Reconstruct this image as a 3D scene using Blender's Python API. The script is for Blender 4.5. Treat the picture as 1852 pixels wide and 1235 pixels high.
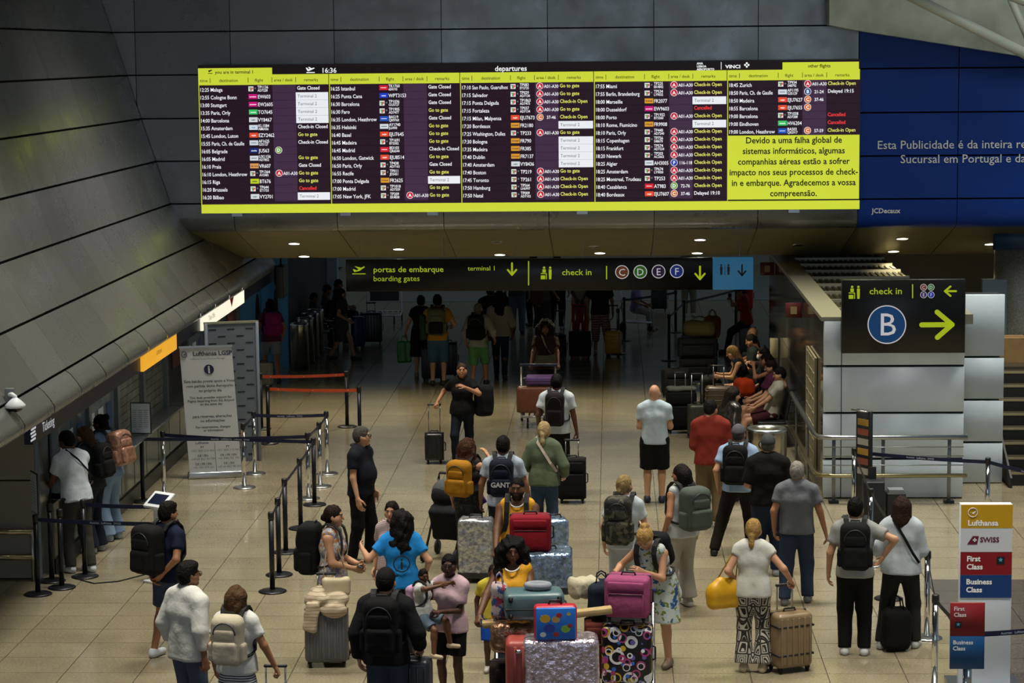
import bpy, bmesh, math, random
import numpy as np
from mathutils import Vector, Matrix
random.seed(7)
for o in list(bpy.data.objects): bpy.data.objects.remove(o)
SC = bpy.context.scene
COL = SC.collection
# ------------------------------------------------------------------ camera
HC, F = 6.45, 4300.0
CX, CY = 926.0, 617.5
def _n(v):
    v = np.array(v, float); return v/np.linalg.norm(v)
_yc = _n((178, -525, F))                       # hall axis (+Y) seen by the camera (right, down, forward)
_r = .0095
_dn = _n((_r, 1, (525-178*_r)/F))              # world down
_zc = -_dn
_xc = np.cross(_yc, _zc)                       # +X in the (right, down, forward) frame
if _xc[0] < 0: _xc = -_xc
RM = np.array([_xc, _yc, _zc])                 # rows: world axes in camera frame -> world = RM @ cam
def ray(px, py): return RM @ np.array([(px-CX), (py-CY), F])
def ground(px, py, z=0.0):
    d = ray(px, py); t = (z-HC)/d[2]; return Vector((d[0]*t, d[1]*t, z))
def atY(px, py, Y):
    d = ray(px, py); t = Y/d[1]; return Vector((d[0]*t, Y, HC+d[2]*t))
def atX(px, py, X):
    d = ray(px, py); t = X/d[0]; return Vector((X, d[1]*t, HC+d[2]*t))
def proj(p):
    c = RM.T @ (np.array(p, float)-np.array((0, 0, HC))); return CX+F*c[0]/c[2], CY+F*c[1]/c[2]
cam = bpy.data.cameras.new('camera'); cam_o = bpy.data.objects.new('camera', cam); COL.objects.link(cam_o)
right, down, fwd = RM @ np.array((1, 0, 0)), RM @ np.array((0, 1, 0)), RM @ np.array((0, 0, 1))
cam_o.matrix_world = Matrix(((right[0], -down[0], -fwd[0], 0), (right[1], -down[1], -fwd[1], 0),
                             (right[2], -down[2], -fwd[2], HC), (0, 0, 0, 1)))
cam.sensor_fit = 'HORIZONTAL'; cam.sensor_width = 36; cam.lens = 36*F/1852; cam.clip_end = 400; cam.clip_start = .5
SC.camera = cam_o
# ------------------------------------------------------------------ light
SC.view_settings.view_transform = 'Standard'; SC.view_settings.look = 'None'
SC.view_settings.gamma = 1; SC.view_settings.use_curve_mapping = False
SC.view_settings.exposure = -0.34
W = bpy.data.worlds.new('hall_ambience'); SC.world = W; W.use_nodes = True
W.node_tree.nodes['Background'].inputs[0].default_value = (.70, .86, 1.0, 1)
W.node_tree.nodes['Background'].inputs[1].default_value = .18
def lamp(name, kind, loc, power, color=(1, 1, 1), rot=(0, 0, 0), size=1, size_y=None, **kw):
    l = bpy.data.lights.new(name, kind); l.energy = power; l.color = color
    if kind == 'AREA':
        l.shape = 'RECTANGLE'; l.size = size; l.size_y = size_y or size
    elif kind in ('SPOT', 'POINT'): l.shadow_soft_size = size
    for k, v in kw.items(): setattr(l, k, v)
    o = bpy.data.objects.new(name, l); o.location = loc; o.rotation_euler = rot; COL.objects.link(o); return o
# luminaires of the high hall ceiling (z 11.5): rows of cool panels
for i, y in enumerate((14, 21, 28, 35)):
    for x in (-4.5, 1.5, 7.5):
        lamp('ceiling_luminaire_%d_%s_offscreen' % (i+1, 'left' if x < 0 else 'middle' if x < 5 else 'right'), 'AREA', (x, y, 11.4), 300, (1.0, .95, .82), size=2.4, size_y=1.6, spread=math.radians(74))
# daylight from the glazed facade behind the viewpoint
lamp('facade_window_rear_offscreen', 'AREA', (2, -10, 7), 750, (.66, .83, 1.0), (math.radians(86), 0, 0), 22, 8)
# skylight over the roof truss
lamp('roof_skylight_right_offscreen', 'AREA', (8.5, 33, 10.6), 240, (.9, .98, .92), (math.radians(35), 0, 0), 4, 3)

# ------------------------------------------------------------------ helpers
def lin(c):
    if isinstance(c, str):
        c = c.lstrip('#'); c = tuple(int(c[i:i+2], 16)/255 for i in (0, 2, 4))
    return tuple((x/12.92 if x <= .04045 else ((x+.055)/1.055)**2.4) for x in c[:3])
MATS = {}
def mat(name, color, rough=.6, metal=0.0, bump=0.0, bscale=60, var=0.0, vscale=6, emit=0, spec=.5, coat=0, alpha=1, trans=0, coords='Object'):
    if name in MATS: return MATS[name]
    m = bpy.data.materials.new(name); m.use_nodes = True; MATS[name] = m
    nt = m.node_tree; b = nt.nodes['Principled BSDF']; c = lin(color)
    b.inputs['Base Color'].default_value = (*c, 1); b.inputs['Roughness'].default_value = rough
    b.inputs['Metallic'].default_value = metal; b.inputs['Specular IOR Level'].default_value = spec
    if coat: b.inputs['Coat Weight'].default_value = coat; b.inputs['Coat Roughness'].default_value = .08
    if trans: b.inputs['Transmission Weight'].default_value = trans
    if alpha < 1: b.inputs['Alpha'].default_value = alpha
    if emit:
        b.inputs['Emission Color'].default_value = (*c, 1); b.inputs['Emission Strength'].default_value = emit
        b.inputs['Base Color'].default_value = (c[0]*.3, c[1]*.3, c[2]*.3, 1)
    if bump or var:
        tc = nt.nodes.new('ShaderNodeTexCoord')
    if var:
        n = nt.nodes.new('ShaderNodeTexNoise'); n.inputs['Scale'].default_value = vscale; n.inputs['Detail'].default_value = 6
        nt.links.new(tc.outputs[coords], n.inputs['Vector'])
        mx = nt.nodes.new('ShaderNodeMix'); mx.data_type = 'RGBA'
        rp = nt.nodes.new('ShaderNodeMapRange'); rp.inputs[1].default_value = .3; rp.inputs[2].default_value = .7
        nt.links.new(n.outputs['Fac'], rp.inputs[0]); nt.links.new(rp.outputs[0], mx.inputs[0])
        mx.inputs[6].default_value = (*[x*(1-var) for x in c], 1); mx.inputs[7].default_value = (*[min(1, x*(1+var)) for x in c], 1)
        nt.links.new(mx.outputs[2], b.inputs['Base Color'])
    if bump:
        n2 = nt.nodes.new('ShaderNodeTexNoise'); n2.inputs['Scale'].default_value = bscale; n2.inputs['Detail'].default_value = 4
        nt.links.new(tc.outputs[coords], n2.inputs['Vector'])
        bp = nt.nodes.new('ShaderNodeBump'); bp.inputs['Strength'].default_value = bump; bp.inputs['Distance'].default_value = .02
        nt.links.new(n2.outputs['Fac'], bp.inputs['Height']); nt.links.new(bp.outputs['Normal'], b.inputs['Normal'])
    return m
def fabric(hexc, rough=.85):
    return mat('fabric_'+hexc, hexc, rough, bump=.45, bscale=13, var=.05, vscale=10, spec=.2)
def shell(hexc, rough=.35):
    return mat('shell_'+hexc, hexc, rough, var=.08, vscale=9)
class MB:
    """collects verts/faces of one mesh"""
    def __init__(s): s.v = []; s.f = []; s.m = []; s.mi = 0; s.smooth = []
    def add(s, vs, fs, M=None, sm=False):
        b = len(s.v)
        for v in vs:
            v = Vector(v); s.v.append(M @ v if M is not None else v)
        for f in fs:
            s.f.append([b+i for i in f]); s.m.append(s.mi); s.smooth.append(sm)
        return s
    def box(s, c, d, M=None, rz=0, taper=None):
        x, y, z = d[0]/2, d[1]/2, d[2]/2
        vs = [(-x, -y, -z), (x, -y, -z), (x, y, -z), (-x, y, -z), (-x, -y, z), (x, -y, z), (x, y, z), (-x, y, z)]
        if taper: vs = vs[:4]+[(a*taper, b*taper, e) for a, b, e in vs[4:]]
        T = Matrix.Translation(c) @ Matrix.Rotation(rz, 4, 'Z')
        return s.add(vs, [(3, 2, 1, 0), (4, 5, 6, 7), (0, 1, 5, 4), (1, 2, 6, 5), (2, 3, 7, 6), (3, 0, 4, 7)], (M @ T) if M is not None else T)
    def rbox(s, c, d, r, M=None, seg=3, rz=0, ry=0, rx=0, ax='xyz'):
        """box with rounded edges"""
        bm = bmesh.new(); bmesh.ops.create_cube(bm, size=1)
        for v in bm.verts: v.co = Vector((v.co.x*d[0], v.co.y*d[1], v.co.z*d[2]))
        ed = bm.edges[:]
        if ax != 'xyz':
            ed = [e for e in bm.edges if abs((e.verts[0].co-e.verts[1].co).normalized()['xyz'.index(ax)]) > .9]
        bmesh.ops.bevel(bm, geom=ed, offset=r, segments=seg, profile=.5, affect='EDGES')
        T = Matrix.Translation(c) @ Matrix.Rotation(rz, 4, 'Z') @ Matrix.Rotation(ry, 4, 'Y') @ Matrix.Rotation(rx, 4, 'X')
        if M is not None: T = M @ T
        bm.verts.index_update()
        s.add([v.co for v in bm.verts], [[v.index for v in f.verts] for f in bm.faces], T, True); bm.free(); return s
    def tube(s, pts, r, n=8, caps=True, M=None, close=False):
        pts = [Vector(p) for p in pts]; k = len(pts); rs = r if isinstance(r, (list, tuple)) else [r]*k
        up = None; vs = []; fs = []
        for i, p in enumerate(pts):
            a = pts[i-1] if (i > 0 or close) else pts[i]; b = pts[(i+1) % k] if (i < k-1 or close) else pts[i]
            t = (b-a).normalized()
            if up is None or abs(up.dot(t)) > .99:
                up = Vector((0, 0, 1)) if abs(t.z) < .9 else Vector((1, 0, 0))
            u = t.cross(up).normalized(); w = u.cross(t).normalized(); up = w
            for j in range(n):
                a_ = 2*math.pi*j/n; vs.append(p+(u*math.cos(a_)+w*math.sin(a_))*rs[i])
        for i in range(k-1 if not close else k):
            i2 = (i+1) % k
            for j in range(n): fs.append((i*n+j, i*n+(j+1) % n, i2*n+(j+1) % n, i2*n+j))
        if caps and not close: fs.append(tuple(range(n))[::-1]); fs.append(tuple((k-1)*n+j for j in range(n)))
        return s.add(vs, fs, M, True)
    def ribbon(s, pts, w, t, M=None, wdir=(1, 0, 0)):
        """flat strap along pts with width vector wdir and thickness t"""
        pts = [Vector(p) for p in pts]; wd = Vector(wdir).normalized()*w/2; vs = []; fs = []; k = len(pts)
        for i, p in enumerate(pts):
            a = pts[max(0, i-1)]; b = pts[min(k-1, i+1)]; n_ = (b-a).cross(wd).normalized()*t/2
            vs += [p-wd-n_, p+wd-n_, p+wd+n_, p-wd+n_]
        for i in range(k-1):
            for j in range(4): fs.append((i*4+j, i*4+(j+1) % 4, i*4+4+(j+1) % 4, i*4+4+j))
        fs += [(3, 2, 1, 0), tuple((k-1)*4+j for j in range(4))]
        return s.add(vs, fs, M, False)
    def lathe(s, prof, n=24, M=None, c=(0, 0, 0), caps=True):
        vs = []; fs = []; k = len(prof); T = Matrix.Translation(c)
        for r, z in prof:
            for j in range(n): a = 2*math.pi*j/n; vs.append((r*math.cos(a), r*math.sin(a), z))
        for i in range(k-1):
            for j in range(n): fs.append((i*n+j, i*n+(j+1) % n, (i+1)*n+(j+1) % n, (i+1)*n+j))
        if caps: fs.append(tuple(range(n))[::-1]); fs.append(tuple((k-1)*n+j for j in range(n)))
        return s.add(vs, fs, (M @ T) if M is not None else T, True)
    def cyl(s, c, r, h, n=20, M=None): return s.lathe([(r, -h/2), (r, h/2)], n, M, c)
    def prism(s, poly, vec, M=None):
        """extrude a 3d polygon by vec"""
        k = len(poly); vec = Vector(vec); vs = [Vector(p) for p in poly]+[Vector(p)+vec for p in poly]
        fs = [tuple(range(k))[::-1], tuple(range(k, 2*k))]+[(i, (i+1) % k, k+(i+1) % k, k+i) for i in range(k)]
        return s.add(vs, fs, M)
    def ball(s, c, r, n=12, M=None, sc=(1, 1, 1)):
        vs = [(0, 0, -1)]; fs = []; k = n//2
        for i in range(1, k):
            t = math.pi*i/k-math.pi/2
            for j in range(n): a = 2*math.pi*j/n; vs.append((math.cos(t)*math.cos(a), math.cos(t)*math.sin(a), math.sin(t)))
        vs.append((0, 0, 1)); L = len(vs)-1
        for j in range(n):
            fs.append((0, 1+(j+1) % n, 1+j)); fs.append((L, L-n+j, L-n+(j+1) % n))
            for i in range(k-2): fs.append((1+i*n+j, 1+i*n+(j+1) % n, 1+(i+1)*n+(j+1) % n, 1+(i+1)*n+j))
        rr = (r*sc[0], r*sc[1], r*sc[2])
        return s.add([(v[0]*rr[0]+c[0], v[1]*rr[1]+c[1], v[2]*rr[2]+c[2]) for v in vs], fs, M, True)
    def mesh(s, name, mats):
        me = bpy.data.meshes.new(name); me.from_pydata(s.v, [], s.f)
        for m in (mats if isinstance(mats, (list, tuple)) else [mats]): me.materials.append(m)
        me.polygons.foreach_set('material_index', s.m); me.polygons.foreach_set('use_smooth', s.smooth)
        me.validate(); me.update(); return me
    def build(s, name, mats, parent=None, **kw):
        return link(name, s.mesh(name, mats), parent, **kw)
def link(name, me, parent=None, label=None, cat=None, group=None, kind=None, loc=None, rz=None):
    o = bpy.data.objects.new(name, me); COL.objects.link(o)
    if parent is not None: o.parent = parent
    if loc is not None: o.location = loc
    if rz is not None: o.rotation_euler = (0, 0, rz)
    return tag(o, label, cat, group, kind)
def tag(o, label=None, cat=None, group=None, kind=None):
    for k, v in (('label', label), ('category', cat), ('group', group), ('kind', kind)):
        if v: o[k] = v
    return o
def root(name, label, cat, loc=(0, 0, 0), rz=0, group=None, kind=None):
    return link(name, None, None, label, cat, group, kind, loc, rz)
def sharp(o, ang=35):
    me = o.data
    me.polygons.foreach_set('use_smooth', [True]*len(me.polygons))
    try: me.set_sharp_from_angle(angle=math.radians(ang))
    except Exception: pass
    return o
# queued lettering: all strings become flat meshes in one go at the end
TXT = []
def text(s, size, M, name, m, parent, align='LEFT', bold=0, sx=1.0, track=1.0):
    """M places text's x (reading), y (up), z (out of the surface); strings of one (name, parent) join into one mesh"""
    TXT.append((s, size, M, name, m, parent, align, bold, sx, track))
def face_frame(o, xdir=(1, 0, 0), up=(0, 0, 1)):
    x = Vector(xdir).normalized(); u = Vector(up).normalized(); z = x.cross(u); u = z.cross(x).normalized(); z = x.cross(u)
    return Matrix(((x.x, u.x, z.x, o[0]), (x.y, u.y, z.y, o[1]), (x.z, u.z, z.z, o[2]), (0, 0, 0, 1)))
def flush_text():
    objs = {}; items = []
    for t in TXT:
        s, size, M, name, m, parent, align, bold, sx, track = t
        key = (s, align, bold, track)
        if key not in objs:
            cu = bpy.data.curves.new('lettering', 'FONT'); cu.body = s; cu.align_x = align; cu.align_y = 'CENTER' if False else 'BOTTOM_BASELINE'
            cu.resolution_u = 2; cu.offset = bold; cu.size = 1; cu.space_character = track
            o = bpy.data.objects.new('lettering', cu); COL.objects.link(o); objs[key] = o
    bpy.context.view_layer.update(); dg = bpy.context.evaluated_depsgraph_get(); cache = {}
    for k, o in objs.items():
        me = o.evaluated_get(dg).to_mesh()
        cache[k] = ([v.co.copy() for v in me.vertices], [list(p.vertices) for p in me.polygons]); o.evaluated_get(dg).to_mesh_clear()
    for o in objs.values():
        cu = o.data; bpy.data.objects.remove(o); bpy.data.curves.remove(cu)
    for s, size, M, name, m, parent, align, bold, sx, track in TXT:
        g = MB(); vs, fs = cache[(s, align, bold, track)]
        g.add([(v.x*size*sx, v.y*size, 0) for v in vs], fs, M)
        if g.v: g.build(name, m, parent)
METAL = mat('brushed_steel', '#b9bcc0', .28, 1.0)
CHROME = mat('polished_chrome', '#d8dadc', .08, 1.0)
BLACKP = mat('black_plastic', '#141416', .45)
BLACKM = mat('black_powder_coat', '#101216', .5)
RUBBER = mat('rubber', '#0c0c0c', .8)
GREYP = mat('grey_plastic', '#6d7176', .5)
WHITEP = mat('white_laminate', '#dfe3e8', .5)
# ================================================================== the setting
# ---- floor: slab + single tiles
def stone(name, col, rough, var=.16, spots=.5):
    m = mat(name, col, rough); nt = m.node_tree; b = nt.nodes['Principled BSDF']; c = lin(col)
    tc = nt.nodes.new('ShaderNodeTexCoord'); oi = nt.nodes.new('ShaderNodeObjectInfo')
    mp = nt.nodes.new('ShaderNodeVectorMath'); mp.operation = 'ADD'
    geo = nt.nodes.new('ShaderNodeNewGeometry')
    n1 = nt.nodes.new('ShaderNodeTexNoise'); n1.inputs['Scale'].default_value = 38; n1.inputs['Detail'].default_value = 5
    n2 = nt.nodes.new('ShaderNodeTexNoise'); n2.inputs['Scale'].default_value = 1.1; n2.inputs['Detail'].default_value = 4
    nt.links.new(geo.outputs['Position'], n1.inputs['Vector']); nt.links.new(geo.outputs['Position'], n2.inputs['Vector'])
    r1 = nt.nodes.new('ShaderNodeMapRange'); r1.inputs[1].default_value = .3; r1.inputs[2].default_value = .7; r1.inputs[3].default_value = 1-spots*.5; r1.inputs[4].default_value = 1+spots*.35
    r2 = nt.nodes.new('ShaderNodeMapRange'); r2.inputs[1].default_value = .3; r2.inputs[2].default_value = .7; r2.inputs[3].default_value = 1-var; r2.inputs[4].default_value = 1+var*.6
    r3 = nt.nodes.new('ShaderNodeMapRange'); r3.inputs[3].default_value = .93; r3.inputs[4].default_value = 1.06
    nt.links.new(n1.outputs['Fac'], r1.inputs[0]); nt.links.new(n2.outputs['Fac'], r2.inputs[0]); nt.links.new(oi.outputs['Random'], r3.inputs[0])
    a = nt.nodes.new('ShaderNodeMath'); a.operation = 'MULTIPLY'; nt.links.new(r1.outputs[0], a.inputs[0]); nt.links.new(r2.outputs[0], a.inputs[1])
    a2 = nt.nodes.new('ShaderNodeMath'); a2.operation = 'MULTIPLY'; nt.links.new(a.outputs[0], a2.inputs[0]); nt.links.new(r3.outputs[0], a2.inputs[1])
    vm = nt.nodes.new('ShaderNodeVectorMath'); vm.operation = 'SCALE'; vm.inputs[0].default_value = c
    nt.links.new(a2.outputs[0], vm.inputs['Scale']); nt.links.new(vm.outputs[0], b.inputs['Base Color'])
    rr = nt.nodes.new('ShaderNodeMapRange'); rr.inputs[3].default_value = rough*.8; rr.inputs[4].default_value = rough*1.3
    nt.links.new(n2.outputs['Fac'], rr.inputs[0]); nt.links.new(rr.outputs[0], b.inputs['Roughness'])
    return m
TILE = stone('polished_limestone', '#8b826b', .14)
DARKG = stone('dark_speckled_granite', '#57524a', .2, spots=1.1)
JOINT = mat('joint_mortar', '#3a362c', .8)
floor = MB().box((1, 42, -.06), (34, 76, .10)).build('floor', JOINT, kind='structure')
TW, TL, G = .80, .635, .006
X0 = ground(1088, 799).x % TW; Y0 = ground(1150, 1069).y % TL
def tile_mesh(name, m, w=TW, l=TL):
    a, b, z = w/2-G/2, l/2-G/2, .0; e = .002
    vs = [(-a, -b, -.02), (a, -b, -.02), (a, b, -.02), (-a, b, -.02), (-a+e, -b+e, z), (a-e, -b+e, z), (a-e, b-e, z), (-a+e, b-e, z)]
    s = MB(); s.add(vs, [(4, 5, 6, 7), (0, 1, 5, 4), (1, 2, 6, 5), (2, 3, 7, 6), (3, 0, 4, 7)]); return s.mesh(name, m)
TM, TD = tile_mesh('floor_tile', TILE), tile_mesh('floor_tile_dark', DARKG)
cells = []
for j in range(int(22/TL), int(78/TL)):
    for i in range(-22, 22):
        x, y = X0+(i+.5)*TW, Y0+(j+.5)*TL
        if x < -8.2 or x > 12.5: continue
        px, py = proj((x, y, 0)); vis = -70 < px < 1920 and py < 1290
        cells.append((not vis, y, x))
cells.sort()
rest = {0: MB(), 1: MB()}
for k, (nv, y, x) in enumerate(cells):
    dark = x > 4.05 and y < 28.6
    me = TD if dark else TM
    if k < 300: link('floor_tile', me, floor, loc=(x, y, 0))
    else:
        rest[dark].add([(v.co.x+x, v.co.y+y, v.co.z) for v in me.vertices], [list(p.vertices) for p in me.polygons])
rest[0].build('floor_tile_field', TILE, floor, kind='stuff')
if rest[1].v: rest[1].build('granite_tile_field', DARKG, floor, kind='stuff')

# ---- clad wall on the left: leaning bands of satin metal sheets
def sheet_metal(name, col, rough, metal=.85):
    m = mat(name, col, rough, metal); nt = m.node_tree; b = nt.nodes['Principled BSDF']; c = lin(col)
    geo = nt.nodes.new('ShaderNodeNewGeometry'); oi = nt.nodes.new('ShaderNodeObjectInfo')
    n = nt.nodes.new('ShaderNodeTexNoise'); n.inputs['Scale'].default_value = 1.3; n.inputs['Detail'].default_value = 7; n.inputs['Roughness'].default_value = .6
    nt.links.new(geo.outputs['Position'], n.inputs['Vector'])
    r = nt.nodes.new('ShaderNodeMapRange'); r.inputs[1].default_value = .3; r.inputs[2].default_value = .7; r.inputs[3].default_value = rough*.75; r.inputs[4].default_value = rough*1.3
    nt.links.new(n.outputs['Fac'], r.inputs[0]); nt.links.new(r.outputs[0], b.inputs['Roughness'])
    r3 = nt.nodes.new('ShaderNodeMapRange'); r3.inputs[3].default_value = .86; r3.inputs[4].default_value = 1.1; nt.links.new(oi.outputs['Random'], r3.inputs[0])
    vm = nt.nodes.new('ShaderNodeVectorMath'); vm.operation = 'SCALE'; vm.inputs[0].default_value = c
    nt.links.new(r3.outputs[0], vm.inputs['Scale']); nt.links.new(vm.outputs[0], b.inputs['Base Color'])
    return m
CLAD = sheet_metal('satin_metal_sheet', '#868786', .3, .62)
BULK = CLAD
TUBEM = CLAD
DARKV = mat('dark_void', '#07080a', .9)
PROF = [(-9.5, 10.4), (-9.29, 9.73), (-9.06, 9.01), (-8.83, 8.29), (-8.6, 7.56), (-8.37, 6.84), (-8.14, 6.12), (-7.92, 5.39), (-7.69, 4.67), (-7.46, 3.95), (-7.06, 3.27), (-6.66, 2.66)]
wl = MB()
for (xa, za), (xb, zb) in zip(PROF[:-1], PROF[1:]):
    wl.add([(xa-.06, 12, za), (xa-.06, 46.3, za), (xb-.06, 46.3, zb), (xb-.06, 12, zb)], [(0, 1, 2, 3)])
wl.prism([(-7.9, 12, 2.55), (-6.75, 12, 2.55), (-6.75, 12, 2.75), (-7.9, 12, 2.75)], (0, 34.3, 0))
wall_left = wl.build('wall_left', DARKV, kind='structure')
sh = {}
for bi, ((xa, za), (xb, zb)) in enumerate(zip(PROF[:-1], PROF[1:])):
    d = Vector((xb-xa, 0, zb-za)); L = d.length; d.normalize(); n_ = Vector((-d.z, 0, d.x)); n_ = n_ if n_.x > 0 else -n_
    w = 1.42
    y = 13.0+(bi % 2)*.0
    while y < (45.9 if bi >= 9 else 39.9):
        ww = min(w, (46.3 if bi >= 9 else 39.98)-y)
        if abs(ww-w) > 1e-6 or bi not in sh:
            s = MB(); g1, g2 = .016, .003
            a, b_ = d*g1, d*(L-g1)
            p = [a+Vector((0, g2, 0)), a+Vector((0, ww-g2, 0)), b_+Vector((0, ww-g2, 0)), b_+Vector((0, g2, 0))]
            s.prism([q-n_*.03 for q in p], n_*.03); me = s.mesh('metal_sheet', CLAD)
            if abs(ww-w) <= 1e-6: sh[bi] = me
        else: me = sh[bi]
        px = proj((xb, y+ww, zb))[0]
        if px > -60: link('metal_sheet', me, wall_left, loc=(xa, y, za))
        y += w
# bullnose strip and lower fascia along the ticket counters
y = 20.0; prof = [(-6.66, 2.645), (-6.60, 2.60), (-6.52, 2.50), (-6.47, 2.42), (-6.47, 2.36), (-6.51, 2.31), (-6.60, 2.30)]
while y < 45:
    s = MB(); k = len(prof); L = 1.39
    s.add([(x, y0, z) for y0 in (0, L) for x, z in prof], [(i, i+1, k+i+1, k+i) for i in range(k-1)], sm=True)
    s.build('bullnose_strip', TUBEM, wall_left, loc=(0, y, 0)); y += 1.42
NAVY = mat('navy_fascia', '#191a34', .4)
trim_1 = MB().box((-6.63, 36.2, 2.19), (.10, 19.5, .24)).build('trim_1', NAVY, kind='structure')
# ---- counter front: glazed ticket windows under the fascia
GLASSF = mat('window_glass', '#9fb4c4', .06, 0, alpha=.28, spec=.8)
DFRAME = mat('dark_frame', '#23262b', .4, .4)
BEIGEI = mat('office_wall', '#b8b49a', .8)
STEELF = mat('steel_frame', '#7d8286', .35, .8)
XW = -7.02
wc = MB(); wc.box((-8.6, 34.6, 1.2), (.1, 19, 2.8)); wall_counter = wc.build('wall_counter_office', BEIGEI, kind='structure')
MB().box((-7.8, 34.6, 2.47), (1.7, 19, .08)).build('ceiling_counter_office', BEIGEI, kind='structure')
MB().box((XW-.02, 36.6, .45), (.12, 15.2, .9)).build('wall_counter_front', mat('counter_stone_panel', '#6f6d62', .3, .3), kind='structure')
MB().box((XW+.05, 36.6, .10), (.05, 15.2, .2)).build('baseboard_counter', mat('dark_plinth', '#3a3934', .4), kind='structure')
yy = 29.3; n = 1
SHUT = mat('shutter_metal', '#80847e', .45, .6, bump=.5, bscale=22, var=.35, vscale=5)
PAPER = mat('paper_notice', '#c9d4e0', .7)
BLUEP = mat('paper_blue', '#27457c', .7)
kinds = ['glass', 'glass', 'shutter', 'shutter', 'dark', 'glass', 'shutter', 'dark']
for i, kd in enumerate(kinds):
    L = 1.85; w_ = root('window_%d' % (i+1), None, None, (XW, yy, 0), kind='structure')
    fr = MB()
    for y2 in (0.04, L-.04): fr.box((0, y2, 1.5), (.12, .08, 1.2))
    fr.box((0, L/2, .94), (.14, L, .07)); fr.box((0, L/2, 2.06), (.14, L, .07)); fr.build('window_frame', STEELF, w_)
    MB().box((.12, L/2, .97), (.34, L-.02, .03)).build('counter_ledge', METAL, w_)
    if kd == 'glass':
        for q in range(2):
            MB().box((0, .08+(q+.5)*(L-.16)/2, 1.5), (.015, (L-.2)/2, 1.05)).build('pane', GLASSF, w_)
        for q in range(3):
            MB().box((.012, .3+q*.55, 1.45), (.004, .30, .42)).build('notice', BLUEP if q == 2 else PAPER, w_)
    elif kd == 'shutter':
        for q in range(9):
            MB().box((-.02, L/2, 1.04+q*.118), (.03, L-.16, .108)).build('shutter_slat', SHUT, w_)
    else:
        MB().box((-.02, L/2, 1.5), (.03, L-.16, 1.06)).build('dark_panel', DFRAME, w_)
        MB().box((0, L/2+.2, 1.72), (.02, L*.45, .5)).build('poster', mat('maroon_poster', '#5a2f2c', .6), w_)
    # glazed apron under the ledge
    for q in range(2):
        MB().box((.055, (q+.5)*L/2, .55), (.012, L/2-.05, .62)).build('apron_panel', mat('apron_glass', '#8f9488', .15, .2), w_)
    yy += L
# column closing the counter at the near end
colm = mat('column_cladding', '#8f897b', .4, .35)
cb = root('column', 'beige grey clad column with metal rails beside the ticket windows', 'column', (-7.97, 28.95, 0))
for q in range(4):
    MB().box((-.02, 0, .32+q*.62), (1.72, .5, .60)).build('cladding_panel', colm, cb)
MB().box((.0, .04, 1.25), (1.6, .46, 2.5)).build('core', DARKV, cb)
MB().box((.87, .0, 1.2), (.05, .5, 2.4)).build('edge_trim', METAL, cb)
BRASS = mat('warm_steel_rail', '#b9ae86', .25, .9)
for z in (.30, .62):
    MB().tube([(-1.4, -.34, z), (.80, -.34, z), (.80, -.24, z)], .035).build('rail', BRASS, cb)
MB().tube([(.80, -.34, .0), (.80, -.34, .64)], .02).build('rail_post', METAL, cb)
MB().box((-.05, -.27, .42), (.14, .03, .14)).build('socket_box', GREYP, cb)

# ---- bulkhead with the flight board (Y = 40): panels, bullnose, sloping soffit with downlights
YB = 40.0
ZS = [3.95, 4.67, 5.39, 6.12, 6.84, 7.56, 8.3]
bk = MB(); bk.box((2.5, YB+.35, 6.9), (23, .5, 6.4)); 
wall_bulkhead = bk.build('wall_bulkhead', DARKV, kind='structure')
BLUEAD = mat('blue_advert_sheet', '#083a96', .42, 0, spec=.3, var=.06, vscale=1)
XS = [atY(x, 300, YB).x for x in (178, 250, 421, 608, 801, 992, 1183, 1371, 1552)]
XS = [-9.9, XS[1]]+XS[2:]
for zi in range(len(ZS)-1):
    z0, z1 = ZS[zi], ZS[zi+1]
    for xa, xb in zip(XS[:-1], XS[1:]):
        g = .012; lo = np.interp((z0+z1)/2, [p[1] for p in PROF[::-1]], [p[0] for p in PROF[::-1]])
        xa2 = max(xa, lo-.2)
        if xb-xa2 < .1: continue
        MB().box(((xa2+xb)/2, YB+.06, (z0+z1)/2), (xb-xa2-g, .06, z1-z0-2*g)).build('metal_sheet', BULK, wall_bulkhead)
XA = [XS[-1]]+[atY(x, 240, YB).x for x in (1733,)]+[7.75, 9.75, 11.75, 13.75]
adv = root('advert_wall', 'deep blue advertising panels with white lettering right of the flight board', 'advertisement', (0, YB, 0))
for zi in range(len(ZS)-1):
    for xa, xb in zip(XA[:-1], XA[1:]):
        MB().box(((xa+xb)/2, .05, (ZS[zi]+ZS[zi+1])/2), (xb-xa-.014, .08, ZS[zi+1]-ZS[zi]-.028)).build('blue_panel', BLUEAD, adv)
def bullnose(xa, xb, m, par, name, dy=0):
    pr = [(0.02, 3.936), (.02, 3.72), (.035, 3.62), (.08, 3.53), (.15, 3.475), (.25, 3.45)]
    s = MB(); k = len(pr)
    s.add([(x, y+dy, z) for x in (xa+.006, xb-.006) for y, z in pr], [(k+i, k+i+1, i+1, i) for i in range(k-1)], sm=True)
    return s.build(name, m, par)
bn = root('trim_2', None, None, (0, YB, 0), kind='structure')
XN = [-7.45]+XS[2:]
for xa, xb in zip(XN[:-1], XN[1:]): bullnose(xa, xb, TUBEM, bn, 'bullnose_segment')
for xa, xb in zip(XA[:-1], XA[1:]): bullnose(xa, xb, BLUEAD, adv, 'bullnose_segment')
SOFF = mat('bronze_soffit_sheet', '#98906a', .4, .25, var=.12, vscale=2)
SOFD = mat('soffit_mesh', '#6a644c', .5, .4)
ceiling = MB().box((2.5, 48.2, 4.3), (24, 11.5, .1)).build('ceiling', mat('far_ceiling', '#5d5b52', .8), kind='structure')
SL = math.tan(math.radians(13.4)); YS0, YS1 = YB+.25, YB+3.2
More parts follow.
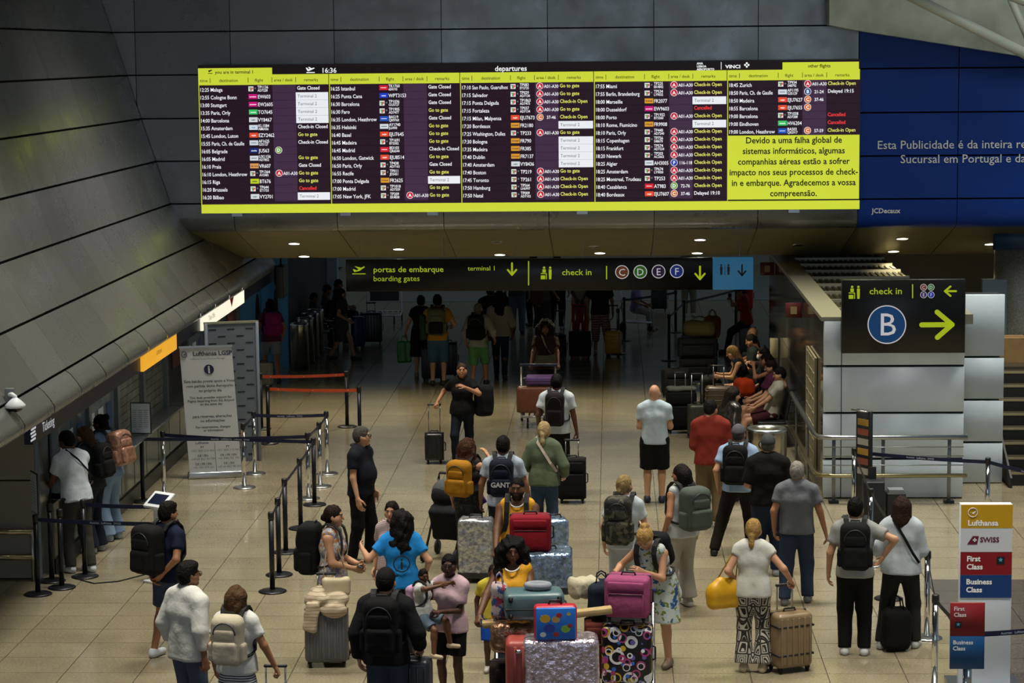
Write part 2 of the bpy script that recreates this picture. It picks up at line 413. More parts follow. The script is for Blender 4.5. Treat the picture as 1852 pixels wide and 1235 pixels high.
zs = lambda y: 3.45-(y-YS0)*SL
sof = root('ceiling_soffit', None, None, (0, 0, 0), kind='structure')
for xa, xb in zip(XN[:-1]+XA[:-1], XN[1:]+XA[1:]):
    m = SOFF if xb <= XS[-1]+.01 else SOFD
    xq = max(xa, -7.35)
    MB().prism([(xq+.007, YS0, 3.45), (xb-.007, YS0, 3.45), (xb-.007, YS1, zs(YS1)), (xq+.007, YS1, zs(YS1))], (0, 0, .04)).build('soffit_sheet', m, sof)
MB().box((2.9, YS1+.03, 3.5), (20.5, .05, 1.5)).build('soffit_back', SOFF, sof)
MB().prism([(-7.3, YS0, 3.5), (13, YS0, 3.5), (13, YS1, zs(YS1)+.06), (-7.3, YS1, zs(YS1)+.06)], (0, 0, .03)).build('soffit_core', SOFF, sof)
LIT = mat('downlight_disc', '#fff6dc', .4, emit=7)
UNLIT = mat('downlight_unlit', '#8a8a84', .2, .8)
Nrm = Vector((0, -SL, -1)).normalized()
def on_soffit(px, py):
    d = ray(px, py); # z = HC+d2 t ; y = d1 t ; z = 3.45-(y-YS0)*SL
    t = (3.45+YS0*SL-HC)/(d[2]+d[1]*SL); return Vector((d[0]*t, d[1]*t, HC+d[2]*t))
for px, py, lit in ((532, 440, 1), (550, 463, 1), (721, 450, 1), (904, 460, 1), (899, 437, 0), (1075, 446, 0), (1085, 457, 1), (1261, 457, 1), (1266, 433, 1), (1444, 443, 0), (1632, 431, 1), (1616, 454, 1), (1791, 441, 1)):
    p = on_soffit(px, py)
    dl = root('downlight', None, 'downlight', p)
    dl.rotation_euler = (math.atan(SL), 0, 0) if False else (-math.atan(SL), 0, 0)
    s = MB(); s.lathe([(.098, .012), (.098, -.014), (.116, -.014), (.118, .012)], 24, caps=False); s.build('rim', METAL, dl)
    MB().cyl((0, 0, -.004), .098, .012, 24).build('diffuser', LIT if lit else UNLIT, dl)
    tag(dl, 'round recessed downlight glowing in the sloping soffit' if lit else 'round recessed downlight with a dark lens in the sloping soffit', None, 'lit downlights in the soffit' if lit else 'unlit downlights in the soffit')
    if lit: lamp('downlight_lamp', 'SPOT', p+Vector((0, 0, -.05)), 210, (1, .9, .62), (0, 0, 0), .06, spot_size=math.radians(115), spot_blend=.7)

MB().box((2, 20, 11.65), (26, 40, .2)).build('ceiling_hall', mat('hall_ceiling', '#8a8b88', .8), kind='structure')
# ---- concrete beam and white steel tubes at upper right
CONC = mat('pale_concrete', '#b0b7aa', .7, 0, bump=.25, bscale=9, var=.2, vscale=2.5)
pts = [atY(1500, 45, 39.4), atY(1540, 53, 39.4), atY(1852, 102, 39.4), atY(2010, 127, 39.4), atY(2010, -160, 39.4), atY(1500, -160, 39.4)]
MB().prism(pts, (0, .5, 0)).build('wall_concrete_beam', CONC, kind='structure')
WST = mat('white_steel_tube', '#c8cec4', .4)
tr = root('roof_truss', 'white steel roof tubes in front of the concrete beam above the blue panels', 'truss', atY(1760, -60, 37.5))
b0 = Vector(tr.location)
for a, b, r, Y in (((1640, -10), (1870, 105), .085, 38.4), ((1820, -20), (1868, 90), .06, 38.7), ((1700, -60), (1880, 10), .1, 37.8)):
    MB().tube([atY(*a, Y)-b0, atY(*b, Y)-b0], r, 14).build('tube', WST, tr)

# ---- white clad enclosure (lift and stair core) on the right
PAN = mat('pale_blue_panel', '#d2dfea', .42, .15, var=.05, vscale=2)
GAP = mat('panel_gap', '#1d2023', .6)
YK = 34.0
xk = [atY(p, 800, YK).x for p in (1488, 1521, 1743)]
zt = 2.62
kl = [0, .58, 1.25, 1.93, zt]
wall_right = MB().box(((xk[0]+xk[2])/2+.02, YK+.16, zt/2-.01), (xk[2]-xk[0]-.05, .2, zt-.03)).build('wall_right', GAP, kind='structure')
for xa, xb in ((xk[0], xk[1]), (xk[1], xk[2])):
    for za, zb in zip(kl[:-1], kl[1:]):
        MB().rbox(((xa+xb)/2, YK+.03, (za+zb)/2), (xb-xa-.012, .06, zb-za-.035), .004, seg=1).build('wall_panel', PAN, wall_right)
# stepped-back part right of it
X2a, X2b = xk[2]+.02, atY(1815, 700, YK+1.2).x
zt2 = atY(1780, 531, YK+1.2).z
w2 = MB().box(((X2a+X2b)/2-.2, YK+1.4, zt2/2), (X2b-X2a+.3, .2, zt2-.02)).build('wall_right_stair', GAP, kind='structure')
k2 = [0, .62, 1.26, 1.90, zt2]
for za, zb in zip(k2[:-1], k2[1:]):
    MB().rbox(((X2a+X2b)/2-.1, YK+1.23, (za+zb)/2), (X2b-X2a+.2, .06, zb-za-.03), .004, seg=1).build('wall_panel', PAN, w2)
w3 = MB().box((6.6, YK+7.2, 1.24), (.42, .2, 2.48)).build('wall_right_rear', mat('grey_blue_panel', '#7f8c98', .5), kind='structure')
# side wall running back along the hall: glossy dark stone with metal cap
GLOSS = mat('glossy_dark_stone', '#69635a', .08, 0, spec=.8, var=.45, vscale=1.6)
CAP = mat('metal_cap', '#a09b88', .38, .45)
YE = 46.0
ws = MB().box((xk[0]+.12, (YK+YE)/2+.2, zt/2), (.12, YE-YK-.4, zt-.03)).build('wall_side', DARKV, kind='structure')
yj = YK+.12
while yj < YE-.1:
    for za, zb in ((0, 1.3), (1.3, zt-.03)):
        L = min(1.5, YE-yj)
        MB().box((xk[0]+.045, yj+L/2, (za+zb)/2), (.05, L-.012, zb-za-.012)).build('stone_panel', GLOSS, ws)
    yj += 1.5
MB().box((xk[0]+.15, (YK+YE)/2, zt-.01), (.36, YE-YK, .06)).build('wall_cap', CAP, ws)
# corrugated metal roof of the enclosure seen from above
ROOFM = mat('corrugated_roof_metal', '#4d4938', .38, .85, var=.2, vscale=2)
rf = root('roof_enclosure', None, None, (0, 0, 0), kind='structure')
yr = YK+.4
while yr < YE:
    s = MB(); xa, xb = xk[0]+.35, xk[2]+.02; k = 34; w = (xb-xa)/k
    for i in range(k):
        s.box((xa+(i+.5)*w, yr+.6, zt-.10+(.025 if i % 2 else 0)), (w, 1.16, .03))
    s.build('corrugated_sheet', ROOFM, rf)
    MB().box(((xa+xb)/2, yr+1.2, zt-.06), (xb-xa, .07, .08)).build('roof_batten', CAP, rf)
    yr += 1.25
MB().box(((xk[0]+xk[2])/2+.15, 40.2, zt-.22), (xk[2]-xk[0]-.3, 11.4, .1)).build('roof_core', ROOFM, rf)
MB().box((xk[2]+.03, 36.5, zt-.02), (.16, 5, .14)).build('roof_edge', CAP, rf)
MB().box((8.2, YE+.4, 2.15), (9.8, .2, 4.3)).build('wall_enclosure_rear', mat('brown_rear_wall', '#655c4a', .6), kind='structure')
# stairs
STEP = mat('dark_step_tread', '#4d4738', .45, .5, bump=.4, bscale=80)
RISER = mat('dark_riser', '#1c1b19', .5)
NOSE = mat('step_nosing', '#b3a67c', .4, .6)
st = root('staircase', 'dark metal stairs with pale nosings climbing beside the white enclosure', 'stairs', (6.62, 35.0, 0))
for i in range(8):
    MB().box((0, .15+i*.30, .09+i*.175), (1.5, .30, .175)).build('riser', RISER, st)
    MB().box((0, .16+i*.30, .178+i*.175), (1.5, .30, .02)).build('tread', STEP, st)
    MB().box((0, .012+i*.30, .182+i*.175), (1.5, .03, .028)).build('nosing', NOSE, st)
MB().box((0, 4.0, 1.40), (1.9, 3.2, .12)).build('landing', STEP, st)
for s_ in (-1, ):
    MB().prism([(-.76, -.2, 0), (-.76, 2.4, 0), (-.76, 2.4, 1.5), (-.76, -.2, .15)], (.03, 0, 0)).build('stringer', RISER, st)
sp = root('stair_balustrade', 'grey steel stair balustrade post with glass at the foot of the stairs', 'balustrade', (6.35, 34.2, 0))
MB().rbox((.32, -.05, .6), (.36, .4, 1.2), .03).build('newel', STEELF, sp)
MB().box((.1, 1.0, 1.45), (.02, 2.2, .9)).build('pane', GLASSF, sp)
MB().tube([(.1, -.1, 1.5), (.1, .0, 2.0), (.1, 2.1, 2.9)], .035).build('handrail', BLACKM, sp)
MB().box((.2, -.26, 1.0), (.2, .02, .2)).build('notice', NAVY, sp)
MOS = mat('mosaic_tile', '#8e8c80', .3, 0, bump=.4, bscale=60, var=.4, vscale=45)
pc = atY(1820, 560, 41.5)
MB().lathe([(.42, 0), (.42, 3.1)], 32).build('mosaic_column', MOS, None, label='round pillar with pale mosaic tiles behind the stairs', cat='column', loc=(pc.x+.2, 41.5, 0))
cbx = atY(1815, 640, 38.2)
bxm = mat('cardboard', '#8a6d45', .8, var=.15)
cb2 = root('cardboard_box', 'brown cardboard box standing on the stair landing', 'box', (cbx.x, 38.1, 1.46))
MB().box((0, 0, .19), (.62, .4, .38)).build('carton', bxm, cb2)
MB().box((0, -.1, .385), (.62, .2, .012)).build('flap', bxm, cb2); MB().box((0, .1, .392), (.62, .2, .012)).build('flap', bxm, cb2)
# blue sign under the blue panels
pb = atY(1797, 418, 41)
MB().rbox((pb.x+.6, 41, (pb.z+atY(1797, 452, 41).z)/2), (1.2, .12, pb.z-atY(1797, 452, 41).z), .01, seg=1).build('hanging_sign', mat('petrol_blue_sign', '#0d3a5c', .4), None, label='blank petrol blue sign hanging below the blue advert panels', cat='sign')
# ---- far left background: blue wall pieces, dark panel wall, bright opening
FARW = mat('far_dark_panel', '#43454a', .5, .4, var=.3, vscale=1.5)
LBLUE = mat('sky_blue_panel', '#62a8cc', .5)
MB().box((-6.95, 54.0, 1.7), (.2, 9.6, 3.4)).build('wall_far_left', FARW, kind='structure')
bw = root('portal', 'sky blue portal with oval cut-outs past the ticket counters', 'portal', (0, 0, 0))
for px0, px1, Yp in ((432, 472, 48.4), (472, 497, 49.6), (497, 521, 48.8)):
    a, b = atY(px0, 560, Yp), atY(px1, 560, Yp)
    MB().box(((a.x+b.x)/2, Yp, 1.4), (b.x-a.x, .15, 2.8)).build('blue_panel', LBLUE, bw)
for px, py, h in ((466, 510, .42), (466, 572, .95), (499, 500, .5), (499, 562, .95)):
    Yp = 48.31 if px < 480 else 48.71
    p = atY(px, py, Yp); s = MB(); s.prism([(p.x+.045*math.cos(t), Yp, p.z+h/2*math.sin(t)) for t in np.linspace(0, 6.283, 17)[:-1]], (0, .02, 0)); s.build('oval', DFRAME, bw)  # solid dark ovals on the panels, painting the shade of cut-outs
a = atY(598, 500, 57)
MB().box((a.x, 57, 1.6), (.35, .3, 3.2)).build('pillar', mat('bright_blue_grey_panel', '#a9bccb', .5), None, label='pale blue grey pillar beside the far seating', cat='column')
tv = root('hanging_screen', 'black hanging monitor seen from its edge past the blue portal', 'screen', atY(508, 520, 45.5))
MB().rbox((0, .05, .12), (.16, .5, .62), .02).build('case', BLACKP, tv); MB().box((.07, .05, .12), (.03, .44, .54)).build('panel', mat('screen_grey', '#55585c', .3), tv)
MB().tube([(0, .05, .4), (0, .05, 1.6)], .02).build('stem', BLACKP, tv)
# far end of the hall and right hall limits
MB().box((1, 72, 2.2), (26, .2, 4.4)).build('wall_far', mat('far_wall', '#9a9c92', .7), kind='structure')
MB().box((1.2, 65.0, .004), (15, 6.8, .008)).build('trim_3', mat('far_mat', '#6f716a', .6), kind='structure')
# ================================================================== flight board
E = 1.0
def em(name, col, s): return mat(name, col, .5, emit=s*1.26)
LY = em('led_yellow', '#d6e23c', .82); LP = em('led_plum', '#2a1426', .62); LP2 = em('led_plum_light', '#4c3350', .62)
LW = em('led_white', '#e8ecf2', .95); LTX = em('led_text_white', '#eef0f4', 1.0); LTY = em('led_text_yellow', '#e6e66a', .95)
LTR = em('led_text_red', '#ff3b3b', .95); LTK = em('led_text_dark', '#1c1d10', .25); LTG = em('led_text_grey', '#6a7078', .6)
LTB = em('led_title', '#1b1014', .5)
YF = 39.72
bo = atY(358, 118, YF); SCL = YF/F*1.004
board = root('flight_board', 'wide departures LED board listing flights in five columns under the bulkhead', 'flight board', bo)
BW, BH = 1187, 267
def bp(u, v, d=0): return Vector((u*SCL, -d, -v*SCL))
def brect(u0, v0, u1, v1, m, name, d=.0, par=None, t=.004):
    c = bp((u0+u1)/2, (v0+v1)/2, d); return MB().box(c, ((u1-u0)*SCL, t, (v1-v0)*SCL)).build(name, m, par or board)
def btext(s, u, v, h, m, name, par, align='LEFT', d=.012, bold=.012, sx=1.0):
    text(s, h*SCL*1.38, face_frame(bp(u, v+h/2, d)), name, m, par, align, bold, sx)
MB().box(bp(BW/2, BH/2, -.09), (BW*SCL, .16, BH*SCL)).build('casing', BLACKM, board)
brect(0, 0, BW, 19, LTB, 'title_band')
btext('departures', 535, 10.5, 9.5, LTX, 'title', board)
btext('16:36', 223, 11, 9, LTX, 'clock', board)
s = MB()
for P_ in ([(196, 14), (211, 14), (211, 15.6), (196, 15.6)], [(195, 6.5), (197, 6), (200, 9), (210, 6), (211, 7.5), (200, 12.5), (198, 12)], [(199, 5), (202, 5), (206, 8), (203, 9)]):
    s.prism([bp(u, v, .012) for u, v in P_], (0, .002, 0))
s.build('plane_symbol', LTX, board)
for i, w_ in enumerate(('ANA', 'LISBOA', 'AEROPORTO')): btext(w_, 896, 5+i*5.2, 3.8, LTX, 'operator_logo', board, bold=.03)
brect(939, 3, 940, 16, LTX, 'logo_rule', .008)
btext('VINCI', 947, 11, 6, LTX, 'group_logo', board, bold=.03, sx=1.25)
for du, dv in ((982, 8.5), (985, 5.5), (985, 11.5), (988, 8.5)): brect(du-1.6, dv-1.6, du+1.6, dv+1.6, LTX, 'logo_square', .008)
PL = [0, 236.5, 472.5, 712.5, 950.5, 1187]
HDR = 17.5; R0 = 36; PITCH = 13.85
rows = [
 ["12:25|Malaga|tp|TP1136/AD7228||Gate Closed", "12:55|Cologne Bonn|ew|EW603||T2", "13:00|Stuttgart|ew|EW2605||T2", "13:35|Paris, Orly|to|TO7645||T2", "14:00|Barcelona|vy|VY8467||T2", "15:35|Amsterdam|kl|KL1584/AM6436||Check-in Closed", "15:45|London, Luton|ez|EZY2462||Go to gate", "15:55|Paris, Ch. de Gaulle|wh|AF1625/G35127||Check-in Closed", "16:05|Belgrade|ju|JU563|D|", "16:05|Madrid|wh|UX1156/AD7852||Go to gate", "16:10|Praia|vr|VR607||Gate Closed", "16:10|London, Heathrow|tp|TP1364/AV2481|A A01-A30|Go to gate", "16:15|Riga|bt|BT676||Go to gate", "16:20|Brussels|tp|TP644/ET1733||Cancelled", "16:20|Bilbao|vy|VY2701||T2"],
 ["16:25|Istanbul|tk|TK1760/6E4193||Gate Closed", "16:25|Punta Cana|wp|WPT3153||Gate Closed", "16:30|Barcelona|tp|TP1036/OU5727||Gate Closed", "16:30|Faro|tp|TP1905/AD7477||Go to gate", "16:35|London, Heathrow|ba|BA519/QR9760||Gate Closed", "16:35|Helsinki|wh|AY1740/JL6900||Go to gate", "16:40|Basel|ez|EJU7645||Go to gate", "16:45|Madeira|tp|TP1691/BT5302||Go to gate", "16:45|Madrid|tk|IB3103/QR6544||Check-in Closed", "16:50|London, Gatwick|ez|EJU8514||Go to gate", "16:50|Paris, Orly|tp|TP438/AD7163||Gate Closed", "16:55|Recife|tp|TP011/JD5451||Go to gate", "17:00|Ponta Delgada|fr|FR2625||T2", "17:00|Madrid|tp|TP1018/AD7359||Go to gate", "17:05|New York, JFK|tp|TP209/EK4838|A A01-A30|Go to gate"],
 ["17:10|Sao Paulo, Guarulhos|tp|TP083/EY2725|A A01-A30|Go to gate", "17:15|Salvador|tp|TP029/AD7130|A A01-A30|Go to gate", "17:15|Ponta Delgada|tp|TP1863/AD7473|A A01-A30|Check-in Open", "17:15|Fortaleza|tp|TP037/AD7134|A A01-A30|Go to gate", "17:15|Milan, Malpensa|ez|EJU7673|C 37-46|Check-in Open", "17:20|Bordeaux|fr|FR2180||T2", "17:25|Washington, Dulles|tp|TP233|A A01-A30|Go to gate", "17:30|Bologna|fr|FR790||T2", "17:35|Madeira|fr|FR385||T2", "17:40|Dublin|fr|FR7137||T2", "17:40|Amsterdam|vy|VY8436||T2", "17:40|Boston|tp|TP219|A A01-A30|Go to gate", "17:45|Toronto|tp|TP261|A A01-A30|Check-in Open", "17:50|Hamburg|tp|TP564/LH6997|A A01-A30|Check-in Open", "17:50|Natal|tp|TP009/AD7102|A A01-A30|Check-in Open"],
 ["17:55|Miami|tp|TP225/EK4842|A A01-A30|Check-in Open", "17:55|Berlin, Brandenburg|tp|TP534/LY9032|A A01-A30|Check-in Open", "18:00|Marseille|fr|FR2077||T2", "18:00|Dusseldorf|ew|EW9603||Cancelled", "18:00|Porto|tp|TP1932/BT5360|A A01-A30|Check-in Open", "18:10|Rome, Fiumicino|fr|FR9908||T2", "18:10|Paris, Orly|tp|TP440/AD7240|A A01-A30|Check-in Open", "18:15|Copenhagen|tp|TP756/S48670|A A01-A30|Check-in Open", "18:15|Frankfurt|tp|TP574/AD7224|A A01-A30|Check-in Open", "18:20|Newark|tp|TP203/AC2662|A A01-A30|Check-in Open", "18:25|Algier|wh|AH3005|F 116-118|Check-in Open", "18:25|Amsterdam|tp|TP674/LY9050|A A01-A30|Check-in Open", "18:25|Montreal, Trudeau|tp|TP253|A A01-A30|Check-in Open", "18:40|Casablanca|tk|AT983|D 72-76|Check-in Open", "18:40|Bordeaux|ez|EJU7607|C 37-46|Delayed 19:10"],
 ["18:45|Zurich|tp|TP934/S48792|A A01-A30|Check-in Open", "18:50|Paris, Ch. de Gaulle|wh|AF1195/G35129|B 21-24|Delayed 19:15", "18:50|Madeira|ez|EJU7627|C 37-46|", "18:55|Barcelona|ez|EJU7655|C|", "19:00|Barcelona|tp|TP1038/AD7288||Cancelled", "19:00|Eindhoven|to|HV6204||Cancelled", "19:00|London, Heathrow|ba|BA503/QR5917|C 57-59|Check-in Open"]]
LOGO = {'tp': '#f0f2f4', 'ew': '#d4107e', 'to': '#3ecf6a', 'vy': '#dfe6ea', 'kl': '#dce8f2', 'ez': '#f0502d', 'wh': '#dde6ee', 'ju': '#122a78', 'vr': '#e8a25c', 'bt': '#c8dc28', 'tk': '#e01f35', 'wp': '#1b3fd0', 'ba': '#2458c8', 'fr': '#e8a12c'}
LTX2 = {'tp': None, 'ew': ('eurowings', 1), 'to': ('transavia', 1), 'vy': ('vueling', 0), 'kl': ('KLM', 2), 'ez': ('easyJet', 1), 'wh': ('', 0), 'ju': ('airserbia', 1), 'vr': ('cabo verde', 0), 'bt': ('airBaltic', 0), 'tk': ('', 1), 'wp': ('wamos', 1), 'ba': ('', 1), 'fr': ('RYANAIR', 0)}
LOGT = {0: em('led_logo_dark', '#3b4048', .5), 1: LTX, 2: em('led_logo_blue', '#1a8ad0', .7)}
ARC = {'A': '#d41c30', 'B': '#1c4f8a', 'C': '#e0712a', 'D': '#6cab34', 'F': '#1f3fc0', 'E': '#3a2450'}
TPG = em('led_tp_green', '#3fae3a', .8); TPR = em('led_tp_red', '#d22630', .8); STARG = em('led_star', '#9aa0a8', .5)
RIM = em('led_badge_rim', '#f2e4e4', .9)
for p in range(5):
    a, b = PL[p], PL[p+1]; last = p == 4
    scr = brect(a+.6, HDR, b, BH-.5, LP, 'screen', .0)
    def srect(u0, v0, u1, v1, m, name, d): return brect(u0, v0, u1, v1, m, name, d, par=scr, t=.003)
    srect(a, HDR, b-1.2, R0, LY, 'column_header', .005)
    for off, t_ in ((10, 'time'), (55, 'destination'), (110, 'flight'), (154, 'area / desk'), (204, 'remarks')): btext(t_, a+off, 27.5, 5.6, LTK, 'header_lettering', scr, 'CENTER', bold=.006)
    for off in (21, 90, 133, 176): srect(a+off, 23, a+off+.9, 32, LTK, 'header_rule', .009)
    srect(a, R0, a+1.4, 251, LY, 'divider', .006)
    srect(a, 251, b, BH, LY, 'footer', .005)
    nrow = len(rows[p])
    srect(a+134, R0+.5, a+176, R0+2+PITCH*nrow, LP2, 'area_column', .005)
    for k, r_ in enumerate(rows[p]):
        tm, de, lg, fl, ar, rk = r_.split('|'); v = 43.2+PITCH*k
        srect(a+2, v+PITCH/2-.2, b-1, v+PITCH/2+.2, LTB, 'row_rule', .0075)
        btext(tm, a+2, v+.8, 6.9, LTX, 'time_lettering', scr, sx=.82, bold=.008); btext(de, a+21.5, v+.8, 6.9, LTX, 'destination_lettering', scr, sx=.86 if len(de) < 18 else .78, bold=.008)
        w_ = 9 if lg == 'tp' else 15.5
        srect(a+90.5, v-4.5, a+90.5+w_, v+4.2, em('led_logo_'+lg, LOGO[lg], .8), 'airline_logo', .009)
        if lg == 'tp':
            btext('T', a+91.6, v+.2, 5.6, TPG, 'airline_lettering_green', scr, bold=.05); btext('P', a+94.8, v+.2, 5.6, TPR, 'airline_lettering_red', scr, bold=.05)
            s = MB(); s.prism([bp(a+103+(2.0 if q % 2 else .9)*math.sin(q*.6283), v-1-(2.0 if q % 2 else .9)*math.cos(q*.6283), .010) for q in range(10)], (0, .002, 0)); s.build('alliance_star', STARG, scr)
        elif LTX2[lg][0]: btext(LTX2[lg][0], a+98.2, v, 2.6, LOGT[LTX2[lg][1]], 'airline_lettering_%s' % ('dark', 'white', 'blue')[LTX2[lg][1]], scr, 'CENTER', bold=.03, sx=.8)
        else: srect(a+93, v-.6, a+103, v+.4, LOGT[LTX2[lg][1]], 'logo_stroke', .011)
        f2 = fl.split('/')
        if len(f2) == 1: btext(f2[0], a+107, v, 6.8, LTX, 'flight_lettering', scr, sx=.82, bold=.008)
        else:
            btext(f2[0], a+107, v-3.2, 5.4, LTX, 'flight_lettering', scr, sx=.84); btext(f2[1], a+107, v+2.6, 4.6, LTX, 'flight_lettering', scr, sx=.84)
        if ar:
            q = ar.split(' ')
            for rr, m, d in ((6.4, RIM, .009), (5.5, em('led_badge_'+q[0], ARC[q[0]], .8), .0115)):
                s = MB(); s.prism([bp(a+143+rr*math.cos(t), v-.5+rr*math.sin(t), d) for t in np.linspace(0, 6.2832, 21)[:-1]], (0, .002, 0)); s.build('area_badge', m, scr)
            btext(q[0], a+143, v-.6, 6, LTX, 'badge_lettering', scr, 'CENTER', d=.016, bold=.03)
            if len(q) > 1: btext(q[1], a+163 if len(q[1]) < 7 else a+163.5, v-.2, 6, LTX, 'desk_lettering', scr, 'CENTER', sx=.86)
        if rk == 'T2':
            srect(a+176, v-7, b-2, v+6.6, LW, 'remark_cell', .009); btext('Terminal 2', a+179, v-.6, 5.8, LTG, 'terminal_lettering', scr, bold=0)
        elif rk:
            m = LTR if rk == 'Cancelled' else (LTY if rk in ('Go to gate', 'Check-in Open') else LTX)
            btext(rk, a+178.5, v-1.2, 6.6, m, 'remark_lettering_%s' % {LTR: 'red', LTY: 'yellow', LTX: 'white'}[m], scr, sx=.88)
    if p == 0:
        srect(a, 5.5, a+134, HDR+1, LY, 'yellow_tab', .006); btext('you are in terminal 1', a+66, 12.5, 6, LTK, 'tab_lettering', scr, 'CENTER', bold=.015, d=.016)
        s = MB()
        for P_ in ([(18, 14.2), (26, 14.2), (26, 15.4), (18, 15.4)], [(18, 9.5), (20, 9.5), (25, 8), (26, 9), (20, 12.8)]): s.prism([bp(u, v, .012) for u, v in P_], (0, .002, 0))
        s.build('tab_plane_symbol', LTK, scr)
    if last:
        srect(a+98, 4.5, b-3, HDR+1, LY, 'yellow_tab', .006); btext('other flights', a+163, 11, 6, LTK, 'tab_lettering', scr, 'CENTER', bold=.015, d=.016)
        srect(a+1, 134, b-1, 248.5, LY, 'notice_panel', .009); srect(a+1, 248.5, b, 251, LTB, 'notice_rule', .010)
        for k, t_ in enumerate(('Devido a uma falha global de', 'sistemas informáticos, algumas', 'companhias aéreas estão a sofrer', 'impacto nos seus processos de check-', 'in e embarque. Agradecemos a vossa', 'compreensão.')):
            btext(t_, a+118.5, 142.2+k*19, 11.4, LTK, 'notice_lettering', scr, 'CENTER', bold=.018, d=.016, sx=.94)
for u in (65, 262, 420, 690, 1070):
    MB().box(bp(u, BH+3, -.02), (.18, .08, .05)).build('mounting_clip', METAL, board)

# ================================================================== hanging wayfinding sign
GRN = em('sign_green_lit', '#b5c81c', .62); GRNB = mat('sign_green_print', '#b4c81e', .5)
SBLK = mat('sign_black', '#0b0b0b', .35)
YG = 40.95
so = atY(625, 470, YG); SS = YG/F*1.003
def spt(px, py, d=0):   # photo pixel on the sign plane, relative to the root
    v = atY(px, py, YG-d); return v-so
sign = root('hanging_direction_sign', 'long black and blue wayfinding sign to boarding gates and check in hanging on chains', 'sign', so)
a, b, c_ = spt(625, 468), spt(1289, 462), spt(1363, 461.5)
h0, h1 = spt(625, 470).z, spt(625, 527.5).z
MB().rbox(((a.x+b.x)/2, .06, (h0+h1)/2), (b.x-a.x, .12, h0-h1), .006, seg=1).build('black_panel', SBLK, sign)
MB().rbox(((b.x+c_.x)/2, .06, (h0+h1)/2), (c_.x-b.x-.01, .122, h0-h1), .006, seg=1).build('blue_panel', em('sign_blue', '#3d82ad', .32), sign)
def stext(t_, px, py, h, m, name, par, align='LEFT', bold=0.0, f=spt, sc=None, sx=1.0):
    text(t_, h*(sc or SS)*1.38, face_frame(f(px, py+h/2, .004)), name, m, par, align, bold, sx)
stext('portas de embarque', 675, 487, 10.5, GRN, 'lettering', sign, bold=.008, sx=1.08); stext('boarding gates', 675, 503.5, 10, GRN, 'lettering', sign, sx=1.05)
stext('terminal 1', 846, 485, 8.5, GRN, 'lettering', sign, sx=1.06); stext('check in', 1016, 492, 11, GRN, 'lettering', sign, bold=.008, sx=1.08)
def poly(pts, m, name, par, f=spt, d=.004):
    s = MB()
    for P_ in pts: s.prism([f(u, v, d) for u, v in P_], (0, .003, 0))
    return s.build(name, m, par)
def stroke(p, q, w):
    p, q = Vector((*p, 0)), Vector((*q, 0)); t = (q-p).normalized(); n = Vector((-t.y, t.x, 0))*w/2; out = []
    a0 = math.atan2(n.y, n.x)
    for k in range(7): an = a0+math.pi*k/6; out.append((p.x+math.cos(an)*w/2, p.y+math.sin(an)*w/2))
    for k in range(7): an = a0+math.pi+math.pi*k/6; out.append((q.x+math.cos(an)*w/2, q.y+math.sin(an)*w/2))
    return out
def circ(x, y, r, n=24): return [(x+r*math.cos(2*math.pi*k/n), y+r*math.sin(2*math.pi*k/n)) for k in range(n)]
def arrow(tip, tail, w, head, m, name, par, f=spt):
    t = Vector((tip[0]-tail[0], tip[1]-tail[1])).normalized(); n = Vector((-t.y, t.x)); out = [stroke(tail, tip, w)]
    for s_ in (1, -1):
        e = Vector(tip)-t*head+n*head*s_*.85; out.append(stroke(tip, tuple(e), w))
    return poly(out, m, name, par, f)
arrow((926, 497), (926, 476), 3.4, 9, GRN, 'arrow', sign); arrow((1266, 505), (1266, 482), 3.4, 10, GRN, 'arrow', sign)
poly([[(955, 472), (957, 472), (957, 516), (955, 516)]], GRN, 'rule', sign); poly([[(1096, 481), (1098, 481), (1098, 505), (1096, 505)]], GRN, 'rule', sign)
poly([[(637, 494.5), (661, 494.5), (661, 496), (637, 496)], [(638, 487), (641, 487), (645, 489), (658, 481.5), (660, 483), (650, 490), (641, 492)], [(641, 481.5), (644, 482), (653, 484), (649, 487)]], GRN, 'plane_symbol', sign)
def family(x, y, s, m, par, f, name='check_in_symbol'):
    P = [circ(x+6*s, y-9*s, 2.2*s, 12), [(x+3*s, y-6*s), (x+9*s, y-6*s), (x+9*s, y), (x+3*s, y)], [(x, y+1*s), (x+11*s, y+1*s), (x+11*s, y+12*s), (x+9.5*s, y+12*s), (x+9.5*s, y+2.5*s), (x, y+2.5*s)],
         [(x, y+5*s), (x+8*s, y+5*s), (x+8*s, y+12*s), (x, y+12*s)], circ(x+17*s, y-9*s, 2.2*s, 12), [(x+14.5*s, y-6*s), (x+19.5*s, y-6*s), (x+19.5*s, y+3*s), (x+19*s, y+12*s), (x+15*s, y+12*s), (x+14.5*s, y+3*s)]]
    return poly(P, m, name, par, f)
family(978, 493, 1.0, GRN, sign, spt)
SWH = em('sign_white_lit', '#d8d4d8', .6)
for x, y, l, col in ((1125, 492, 'C', '#6b3a1c'), (1158, 491.5, 'D', '#2f6b1e'), (1191, 491, 'E', '#2b1c3a'), (1224, 490.5, 'F', '#16307e')):
    poly([circ(x, y, 12.4)], SWH, 'badge_rim', sign, d=.004); poly([circ(x, y, 11)], em('sign_badge_'+l, col, .5), 'badge', sign, d=.008)
    text(l, 13*SS*1.38, face_frame(spt(x, y+6.5, .014)), 'badge_lettering', SWH, sign, 'CENTER')
for x in (1304.5, 1317.5): poly([circ(x, 479.5, 1.9, 10), [(x-2.3, 482), (x+2.3, 482), (x+2.2, 490), (x+1.6, 497), (x-1.6, 497), (x-2.2, 490)]], SBLK, 'toilet_symbol', sign)
